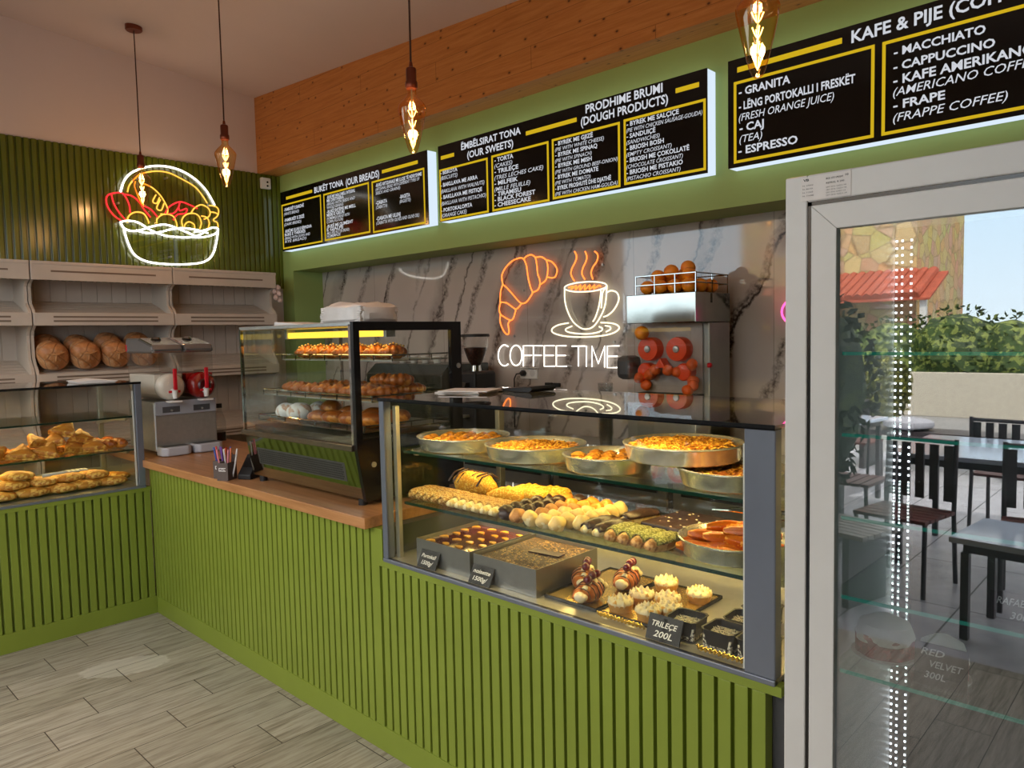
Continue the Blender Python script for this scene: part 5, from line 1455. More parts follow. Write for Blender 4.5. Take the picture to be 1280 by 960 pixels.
# ------------------------------------------------------------------ food materials
F = {}
F['pastry'] = speckle('golden_flaky_pastry', rgb(202, 128, 40), rgb(226, 168, 74), 30, 0.58, rough=0.45, bump=0.5, bscale=60, base2=rgb(170, 96, 34), vscale=12)
F['pastry_pale'] = speckle('pale_golden_pastry', rgb(216, 154, 58), rgb(234, 190, 100), 28, 0.56, rough=0.5, bump=0.5, bscale=70, base2=rgb(178, 106, 34), vscale=12)
F['croissant'] = speckle('glazed_croissant_crust', rgb(170, 92, 32), rgb(206, 132, 56), 24, 0.56, rough=0.3, bump=0.3, bscale=90, base2=rgb(138, 66, 24), vscale=18)
F['choux'] = speckle('pale_choux', rgb(226, 200, 140), rgb(240, 222, 172), 36, 0.55, rough=0.5, bump=0.5, bscale=50, base2=rgb(210, 172, 104), vscale=16)
F['choux_brown'] = speckle('brown_choux', rgb(190, 136, 76), rgb(216, 170, 110), 36, 0.55, rough=0.5, bump=0.5, bscale=50, base2=rgb(150, 96, 52), vscale=16)
F['choc'] = speckle('dark_chocolate_glaze', rgb(58, 42, 38), rgb(82, 60, 52), 30, 0.6, rough=0.3, bump=0.3, bscale=40)
F['choux_orange'] = speckle('caramelised_choux', rgb(222, 140, 44), rgb(240, 186, 96), 36, 0.55, rough=0.4, bump=0.5, bscale=50)
F['crumb'] = speckle('nut_crumb_coating', rgb(196, 144, 66), rgb(226, 192, 122), 190, 0.52, rough=0.7, bump=1.0, bscale=200, base2=rgb(160, 106, 56), vscale=60)
F['pistachio'] = speckle('pistachio_crumb', rgb(150, 146, 76), rgb(196, 188, 120), 190, 0.52, rough=0.7, bump=1.0, bscale=180, base2=rgb(108, 104, 50), vscale=60)
F['brioche'] = speckle('yellow_crumbed_brioche', rgb(232, 166, 36), rgb(246, 206, 92), 150, 0.55, rough=0.6, bump=1.0, bscale=150, base2=rgb(214, 140, 26), vscale=30)
F['kadaif'] = speckle('shredded_kadaif', rgb(196, 134, 38), rgb(232, 184, 76), 90, 0.56, rough=0.5, bump=1.0, bscale=110, base2=rgb(140, 82, 20), vscale=14)
F['baklava'] = speckle('syrupy_baklava', rgb(170, 112, 34), rgb(212, 158, 62), 80, 0.56, rough=0.35, bump=0.8, bscale=120, base2=rgb(122, 72, 18), vscale=30)
F['syrup'] = speckle('brown_syrup_cake', rgb(150, 84, 38), rgb(196, 128, 62), 60, 0.58, rough=0.35, bump=0.7, bscale=90, base2=rgb(112, 58, 26), vscale=16)
F['tulumba'] = speckle('fried_syrup_finger', rgb(214, 112, 24), rgb(236, 156, 50), 50, 0.58, rough=0.25, bump=0.4, bscale=80, base2=rgb(178, 74, 18), vscale=16)
F['cream'] = plain('whipped_cream', rgb(228, 214, 180), 0.5, spec=0.4, var=0.04, bump=0.3, bscale=60)
F['meringue'] = speckle('toasted_meringue', rgb(224, 206, 164), rgb(206, 152, 72), 46, 0.60, rough=0.5, bump=0.2, bscale=60)
F['tart'] = plain('tart_crust', rgb(206, 150, 76), 0.6, var=0.15, vscale=50, bump=0.5, bscale=120)
F['berry'] = plain('dark_cherry', rgb(92, 14, 28), 0.15, spec=0.6, var=0.2)
F['sugar'] = speckle('sugar_dusted_bun', rgb(224, 196, 178), rgb(246, 240, 236), 30, 0.46, rough=0.7, bump=0.3, bscale=60, base2=rgb(190, 130, 84), vscale=8)
F['glaze_red'] = plain('amber_chocolate_glaze', rgb(76, 30, 14), 0.08, spec=0.6, var=0.25, vscale=9)
F['nutcake'] = speckle('nut_sprinkled_cake', rgb(78, 56, 42), rgb(150, 118, 80), 150, 0.62, rough=0.6, bump=1.0, bscale=150, base2=rgb(60, 42, 30), vscale=12)
F['orange_slice'] = plain('candied_orange', rgb(214, 158, 56), 0.25, spec=0.5, var=0.15, vscale=60)
F['gold'] = plain('gold_card', rgb(214, 184, 104), 0.25, metal=0.85, var=0.05)
F['pudding'] = speckle('milk_pudding_chips', rgb(60, 48, 42), rgb(224, 216, 190), 130, 0.5, rough=0.5, bump=0.9, bscale=120)

TOP_Z, MID_Z, BASE_Z = 1.1445, 0.955, 0.7505
# ------------------------------------------------------------------ round pans
def pan(label, x, y, z, R, h=0.046):
    t = thing('round_pan', label, 'baking pan', (x, y, z), 0.0, 'round aluminium pans')
    rb_ = R - 0.012
    MB().lathe([(0.0, 0.0), (rb_ - 0.004, 0.0), (rb_, 0.003), (R - 0.002, h - 0.003), (R + 0.001, h), (R - 0.002, h + 0.002), (R - 0.005, h - 0.001), (rb_ - 0.003, 0.004), (0.0, 0.004)], 56).build('pan_shell', M['alu_pan'], t)
    ring = [((R - 0.001) * math.cos(a), (R - 0.001) * math.sin(a), h) for a in [2 * math.pi * i / 56 for i in range(56)]]
    MB().tube(ring, 0.0032, 6, closed=True).build('rolled_rim', M['alu_pan'], t)
    return t
pan('round pan of small baklava rolls at the left end of the top showcase shelf', 2.385, 0.236, TOP_Z, 0.170)
pan('round pan of golden kadaif, second from the left on the top showcase shelf', 2.741, 0.236, TOP_Z, 0.170)
pan('smaller round pan of coiled rolls in the middle of the top showcase shelf', 3.063, 0.205, TOP_Z, 0.138)
pan('large round pan of kadaif lifted on the rims of two other pans', 3.302, 0.235, TOP_Z + 0.051, 0.168)
pan('round pan of brown syrup cake underneath the lifted pan', 3.462, 0.215, TOP_Z, 0.144)
pan('round pan of fried syrup fingers on the middle shelf by the right post', 3.462, 0.222, MID_Z, 0.146)

def filling(name, label, cat, x, y, z, R, mat, hgt=0.03, amp=0.008, freq=70, lumps=0, parent_mat=None, seed=0):
    """a whole round cake that fills a pan, with an uneven top"""
    b = MB()
    rings, n = 22, 72
    vs = []
    for i in range(rings + 1):
        r = R * i / rings
        for j in range(n):
            a = 2 * math.pi * j / n
            px_, py_ = r * math.cos(a), r * math.sin(a)
            zz = hgt + amp * mnoise.noise(Vector((px_ * freq, py_ * freq, seed))) + amp * 0.6 * mnoise.noise(Vector((px_ * freq * 2.3, py_ * freq * 2.3, seed + 5)))
            if lumps:
                zz += amp * abs(math.sin(px_ * lumps)) * 0.9 + amp * abs(math.sin(py_ * lumps)) * 0.9
            if i == rings:
                zz *= 0.7
            vs.append((px_, py_, zz))
    for j in range(n):
        a = 2 * math.pi * j / n
        vs.append((R * 0.955 * math.cos(a), R * 0.955 * math.sin(a), 0.001))
    fs = []
    for i in range(rings + 1):
        for j in range(n):
            k = (j + 1) % n
            if i < rings + 1:
                fs.append((i * n + j, (i + 1) * n + j, (i + 1) * n + k, i * n + k))
    fs.append(tuple((rings + 1) * n + j for j in range(n))[::-1])
    b.add(vs, fs)
    o = b.build(name, mat, loc=(x, y, z + 0.0045), smooth=60)
    return tag(o, label, cat)
def strands(o_name, par, R, hgt, n, mat, rng, r=0.0018):
    b = MB()
    for k in range(n):
        a, rr = rng.uniform(0, 6.28), R * math.sqrt(rng.uniform(0, 1)) * 0.9
        x, y, d = rr * math.cos(a), rr * math.sin(a), rng.uniform(0, 3.14)
        l = rng.uniform(0.012, 0.028)
        pts = []
        for u in (-1, -0.4, 0.3, 1):
            pts.append((x + l * u * math.cos(d + 0.5 * u), y + l * u * math.sin(d + 0.5 * u), hgt + 0.006 * (1 - u * u) + rng.uniform(-0.002, 0.004)))
        b.tube(pts, r, 4)
    b.build(o_name, mat, par, smooth=60)
rng = random.Random(21)
f1 = filling('kadaif_cake', 'golden shredded kadaif filling the second pan on the top shelf', 'pastry', 2.741, 0.236, TOP_Z, 0.157, F['kadaif'], 0.026, 0.009, 60, seed=2)
strands('kadaif_strands', f1, 0.150, 0.028, 420, F['kadaif'], rng)
f2 = filling('kadaif_cake', 'golden shredded kadaif heaped in the lifted pan', 'pastry', 3.302, 0.235, TOP_Z + 0.051, 0.155, F['kadaif'], 0.030, 0.012, 50, seed=8)
strands('kadaif_strands', f2, 0.150, 0.033, 460, F['kadaif'], rng)
f3 = filling('syrup_cake', 'brown syrup cake cut in pieces in the pan under the lifted one', 'cake', 3.462, 0.215, TOP_Z, 0.131, F['syrup'], 0.018, 0.006, 40, lumps=70, seed=4)
strands('kadaif_strands', f3, 0.12, 0.023, 90, F['kadaif'], rng)

def roll_proto():
    b = MB()
    b.blob((0, 0, 0.016), (0.023, 0.023, 0.019), 14, 9, amp=0.004, freq=60, flat=0.85)
    for k in range(3):
        r = 0.018 - 0.005 * k
        b.tube([(r * math.cos(a), r * math.sin(a), 0.029 + 0.002 * k) for a in [6.2832 * i / 12 for i in range(12)]], 0.0026, 5, closed=True)
    return tag(b.build('baklava_roll', F['baklava'], smooth=60), 'roll', 'pastry', 'coiled rolls')
rr = Repeat(roll_proto())
def fill_rolls(cx, cy, z, R, step, what, scale=1.0):
    n = 0
    rows = []
    iy = -6
    pts = []
    for iy in range(-6, 7):
        for ix in range(-6, 7):
            x = ix * step + (iy % 2) * step / 2
            y = iy * step * 0.87
            if math.hypot(x, y) < R - step * 0.5:
                pts.append((y, x, iy))
    rowset = sorted({p[2] for p in pts})
    for y, x, iy in sorted(pts):
        row = [p for p in sorted(pts) if p[2] == iy]
        k = [p[1] for p in row].index(x)
        o = rr.put((cx + x, cy + y, z + 0.0045), rng.uniform(0, 6), 'coiled roll in %s, %s row, %s from left' % (what, ORD[rowset.index(iy)], ORD[k]), scale=(scale, scale, scale * rng.uniform(1.0, 1.2)))
        o['group'] = 'coiled rolls in ' + what
        n += 1
fill_rolls(2.385, 0.236, TOP_Z, 0.158, 0.0485, 'the leftmost top-shelf pan')
fill_rolls(3.063, 0.205, TOP_Z, 0.126, 0.0530, 'the smaller middle pan', 1.1)

# fried syrup fingers
def finger_proto():
    b = MB()
    n, k = 20, 9
    vs, fs = [], []
    for i in range(k + 1):
        u = i / k
        x = -0.05 + 0.10 * u
        R0 = 0.015 * math.sin(math.pi * min(max(u, 0.03), 0.97)) ** 0.35
        for j in range(n):
            a = 2 * math.pi * j / n
            r = R0 * (1 + 0.16 * (1 if j % 4 < 2 else -0.6))
            vs.append((x, r * math.cos(a), r * math.sin(a)))
    for i in range(k):
        for j in range(n):
            fs.append((i * n + j, i * n + (j + 1) % n, (i + 1) * n + (j + 1) % n, (i + 1) * n + j))
    fs += [tuple(range(n))[::-1], tuple(k * n + j for j in range(n))]
    b.add(vs, fs)
    return tag(b.build('syrup_finger', F['tulumba'], smooth=60), 'f', 'pastry', 'syrup fingers in the round pan')
fg = Repeat(finger_proto())
k = 0
lay = [(0.021, [(-0.075, -0.075, 0.3), (-0.02, -0.095, 0.1), (0.045, -0.085, -0.3), (-0.09, -0.03, 0.5), (-0.03, -0.05, 0.35), (0.03, -0.045, 0.2), (0.085, -0.04, -0.2), (-0.085, 0.02, 0.6), (-0.02, 0.0, 0.3), (0.045, 0.0, 0.1), (0.09, 0.015, 0.3), (-0.06, 0.065, 0.5), (0.0, 0.05, 0.4), (0.06, 0.055, 0.2), (0.0, 0.095, 0.1)]),
       (0.044, [(-0.065, -0.03, 0.7), (-0.06, 0.02, 0.8), (-0.02, -0.03, 0.5), (0.0, 0.02, 0.4), (0.045, -0.04, -0.1), (0.05, 0.02, 0.1), (-0.02, 0.065, 0.3), (0.05, 0.065, 0.2)]),
       (0.066, [(-0.03, 0.01, 0.5), (0.02, 0.035, 0.3), (0.03, -0.01, 0.2)])]
for li, (zz, items) in enumerate(lay):
    for j, (dx, dy, rz) in enumerate(items):
        fg.put((3.462 + dx, 0.222 + dy, MID_Z + zz), 0, 'syrup finger in the pan by the right post, %s layer, %s from its front' % (('bottom', 'middle', 'top')[li], ORD[j]), rot=(rng.uniform(0, 1), rng.uniform(-0.12, 0.12), rz + rng.uniform(-0.15, 0.15)))
        k += 1
t = thing('serving_tongs', 'bright steel serving tongs resting on the syrup fingers in the pan', 'tongs', (3.47, 0.335, MID_Z + 0.075), 0.25)
b = MB()
b.tube([(-0.12, 0.0, 0.012), (-0.05, 0.012, 0.018), (0.06, 0.012, 0.010), (0.10, 0.01, 0.004)], [0.004, 0.005, 0.005, 0.009], 8)
b.tube([(-0.12, 0.0, 0.012), (-0.05, -0.012, 0.018), (0.06, -0.012, 0.010), (0.10, -0.01, 0.004)], [0.004, 0.005, 0.005, 0.009], 8)
b.build('tong_arms', M['steel_mirror'], t)

# ------------------------------------------------------------------ eclairs, puffs and cakes on the middle shelf
def eclair_proto(nm, body, top, length=0.13, r=0.021, grp='eclairs', t0=0.05):
    t = thing(nm, 'eclair', 'eclair', (0, 0, 0), 0.0, grp)
    b = MB()
    prof = []
    k = 12
    pts, rs = [], []
    for i in range(k + 1):
        u = i / k
        pts.append((0, -length / 2 + length * u, r * 0.92))
        rs.append(r * max(0.12, math.sin(math.pi * min(max(u, 0.015), 0.985)) ** 0.33))
    b.tube(pts, rs, 14)
    for q in b.v:
        q += Vector((1, 1, 1)) * 0.0018 * mnoise.noise(q * 45)
        if q.z < 0.001:
            q.z = 0.001
    b.build('choux_body', body, t, smooth=70)
    c = MB()
    vs, fs = [], []
    n = 9
    for i in range(k + 1):
        u = t0 + (0.95 - t0) * i / k
        rr_ = r * max(0.12, math.sin(math.pi * u) ** 0.33) * 1.07
        for j in range(n):
            a = math.radians(12 + 156 * j / (n - 1))
            p = Vector((rr_ * math.cos(a), -length / 2 + length * u, r * 0.92 + rr_ * math.sin(a)))
            p += Vector((p.x, 0, p.z - r * 0.92)).normalized() * (0.004 * mnoise.noise(p * 110) + 0.002)
            vs.append(p)
    for i in range(k):
        for j in range(n - 1):
            fs.append((i * n + j, i * n + j + 1, (i + 1) * n + j + 1, (i + 1) * n + j))
    c.add(vs, fs)
    o = c.build('topping', top, t, smooth=70)
    sm = o.modifiers.new('thick', 'SOLIDIFY')
    sm.thickness = 0.003
    return t
e1 = Repeat(eclair_proto('crumb_eclair', F['crumb'], F['crumb'], 0.135, 0.0205, 'nut-crumbed eclairs on the middle shelf'))
e2 = Repeat(eclair_proto('crumb_topped_eclair', F['choux'], F['crumb'], 0.135, 0.0195, 'pale eclairs with crumb tops on the middle shelf', 0.26))
for k in range(5):
    e1.put((2.262 + 0.0425 * k, 0.146, MID_Z), -0.12, '%s fully crumbed eclair from the left in the front row of the middle shelf' % ORD[k])
for k in range(6):
    e2.put((2.476 + 0.0415 * k, 0.142, MID_Z), -0.12, '%s pale crumb-topped eclair from the left, right of the fully crumbed ones' % ORD[k])
e3 = Repeat(eclair_proto('pistachio_eclair', F['choux_brown'], F['pistachio'], 0.13, 0.023, 'pistachio eclairs on the middle shelf', 0.16))
for k in range(4):
    e3.put((3.160 + 0.0475 * k, 0.138 - 0.004 * k, MID_Z), -0.22, '%s green pistachio eclair from the left on the middle shelf' % ORD[k])
e4 = Repeat(eclair_proto('chocolate_eclair', F['choux'], F['choc'], 0.15, 0.022, 'chocolate eclairs on the middle shelf'))
e4.put((3.058, 0.170, MID_Z), -0.18, 'chocolate-glazed eclair next to the cream puffs')
e4.put((3.108, 0.160, MID_Z), -0.18, 'chocolate-glazed eclair next to the pistachio eclairs')
e4.put((3.095, 0.325, MID_Z), -0.30, 'chocolate-glazed eclair lying behind the other two chocolate ones')
# long filled brioche and crumbed horns behind the eclairs
o = MB()
o.blob((0, 0, 0.042), (0.125, 0.05, 0.045), 24, 12, amp=0.010, freq=22, flat=0.92)
o = o.build('long_brioche', F['brioche'], loc=(2.365, 0.305, MID_Z), rot=(0, 0, -0.08), smooth=70)
tag(o, 'long golden brioche with chocolate drips behind the crumbed eclairs', 'brioche')
d = MB()
for k in range(7):
    x = -0.09 + 0.028 * k
    d.tube([(x - 0.012, -0.045, 0.045), (x, -0.025, 0.078), (x + 0.012, 0.01, 0.089), (x + 0.02, 0.038, 0.066)], 0.0036, 6)
d.build('chocolate_drips', F['choc'], o, smooth=60)
def horn():
    b = MB()
    pts, rs = [], []
    for i in range(15):
        u = i / 14
        pts.append((-0.075 + 0.15 * u, 0.006 * math.sin(3 * u), 0.012 + 0.022 * math.sin(math.pi * (0.15 + 0.8 * u))))
        rs.append((0.012 + 0.026 * u ** 0.7) * (1 + 0.10 * math.cos(u * 38)) * (0.55 if i == 14 else 1))
    b.tube(pts, rs, 16)
    for q in b.v:
        if q.z < 0.001:
            q.z = 0.001
    return tag(b.build('crumbed_horn', F['brioche'], smooth=70), 'horn', 'pastry', 'yellow crumbed horns')
hr = Repeat(horn())
for k, (x, y, rz, z) in enumerate(((2.575, 0.265, 0.35, 0), (2.655, 0.292, 0.25, 0), (2.60, 0.345, 0.3, 0), (2.685, 0.365, 0.4, 0))):
    hr.put((x, y, MID_Z + z), rz, '%s yellow crumbed horn behind the eclairs' % ('front left', 'front right', 'rear left', 'rear right')[k])
# cream puffs
def puff_proto(nm, mat, top=None):
    t = thing(nm, 'puff', 'cream puff', (0, 0, 0), 0.0, 'cream puffs on the middle shelf')
    b = MB().blob((0, 0, 0.023), (0.0275, 0.0275, 0.0255), 16, 11, amp=0.005, freq=42, flat=0.88)
    b.build('choux_shell', mat, t, smooth=70)
    if top:
        c = MB()
        vs, fs = [], []
        for i in range(6):
            ph = math.radians(62 * i / 5)
            for j in range(16):
                a = 2 * math.pi * j / 16
                rr_ = 1.09 + 0.03 * math.sin(3 * a + i)
                vs.append((0.0275 * rr_ * math.sin(ph) * math.cos(a), 0.0275 * rr_ * math.sin(ph) * math.sin(a), 0.023 + 0.0262 * rr_ * math.cos(ph)))
        for i in range(5):
            for j in range(16):
                fs.append((i * 16 + j, (i + 1) * 16 + j, (i + 1) * 16 + (j + 1) % 16, i * 16 + (j + 1) % 16))
        c.add(vs, fs)
        c.build('glaze', top, t, smooth=70)
    return t
pf = {'cream': Repeat(puff_proto('cream_puff', F['choux'])), 'brown': Repeat(puff_proto('cream_puff', F['choux_brown'])), 'choc': Repeat(puff_proto('chocolate_puff', F['choc'], F['choc'])), 'orange': Repeat(puff_proto('cream_puff', F['choux_orange']))}
cols = [('choc', 'choc', 'choc', 'choc', 'choc', 'orange'), ('brown', 'choc', 'choc', 'choc', 'choc', 'orange'), ('cream', 'brown', 'brown', 'brown', 'orange', 'choc'), ('cream', 'cream', 'cream', 'brown', 'orange', 'orange'), ('cream', 'cream', 'cream', 'cream', 'orange', 'orange'), (None, 'cream', 'cream', 'cream', 'cream', 'cream')]
names = {'cream': 'pale cream puff', 'brown': 'browned cream puff', 'choc': 'chocolate-covered puff', 'orange': 'caramel-coloured cream puff'}
for c, col in enumerate(cols):
    for r, kind in enumerate(col):
        if kind:
            pf[kind].put((2.735 + 0.0545 * c - 0.004 * r + rng.uniform(-0.002, 0.002), 0.092 + 0.0545 * r + rng.uniform(-0.002, 0.002), MID_Z), rng.uniform(0, 6),
                         '%s on the middle shelf, %s column from left, %s from front' % (names[kind], ORD[c], ORD[r]))
# chocolate slab cake with white crumbs on a gold board
t = thing('chocolate_slab_cake', 'flat chocolate slab cake on a gold board behind the pistachio eclairs', 'cake', (3.235, 0.355, MID_Z), -0.1)
MB().box((-0.115, -0.10, 0), (0.115, 0.13, 0.004)).build('gold_board', F['gold'], t, smooth=0)
MB().box((-0.10, -0.09, 0.004), (0.10, 0.12, 0.024)).build('cake', F['choc'], t, smooth=0, bevel=0.006)
cr = MB()
for k in range(26):
    x, y, s = rng.uniform(-0.09, 0.09), rng.uniform(-0.08, 0.1), rng.uniform(0.0015, 0.004)
    cr.blob((x, y, 0.0245), (s * 1.5, s, s * 0.7), 6, 4)
cr.build('sugar_crumbs', F['cream'], t)

# ------------------------------------------------------------------ trays, croissants and tarts on the base
M['tray_steel'] = plain('dull_tray_steel', rgb(150, 150, 148), 0.38, metal=0.85, var=0.08, vscale=20)
def cake_tray(label, x0, x1, y0, y1, h=0.088):
    t = thing('square_cake_tray', label, 'cake tray', (x0, y0, BASE_Z), 0.0, 'square steel cake trays')
    W, D = x1 - x0, y1 - y0
    b = MB()
    b.box((0, 0, 0), (W, D, 0.002))
    b.box((0, 0, 0.002), (W, 0.0015, h)).box((0, D - 0.0015, 0.002), (W, D, h)).box((0, 0.0015, 0.002), (0.0015, D - 0.0015, h)).box((W - 0.0015, 0.0015, 0.002), (W, D - 0.0015, h))
    b.build('tray_shell', M['tray_steel'], t, smooth=0)
    return t
cake_tray('square steel tray of glazed cake with orange slices on the showcase base', 2.335, 2.612, 0.042, 0.35)
cake_tray('square steel tray of nut-sprinkled cake on the showcase base', 2.630, 2.906, 0.042, 0.35)
t = thing('orange_glazed_cake', 'dark glazed cake dotted with candied orange slices in the left square tray', 'cake', (2.335, 0.042, BASE_Z + 0.0025))
MB().box((0.004, 0.004, 0.0), (0.273, 0.304, 0.074)).build('glazed_slab', F['glaze_red'], t, smooth=0, bevel=0.003)
for k in range(20):
    i, j = k % 4, k // 4
    x, y = 0.038 + 0.066 * i + rng.uniform(-0.008, 0.008), 0.035 + 0.058 * j + rng.uniform(-0.006, 0.006)
    b = MB()
    pts = [(0.0175 * math.cos(math.pi * q / 10), 0.0175 * math.sin(math.pi * q / 10)) for q in range(11)]
    b.prism(pts, 2, 0.0, 0.004, rotm(rz=rng.uniform(-0.5, 0.5), loc=(x, y, 0.0735)))
    b.build('orange_slice', F['orange_slice'], t, smooth=0)
t = thing('nut_cake', 'brown cake covered in chopped nuts in the right square tray', 'cake', (2.630, 0.042, BASE_Z + 0.0025))
MB().box((0.004, 0.004, 0.0), (0.272, 0.304, 0.076)).build('cake', F['nutcake'], t, smooth=0, bevel=0.004)
nb = MB()
for k in range(420):
    x, y = rng.uniform(0.02, 0.262), rng.uniform(0.015, 0.29)
    if mnoise.noise(Vector((x * 14, y * 14, 1.0))) > -0.12:
        s = rng.uniform(0.0014, 0.0034)
        nb.blob((x, y, 0.0765), (s * rng.uniform(1, 1.8), s, s * 0.8), 5, 4)
nb.build('chopped_nuts', plain('chopped_nuts', rgb(178, 146, 100), 0.6, var=0.2, vscale=90), t, smooth=60)
MB().box((0.13, 0.13, 0.078), (0.25, 0.17, 0.0815), rotm(rz=0.12)).build('chocolate_shard', F['choc'], t, smooth=0)

def gold_tray(label, x0, x1, y0, y1):
    t = thing('display_tray', label, 'tray', (x0, y0, BASE_Z), 0.0, 'dark-rimmed display trays')
    W, D = x1 - x0, y1 - y0
    b = MB()
    b.box((0, 0, 0), (W, D, 0.003))
    b.box((0, 0, 0.003), (W, 0.004, 0.010)).box((0, D - 0.004, 0.003), (W, D, 0.010)).box((0, 0.004, 0.003), (0.004, D - 0.004, 0.010)).box((W - 0.004, 0.004, 0.003), (W, D - 0.004, 0.010))
    b.build('tray_body', M['black'], t, smooth=0)
    MB().box((0.006, 0.006, 0.003), (W - 0.006, D - 0.006, 0.0065)).build('gold_card', F['gold'], t, smooth=0)
    return t
gold_tray('dark-rimmed gold tray under the filled croissants', 2.915, 3.112, 0.068, 0.41)
gold_tray('dark-rimmed gold tray under the meringue tarts', 3.120, 3.335, 0.068, 0.40)
def croissant(nm, mat, grp, L=0.15, R=0.034, bend=0.035, cat='croissant'):
    t = thing(nm, 'c', cat, (0, 0, 0), 0.0, grp)
    pts, rs = [], []
    n = 40
    for i in range(n + 1):
        u = -1 + 2 * i / n
        pts.append((L / 2 * u, bend * u * u, 0))
        base = R * (1 - abs(u) ** 1.7) ** 0.62 if abs(u) < 1 else 0
        seg = 0.80 + 0.20 * abs(math.sin(u * math.pi * 2.75 + 0.5 * math.pi))
        rs.append(max(0.0035, base * seg))
    b = MB().tube(pts, rs, 18, squash=0.85)
    for q in b.v:
        q.z += R * 0.72
        if q.z < 0.001:
            q.z = 0.001
    b.build('crust', mat, t, smooth=75)
    return t
def dressed_croissant():
    t = croissant('filled_croissant', F['croissant'], 'filled croissants on the gold tray', 0.15, 0.04, 0.02)
    c = MB()
    for k in range(6):
        u = -0.062 + 0.0248 * k
        c.blob((u, -0.012 + 0.01 * math.sin(k), 0.058 - 9 * u * u * 0.8), (0.0115, 0.011, 0.010), 10, 7, amp=0.004, freq=60)
    c.blob((-0.066, 0.0, 0.03), (0.014, 0.018, 0.016), 10, 7, amp=0.004, freq=60)
    c.build('whipped_cream', F['cream'], t)
    for k in range(3):
        MB().blob((-0.032 + 0.032 * k, -0.010, 0.078 - 0.004 * abs(k - 1)), (0.0135, 0.0135, 0.013), 12, 8).build('cherry', F['berry'], t)
    d = MB()
    for k in range(6):
        u = -0.05 + 0.02 * k
        rr_ = 0.040 * (1 - abs(u / 0.075) ** 1.7) ** 0.62
        d.tube([(u, 0.0 + rr_ * math.cos(a), 0.029 + rr_ * 0.86 * math.sin(a)) for a in [math.radians(q) for q in (-20, 20, 60, 100, 140, 180, 200)]], 0.0016, 5)
    d.build('chocolate_stripes', F['choc'], t)
    return t
dc = Repeat(dressed_croissant())
dc.put((2.962, 0.205, BASE_Z + 0.0066), -1.0 + math.pi, 'left filled croissant with cream and cherries beside the nut cake tray')
dc.put((3.050, 0.120, BASE_Z + 0.0066), -1.35 + math.pi, 'front filled croissant with cream and cherries beside the meringue tarts')
dc.put((3.070, 0.285, BASE_Z + 0.0066), -1.25 + math.pi, 'rear filled croissant with cream and cherries behind the front one')
def tart():
    t = thing('meringue_tart', 't', 'tart', (0, 0, 0), 0.0, 'meringue tarts on the gold tray')
    MB().lathe([(0.0, 0.0), (0.030, 0.0), (0.037, 0.022), (0.0345, 0.023), (0.0, 0.018)], 30, wob=lambda a, i: 1 + 0.018 * math.cos(15 * a)).build('tart_shell', F['tart'], t)
    m = MB()
    m.lathe([(0.0, 0.016), (0.034, 0.018), (0.0375, 0.024), (0.034, 0.031), (0.020, 0.037), (0.0, 0.039)], 30, wob=lambda a, i: 1 + 0.05 * math.cos(13 * a + i))
    for ring_, n, r, z, tilt in ((0, 9, 0.028, 0.023, 0.9), (1, 6, 0.016, 0.031, 0.5), (2, 1, 0.0, 0.036, 0.15)):
        for k in range(n):
            a = 2 * math.pi * k / n + 0.3 * ring_
            ca, sa = math.cos(a), math.sin(a)
            m.tube([(r * ca, r * sa, z), ((r + 0.005 * tilt) * ca, (r + 0.005 * tilt) * sa, z + 0.006), ((r + 0.007 * tilt) * ca, (r + 0.007 * tilt) * sa, z + 0.015)], [0.0095, 0.0065, 0.0006], 8)
    m.build('meringue', F['meringue'], t, smooth=70)
    return t
tr = Repeat(tart())
for k, (x, y, w) in enumerate(((3.165, 0.116, 'front left meringue tart'), (3.178, 0.206, 'second meringue tart from the left, behind the front left one'), (3.175, 0.345, 'rearmost meringue tart'),
                               (3.252, 0.228, 'meringue tart in the middle of the tart tray'), (3.296, 0.165, 'meringue tart behind the two black boxes'), (3.262, 0.112, 'meringue tart behind the TRILECE card'), (3.300, 0.322, 'right rear meringue tart'))):
    tr.put((x, y, BASE_Z + 0.0066), k * 0.9, w + ' on the gold tray')
def pudding_box():
    t = thing('dessert_box', 'b', 'dessert box', (0, 0, 0), 0.0, 'black boxes of trilece')
    w, d, h = 0.043, 0.043, 0.052
    b = MB()
    def ring(s, z):
        k = 0.010
        return [(-w * s + k, -d * s, z), (w * s - k, -d * s, z), (w * s, -d * s + k, z), (w * s, d * s - k, z), (w * s - k, d * s, z), (-w * s + k, d * s, z), (-w * s, d * s - k, z), (-w * s, -d * s + k, z)]
    rings = [ring(0.86, 0.0), ring(1.0, h), ring(1.06, h), ring(1.06, h + 0.002), ring(0.97, h + 0.001), ring(0.84, 0.004)]
    vs = [p for r_ in rings for p in r_]
    fs = [tuple(range(8))[::-1]]
    for i in range(5):
        for j in range(8):
            fs.append((i * 8 + j, i * 8 + (j + 1) % 8, (i + 1) * 8 + (j + 1) % 8, (i + 1) * 8 + j))
    fs.append(tuple(40 + j for j in range(8)))
    b.add(vs, fs)
    b.build('plastic_box', M['black_matt'], t, smooth=0)
    MB().box((-0.0385, -0.0385, 0.004), (0.0385, 0.0385, 0.036)).build('pudding', F['pudding'], t, smooth=0)
    s = MB()
    for k in range(70):
        x, y, a = rng.uniform(-0.03, 0.03), rng.uniform(-0.03, 0.03), rng.uniform(0, 6)
        l = rng.uniform(0.004, 0.010)
        s.tube([(x, y, 0.037), (x + l * math.cos(a), y + l * math.sin(a), 0.037 + rng.uniform(0.001, 0.006))], 0.0012, 4)
    s.build('white_shavings', F['cream'], t)
    return t
bx = Repeat(pudding_box())
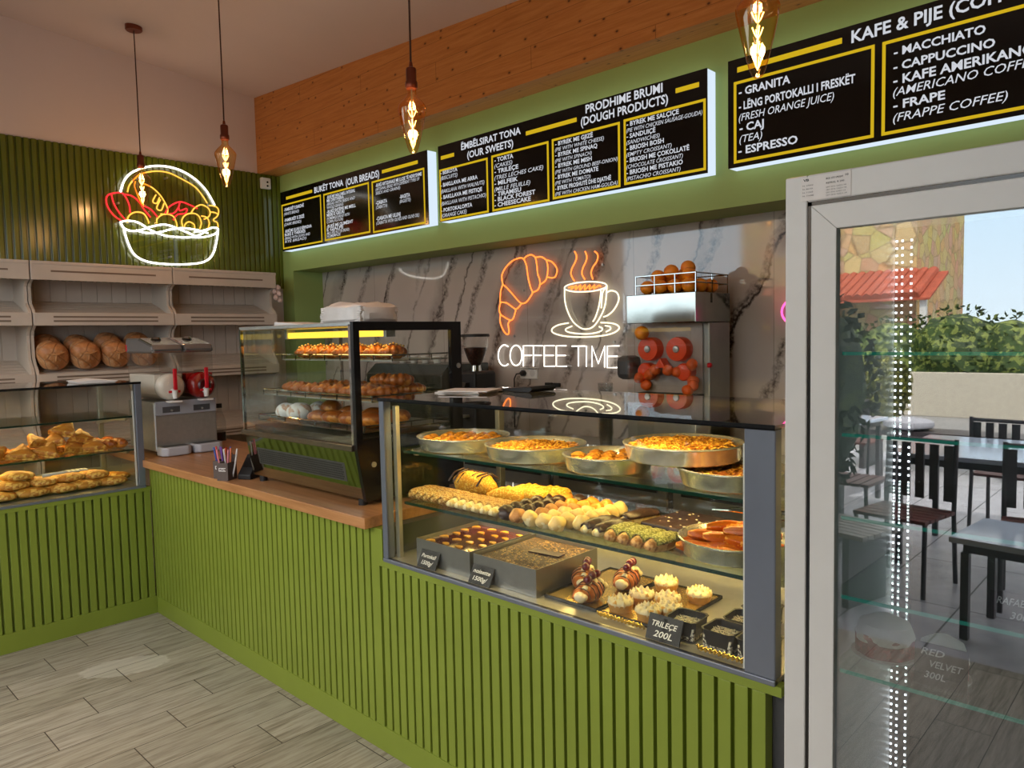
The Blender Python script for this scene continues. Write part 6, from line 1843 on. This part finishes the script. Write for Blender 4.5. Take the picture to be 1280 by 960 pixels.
for x, y, rz, w in ((3.392, 0.095, 0.05, 'black box of trilece with white shavings right behind the TRILECE card'), (3.503, 0.088, -0.03, 'black box of trilece in front, second from the card'), (3.598, 0.085, 0.0, 'black box of trilece in front, half hidden by the right post'),
                    (3.510, 0.188, 0.04, 'black box of trilece in the second row'), (3.512, 0.288, 0.02, 'black box of trilece in the rear row')):
    bx.put((x, y, BASE_Z), rz, w)
price_card('black card chalked with Portokall 1500g in front of the orange cake', [('Portokall', 0.010, 0.036, 0.013, 0.075), ('1500g/', 0.018, 0.012, 0.014, 0.06)], (2.418, 0.0125, BASE_Z), w=0.098)
price_card('black card chalked with Noisette 1500g in front of the nut cake', [('noisette', 0.010, 0.036, 0.013, 0.078), ('1500g/', 0.016, 0.012, 0.014, 0.066)], (2.682, 0.0125, BASE_Z), w=0.098)
price_card('black card chalked with TRILECE 200L beside the black dessert boxes', [('TRILEÇE', 0.012, 0.036, 0.014, 0.076), ('200L', 0.022, 0.010, 0.016, 0.056)], (3.366, 0.0125, BASE_Z), w=0.10, h=0.066, lean=0.38)
def corrugated(label, x0, x1, y):
    b = MB()
    n = int((x1 - x0) / 0.012)
    prof = []
    for i in range(n * 4 + 1):
        u = i / 4
        prof.append((x0 + 0.012 * u, 0.0035 * math.sin(2 * math.pi * u)))
    poly = [(p[0] - x0, p[1] - 0.0) for p in prof] + [(p[0] - x0, p[1] + 0.0015) for p in prof[::-1]]
    o = b.prism(poly, 2, 0.0, 0.016, rotm(rx=0.5)).build('corrugated_strip', F['gold'], loc=(x0, y, BASE_Z + 0.003), smooth=60)
    return tag(o, label, 'card strip', 'gold corrugated strips')
corrugated('gold corrugated card strip in front of the meringue tarts', 3.135, 3.302, 0.050)
corrugated('gold corrugated card strip in front of the right black boxes', 3.462, 3.596, 0.028)

# ------------------------------------------------------------------ pies in the corner showcase
def burek():
    t = thing('triangular_pie', 'p', 'pie', (0, 0, 0), 0.0, 'triangular pies in the corner showcase')
    poly = [(-0.085, -0.05), (0.085, -0.05), (0.0, 0.085)]
    b = MB()
    rows = 7
    vs, fs = [], []
    n = 30
    def edge(u):
        u = (u % 1) * 3
        k = int(u)
        f = u - k
        a, c = poly[k], poly[(k + 1) % 3]
        x, y = a[0] + (c[0] - a[0]) * f, a[1] + (c[1] - a[1]) * f
        d = 0.86 + 0.14 * math.sin(math.pi * f) * 0.6
        return x * d, y * d
    for i in range(rows + 1):
        ph = math.pi * i / rows
        s = math.sin(ph) ** 0.45 if 0 < i < rows else 0.0
        z = 0.026 - 0.026 * math.cos(ph)
        for j in range(n):
            x, y = edge(j / n)
            p = Vector((x * s, y * s, z))
            p += Vector((0, 0, 1)) * 0.006 * mnoise.noise(p * 30) * s
            vs.append(p)
    for i in range(rows):
        for j in range(n):
            fs.append((i * n + j, i * n + (j + 1) % n, (i + 1) * n + (j + 1) % n, (i + 1) * n + j))
    b.add(vs, fs)
    b.build('flaky_crust', F['pastry'], t, smooth=50)
    fl = MB()
    for k in range(3):
        fl.tube([(-0.07 + 0.012 * k, -0.043 + 0.004 * k, 0.018 + 0.012 * k), (0, -0.046 + 0.004 * k, 0.020 + 0.013 * k), (0.07 - 0.012 * k, -0.043 + 0.004 * k, 0.018 + 0.012 * k)], 0.0045, 6)
    fl.build('pastry_folds', F['pastry_pale'], t)
    return t
bp = Repeat(burek())
LZ2, LZB = 0.955, 0.7505
pies = [(-0.15, -0.70, 0.012, 0.3, 0.5, 0.1), (-0.16, -0.585, 0.012, 1.3, 0.55, 0.1), (-0.15, -0.465, 0.012, 0.9, 0.5, 0.2), (-0.16, -0.35, 0.012, 1.9, 0.5, 0.2), (-0.155, -0.245, 0.012, 1.3, 0.55, 0), (-0.27, -0.66, 0.0, 2.2, 0.3, 0), (-0.28, -0.54, 0, 0.2, 0.2, 0), (-0.28, -0.42, 0, 1.2, 0.2, 0.1), (-0.28, -0.30, 0, 0.4, 0.2, 0), (-0.205, -0.41, 0.058, 0.9, 0.6, -0.2), (-0.21, -0.295, 0.060, 1.6, 0.5, 0.25), (-0.21, -0.515, 0.056, 2.1, 0.5, 0.2), (-0.225, -0.355, 0.108, 0.9, 0.55, 0.2), (-0.19, -0.82, 0.012, 0.7, 0.5, 0.1), (-0.22, -0.95, 0.0, 1.7, 0.4, 0.1)]
for k, (x, y, z, rz, rx, ry) in enumerate(pies):
    lay_ = 'bottom layer' if z < 0.02 else ('second layer' if z < 0.07 else 'very top')
    same = [q for q in pies if (q[2] < 0.02) == (z < 0.02) and (q[2] > 0.07) == (z > 0.07)]
    rank = sorted(same, key=lambda q: -q[1] - 0.001 * q[0]).index(pies[k])
    bp.put((x, y, LZ2 + z + 0.002), 0, 'triangular pie on the corner showcase shelf, %s, %s from the right' % (lay_, ORD[rank]), rot=(rx, ry, rz))
# folded rolls at the right of the shelf
def twist():
    b = MB()
    pts, rs = [], []
    for i in range(21):
        u = i / 20
        pts.append((-0.065 + 0.13 * u, 0.0, 0.030))
        rs.append(0.032 * math.sin(math.pi * min(max(u, 0.03), 0.97)) ** 0.4 * (0.86 + 0.14 * abs(math.sin(u * 14))))
    b.tube(pts, rs, 14)
    for q in b.v:
        if q.z < 0.002:
            q.z = 0.002
    return tag(b.build('folded_roll', F['croissant'], smooth=60), 'r', 'pastry', 'brown folded rolls in the corner showcase')
tw = Repeat(twist())
for k, (x, y, z, rz) in enumerate(((-0.17, -0.105, 0.0, 0.3), (-0.18, -0.17, 0.0, 0.5), (-0.29, -0.12, 0.0, 0.2), (-0.29, -0.19, 0.0, 0.4))):
    tw.put((x, y, LZ2 + z), rz, '%s brown folded roll right of the triangular pies' % ('front right', 'front left', 'rear right', 'rear left')[k])
# flat pies on the base
def flat_pie():
    b = MB().blob((0, 0, 0.021), (0.088, 0.066, 0.024), 22, 10, amp=0.010, freq=26, flat=0.85)
    return tag(b.build('flat_pie', F['pastry_pale'], smooth=70), 'p', 'pie', 'flat yellow pies on the base of the corner showcase')
fp = Repeat(flat_pie())
flats = [(-0.15, -0.70, 0, 0.4), (-0.15, -0.555, 0, 1.2), (-0.15, -0.42, 0, 0.7), (-0.16, -0.29, 0, 1.4), (-0.16, -0.165, 0, 0.9), (-0.29, -0.66, 0, 0.2), (-0.29, -0.50, 0, 0.9), (-0.30, -0.36, 0, 0.3), (-0.30, -0.22, 0, 1.0), (-0.30, -0.10, 0, 0.9),
         (-0.19, -0.64, 0.044, 0.9), (-0.20, -0.50, 0.042, 0.4), (-0.21, -0.365, 0.044, 1.1), (-0.21, -0.24, 0.042, 0.6), (-0.22, -0.60, 0.086, 0.5), (-0.20, -0.85, 0.0, 0.6), (-0.21, -0.80, 0.044, 0.2)]
for k, (x, y, z, rz) in enumerate(flats):
    lay_ = 'bottom layer' if z < 0.02 else ('second layer' if z < 0.07 else 'very top')
    same = [q for q in flats if (q[2] < 0.02) == (z < 0.02) and (q[2] > 0.07) == (z > 0.07)]
    rank = sorted(same, key=lambda q: -q[1] - 0.001 * q[0]).index(flats[k])
    fp.put((x, y, LZB + z + 0.001), rz, 'flat yellow pie on the corner showcase base, %s, %s from the right' % (lay_, ORD[rank]), scale=(1, 1, 1.15))
t = thing('serving_spatula', 'white slotted serving spatula lying on the flat yellow pies', 'spatula', (-0.15, -0.33, LZB + 0.105), 0.0)
MB().tube([(0.0, -0.17, 0.0), (0.0, -0.05, 0.006)], [0.010, 0.007], 10).build('handle', M['white_plastic'], t)
b = MB()
for k in range(4):
    b.box((-0.030, -0.05 + 0.022 * k, 0.004), (0.030, -0.037 + 0.022 * k, 0.010))
b.box((-0.034, -0.055, 0.004), (-0.026, 0.045, 0.010)).box((0.026, -0.055, 0.004), (0.034, 0.045, 0.010)).box((-0.03, 0.036, 0.004), (0.03, 0.045, 0.010))
b.build('slotted_blade', M['white_plastic'], t, smooth=0, bevel=0.002)
o = MB().prism([(-0.09, 0.0), (0.09, 0.0), (0.11, 0.010), (0.0, 0.022), (-0.10, 0.014)], 1, -0.12, 0.12).build('folded_napkin', M['paper'], loc=(-0.20, -0.22, 1.3385), rot=(0, 0, 1.5), smooth=0, bevel=0.003)
tag(o, 'folded white napkin on top of the corner showcase', 'napkin')

# ------------------------------------------------------------------ croissants in the warmer
wc = Repeat(croissant('butter_croissant', F['croissant'], 'croissants on the middle tier of the warmer', 0.135, 0.037, 0.03))
for k, (x, y, rz) in enumerate(((1.200, 0.245, 0.9), (1.300, 0.225, 1.2), (1.405, 0.225, 1.1), (1.510, 0.225, 1.3), (1.610, 0.230, 1.2), (1.715, 0.235, 1.3), (1.815, 0.235, 1.1), (1.905, 0.25, 1.4),
                                 (1.26, 0.40, 1.0), (1.38, 0.41, 1.2), (1.50, 0.40, 1.1), (1.62, 0.41, 1.2), (1.75, 0.42, 1.1), (1.87, 0.42, 1.3))):
    row = 'front' if k < 8 else 'rear'
    wc.put((x, y, 1.303), rz, 'golden croissant on the middle warmer tier, %s from the left in the %s row' % (ORD[k if k < 8 else k - 8], row))
for k, (x, y, rz) in enumerate(((1.80, 0.32, 0.7), (1.90, 0.33, 1.2))):
    wc.put((x, y, 1.348), rz, '%s croissant lying on top of the others in the warmer' % ('left', 'right')[k])
def cream_croissant():
    t = croissant('cream_croissant', F['croissant'], 'cream croissants on the top tier of the warmer', 0.125, 0.040, 0.02)
    c = MB()
    for k in range(7):
        c.blob((-0.042 + 0.014 * k, -0.004, 0.066 - abs(k - 3) * 0.004), (0.006, 0.007, 0.006), 9, 6, amp=0.003, freq=80)
    c.build('nut_cream', F['crumb'], t)
    return t
cc = Repeat(cream_croissant())
for k, (x, y, rz) in enumerate(((1.235, 0.30, 1.2), (1.345, 0.30, 1.3), (1.450, 0.30, 1.1), (1.555, 0.30, 1.3), (1.655, 0.30, 1.2), (1.775, 0.31, 1.3), (1.885, 0.31, 1.1))):
    cc.put((x, y, 1.464), rz, 'cream-topped croissant on the top tier of the warmer, %s from the left' % ORD[k])
def bun(nm, mat, grp):
    return tag(MB().blob((0, 0, 0.034), (0.054, 0.050, 0.038), 20, 12, amp=0.004, freq=22, flat=0.88).build(nm, mat, smooth=70), 'b', 'bun', grp)
bs = Repeat(bun('sugar_bun', F['sugar'], 'sugar-dusted buns in the warmer'))
bs.put((1.225, 0.18, 1.1875), 0.2, 'left sugar-dusted bun on the bottom tier of the warmer')
bs.put((1.360, 0.165, 1.1875), 1.2, 'front sugar-dusted bun on the bottom tier of the warmer', scale=(1.08, 1.08, 1.12))
bs.put((1.29, 0.31, 1.1875), 2.2, 'rear sugar-dusted bun on the bottom tier of the warmer')
br = Repeat(bun('brown_roll', F['croissant'], 'brown rolls on the bottom tier of the warmer'))
for k, (x, y, rz, s) in enumerate(((1.415, 0.30, 0.3, (1, 1, 1.2)), (1.510, 0.18, 0.1, (1.2, 1, 0.75)), (1.635, 0.175, 0.2, (1.1, 1, 0.85)), (1.755, 0.18, 0.4, (1.1, 1, 0.9)), (1.88, 0.19, 0.2, (1.1, 1.1, 0.9)), (1.56, 0.31, 0.5, (1.1, 1, 0.9)), (1.72, 0.32, 0.8, (1.1, 1, 0.9)), (1.87, 0.33, 0.8, (1.1, 1, 0.9)))):
    br.put((x, y, 1.1875), rz, 'brown roll on the bottom tier of the warmer, %s' % ('just behind the front sugar bun', 'first of the front row', 'second of the front row', 'third of the front row', 'fourth of the front row', 'second of the rear row', 'third of the rear row', 'fourth of the rear row')[k], scale=s)

# ------------------------------------------------------------------ the terrace and street in front of the shop (seen mirrored in the fridge door)
def pavers():
    t = NT('grey_terrace_tiles')
    v = t.coords()
    sep = t.node('ShaderNodeSeparateXYZ')
    t.l.new(v, sep.inputs[0])
    def edge(s, size, w):
        f = t.math('FRACT', t.math('DIVIDE', s, size))
        d = t.math('MULTIPLY', t.math('MINIMUM', f, t.math('SUBTRACT', 1.0, f)), size)
        return t.math('LESS_THAN', d, w)
    seam = t.math('MAXIMUM', edge(t.math('ADD', sep.outputs['X'], 20.0), 0.45, 0.005), edge(t.math('ADD', sep.outputs['Y'], 30.0), 0.9, 0.005))
    n = t.noise(v, 7.0, 4.0)
    col = t.ramp(n, [(0.3, rgb(166, 166, 174)), (0.7, rgb(192, 192, 200))])
    col = t.mix(seam, col, rgb(48, 48, 52))
    return t.principled(col, 0.35, 0, 0.5)
structure('ground', MB().box((-14, -8.3, -0.09), (16, OPEN_Y, -0.004)), pavers(), smooth=0)
asph = plain('pale_asphalt', rgb(150, 148, 146), 0.9, var=0.08, vscale=1.5)
structure('street', MB().box((-40, -60, -0.12), (40, -8.3, -0.03)), asph, smooth=0)
structure('garden_wall', MB().box((-9, -13.2, -0.03), (14, -13.0, 0.75)), plain('pale_render', rgb(196, 188, 172), 0.8, var=0.08), smooth=0, bevel=0.01)

leaf = speckle('hedge_leaves', rgb(62, 84, 30), rgb(128, 140, 66), 9, 0.55, rough=0.6, bump=0.3, bscale=30, base2=rgb(40, 58, 22), vscale=3)
stem_m = plain('brown_bark', rgb(84, 64, 46), 0.8, var=0.2)
def foliage(t, name, parts_, n, s, mat, seed):
    rg = random.Random(seed)
    b = MB()
    for c, r in parts_:
        b.blob(c, [q * 0.86 for q in r], 20, 12, amp=0.22 * min(r), freq=2.6 / min(r) ** 0.5, seed=seed)
    for k in range(n):
        c, r = parts_[rg.randrange(len(parts_))]
        d = Vector((rg.gauss(0, 1), rg.gauss(0, 1), rg.gauss(0, 1))).normalized()
        p = Vector((c[0] + d.x * r[0], c[1] + d.y * r[1], c[2] + d.z * r[2])) * 1.0
        p += Vector((rg.uniform(-s, s), rg.uniform(-s, s), rg.uniform(-s, s)))
        u = Vector((rg.uniform(-1, 1), rg.uniform(-1, 1), rg.uniform(-1, 1))).normalized() * s
        w = u.orthogonal().normalized() * s * 0.6
        b.add([p - u, p + w, p + u, p - w], [(0, 1, 2, 3)])
    return b.build(name, mat, t, smooth=0)
t = thing('hedge', 'long clipped green hedge across the street, mirrored in the fridge door', 'hedge', (0, -13.9, 0))
foliage(t, 'foliage', [((x, 0, 0.85 + 0.12 * math.sin(x * 1.7)), (0.95, 0.6, 0.95)) for x in [-8.5 + 1.05 * i for i in range(21)]], 9000, 0.06, leaf, 5)
sb = MB()
for i in range(21):
    sb.tube([(-8.5 + 1.05 * i, 0, -0.02), (-8.45 + 1.05 * i, 0.03, 0.5)], 0.04, 6)
sb.build('stems', stem_m, t)
t = thing('planter_hedge', 'tall dark hedge in a grey planter added to the terrace, mirrored at fridge door edge', 'hedge', (-0.6, -3.7, -0.004))  # right end shows in the fridge door; row added to darken the showcase reflection
foliage(t, 'foliage', [((-2.7 + 0.62 * i, 0, 1.12 + 0.06 * math.sin(2.1 * i)), (0.46, 0.34, 0.72)) for i in range(10)], 5200, 0.045, speckle('dark_hedge_leaves', rgb(40, 54, 24), rgb(84, 96, 46), 12, 0.58, base2=rgb(28, 38, 18), vscale=4), 15)
MB().box((-3.0, -0.28, 0.0), (3.05, 0.28, 0.5)).build('planter_box', M['dark_grey'], t, smooth=0, bevel=0.01)
t = thing('round_bush', 'round yellow-green bush in front of the garden wall, mirrored in the fridge door', 'bush', (0.35, -10.9, -0.03))
foliage(t, 'foliage', [((0, 0, 0.55), (0.62, 0.55, 0.5)), ((0.25, 0.1, 0.75), (0.4, 0.4, 0.35))], 2600, 0.045, speckle('bush_leaves', rgb(112, 116, 44), rgb(170, 166, 80), 12, 0.55, base2=rgb(80, 88, 30), vscale=4), 8)
MB().tube([(0, 0, 0), (0.02, 0, 0.4)], 0.05, 8).build('stem', stem_m, t)
# stone house with a tiled roof
def stone():
    t = NT('rubble_stone_wall')
    v = t.coords()
    vor = t.node('ShaderNodeTexVoronoi', feature='DISTANCE_TO_EDGE')
    t.l.new(v, vor.inputs['Vector'])
    vor.inputs['Scale'].default_value = 2.6
    cell = t.node('ShaderNodeTexVoronoi')
    t.l.new(v, cell.inputs['Vector'])
    cell.inputs['Scale'].default_value = 2.6
    col = t.mix(0.35, rgb(206, 178, 132), cell.outputs['Color'], 'SOFT_LIGHT')
    jt = t.ramp(vor.outputs['Distance'], [(0.0, (1, 1, 1)), (0.06, (0, 0, 0))])
    col = t.mix(t.math('MULTIPLY', jt, 0.7), col, rgb(120, 96, 66))
    return t.principled(col, 0.85, 0, 0.2)
t = thing('stone_house', 'ochre stone house with a red tiled lean-to roof, mirrored in the fridge door', 'house', (-3.9, -20.0, -0.03))
MB().box((-4.5, -5.0, 0.0), (2.55, 0.0, 6.0)).build('stone_wall', stone(), t, smooth=0)
tile = plain('red_roof_tiles', rgb(176, 84, 58), 0.7, var=0.2, vscale=4)
rf = MB()
for i in range(34):
    x = -4.3 + i * 0.22
    rf.tube([(x, 0.0, 3.05), (x, 1.7, 2.35)], 0.12, 8)
rf.prism([(0.0, 2.95), (1.7, 2.25), (1.7, 2.30), (0.0, 3.02)], 0, -4.4, 3.3)
rf.build('tiled_roof', tile, t, smooth=40)
for x in (-3.8, -0.4, 3.05):
    MB().box((x, 1.45, 0.0), (x + 0.14, 1.59, 2.32)).build('porch_post', M['white_plastic'], t, smooth=0)
for x in (-3.2, -0.6):
    w = MB().box((x, 0.0, 4.2), (x + 1.0, 0.05, 5.6)).build('window_frame', M['white_plastic'], t, smooth=0)
    MB().box((x + 0.08, 0.05, 4.28), (x + 0.92, 0.06, 5.52)).build('window_pane', M['dark_grey'], w, smooth=0)
t = thing('apartment_house', 'pale house with balcony railings far behind the hedge, mirrored in the fridge door', 'house', (2.6, -24.0, -0.03))
MB().box((0.0, -5.0, 0), (7.0, 0.0, 9.0)).build('wall', plain('pale_green_render', rgb(206, 212, 200), 0.8, var=0.04), t, smooth=0)
for z in (3.2, 5.6):
    bl = MB().box((-0.6, 0.0, z), (7.0, 1.2, z + 0.15)).build('balcony', M['fridge_white'], t, smooth=0)
    rb2 = MB()
    for i in range(52):
        rb2.box((-0.58 + i * 0.145, 1.15, z + 0.15), (-0.56 + i * 0.145, 1.17, z + 1.05))
    rb2.box((-0.6, 1.13, z + 1.05), (7.0, 1.19, z + 1.1))
    rb2.build('railing', M['fridge_white'], bl, smooth=0)

# terrace tables and chairs
tabletop = plain('sky_tinted_table_top', rgb(196, 208, 226), 0.14, spec=0.7, var=0.03)  # pale blue puts the sky's reflection into the colour of the tops
iron = plain('dark_iron', rgb(70, 62, 66), 0.4, metal=0.3, var=0.1)
def table(label, x, y, w, d, h, rz=0.0):
    t = thing('terrace_table', label, 'table', (x, y, -0.004), rz, 'terrace tables')
    MB().box((-w / 2, -d / 2, h - 0.03), (w / 2, d / 2, h)).build('table_top', tabletop, t, smooth=0, bevel=0.004)
    MB().box((-w / 2 + 0.05, -d / 2 + 0.05, h - 0.08), (w / 2 - 0.05, d / 2 - 0.05, h - 0.03)).build('apron', iron, t, smooth=0)
    for sx in (-1, 1):
        for sy in (-1, 1):
            MB().box((sx * (w / 2 - 0.06) - 0.018, sy * (d / 2 - 0.06) - 0.018, 0), (sx * (w / 2 - 0.06) + 0.018, sy * (d / 2 - 0.06) + 0.018, h - 0.08)).build('leg', iron, t, smooth=0)
    return t
table('large terrace table with a pale top, mirrored high in the fridge door', 3.35, -4.1, 1.0, 1.0, 0.75)
table('low terrace table with a pale top, mirrored lower in the fridge door', 3.85, -2.62, 0.72, 0.48, 0.48, 0.1) if False else table('low terrace table with a pale top, mirrored lower in the fridge door', 3.78, -2.75, 0.60, 0.52, 0.52, 0.1)
table('terrace table farther left, mirrored at the left of the fridge door', 1.75, -5.3, 0.9, 0.8, 0.75, 0.15)
def chair_proto():
    t = thing('terrace_chair', 'c', 'chair', (0, 0, 0), 0.0, 'terrace chairs')
    s = MB()
    for k in range(6):
        s.box((-0.21, -0.20 + k * 0.068, 0.43), (0.21, -0.145 + k * 0.068, 0.45))
    s.build('seat', plain('dark_red_slats', rgb(96, 40, 36), 0.5, var=0.15), t, smooth=0)
    bk = MB()
    for k in range(5):
        bk.box((-0.19 + k * 0.083, 0.20, 0.50), (-0.14 + k * 0.083, 0.215, 0.84))
    bk.build('backrest', iron, t, smooth=0)
    for sx in (-0.2, 0.2):
        MB().tube([(sx, -0.19, 0), (sx, -0.18, 0.43)], 0.014, 8).build('leg', iron, t)
        MB().tube([(sx, 0.24, 0), (sx, 0.20, 0.43), (sx, 0.225, 0.88)], 0.014, 8).build('leg', iron, t)
    MB().tube([(-0.2, 0.225, 0.86), (0.2, 0.225, 0.86)], 0.014, 8).build('top_rail', iron, t)
    return t
ch = Repeat(chair_proto())
for x, y, rz, w in ((3.05, -3.25, 3.3, 'dark terrace chair on the shop side of the large terrace table'), (3.75, -3.3, 3.0, 'second dark terrace chair on the shop side of the large terrace table'), (2.45, -4.1, 1.6, 'dark terrace chair at the left end of the large terrace table'),
                    (3.3, -5.0, 0.1, 'dark terrace chair on the street side of the large terrace table'), (1.6, -4.55, 3.1, 'dark terrace chair on the shop side of the farther terrace table'), (0.95, -5.5, 1.5, 'dark terrace chair at the left end of the farther terrace table'), (1.8, -6.1, 0.0, 'dark terrace chair on the street side of the farther terrace table')):
    ch.put((x, y, -0.004), rz, w)
t = thing('slatted_bench', 'low slatted bench on the terrace, mirrored at the lower left of the fridge door', 'bench', (2.55, -2.9, -0.004), 0.25)
s = MB()
for k in range(7):
    s.box((-0.55, -0.2 + 0.058 * k, 0.40), (0.55, -0.155 + 0.058 * k, 0.425))
s.build('slats', plain('grey_wood_slats', rgb(150, 146, 140), 0.5, var=0.12), t, smooth=0)
for x in (-0.45, 0.42):
    MB().box((x, -0.18, 0.0), (x + 0.04, 0.18, 0.40)).build('leg', iron, t, smooth=0)
def cushion():
    return tag(MB().blob((0, 0, 0.06), (0.24, 0.22, 0.065), 22, 10, pw=0.7).build('round_cushion', plain('grey_cushion_fabric', rgb(170, 170, 178), 0.8, var=0.06, bump=0.3)), 'c', 'cushion', 'grey cushions on the terrace bench')
t = thing('high_bench', 'dark bench with grey cushions beyond the tables, mirrored in the fridge door', 'bench', (1.55, -7.2, -0.004))
MB().box((-1.6, -0.22, 0.40), (1.6, 0.22, 0.45)).build('seat_board', iron, t, smooth=0)
for x in (-1.4, 0.0, 1.36):
    MB().box((x, -0.2, 0), (x + 0.05, 0.2, 0.40)).build('leg', iron, t, smooth=0)
cu = Repeat(cushion())
for k in range(3):
    cu.put((0.75 + 0.62 * k, -7.2, 0.448), 0.3 * k, '%s grey cushion from the left on the dark terrace bench' % ORD[k])
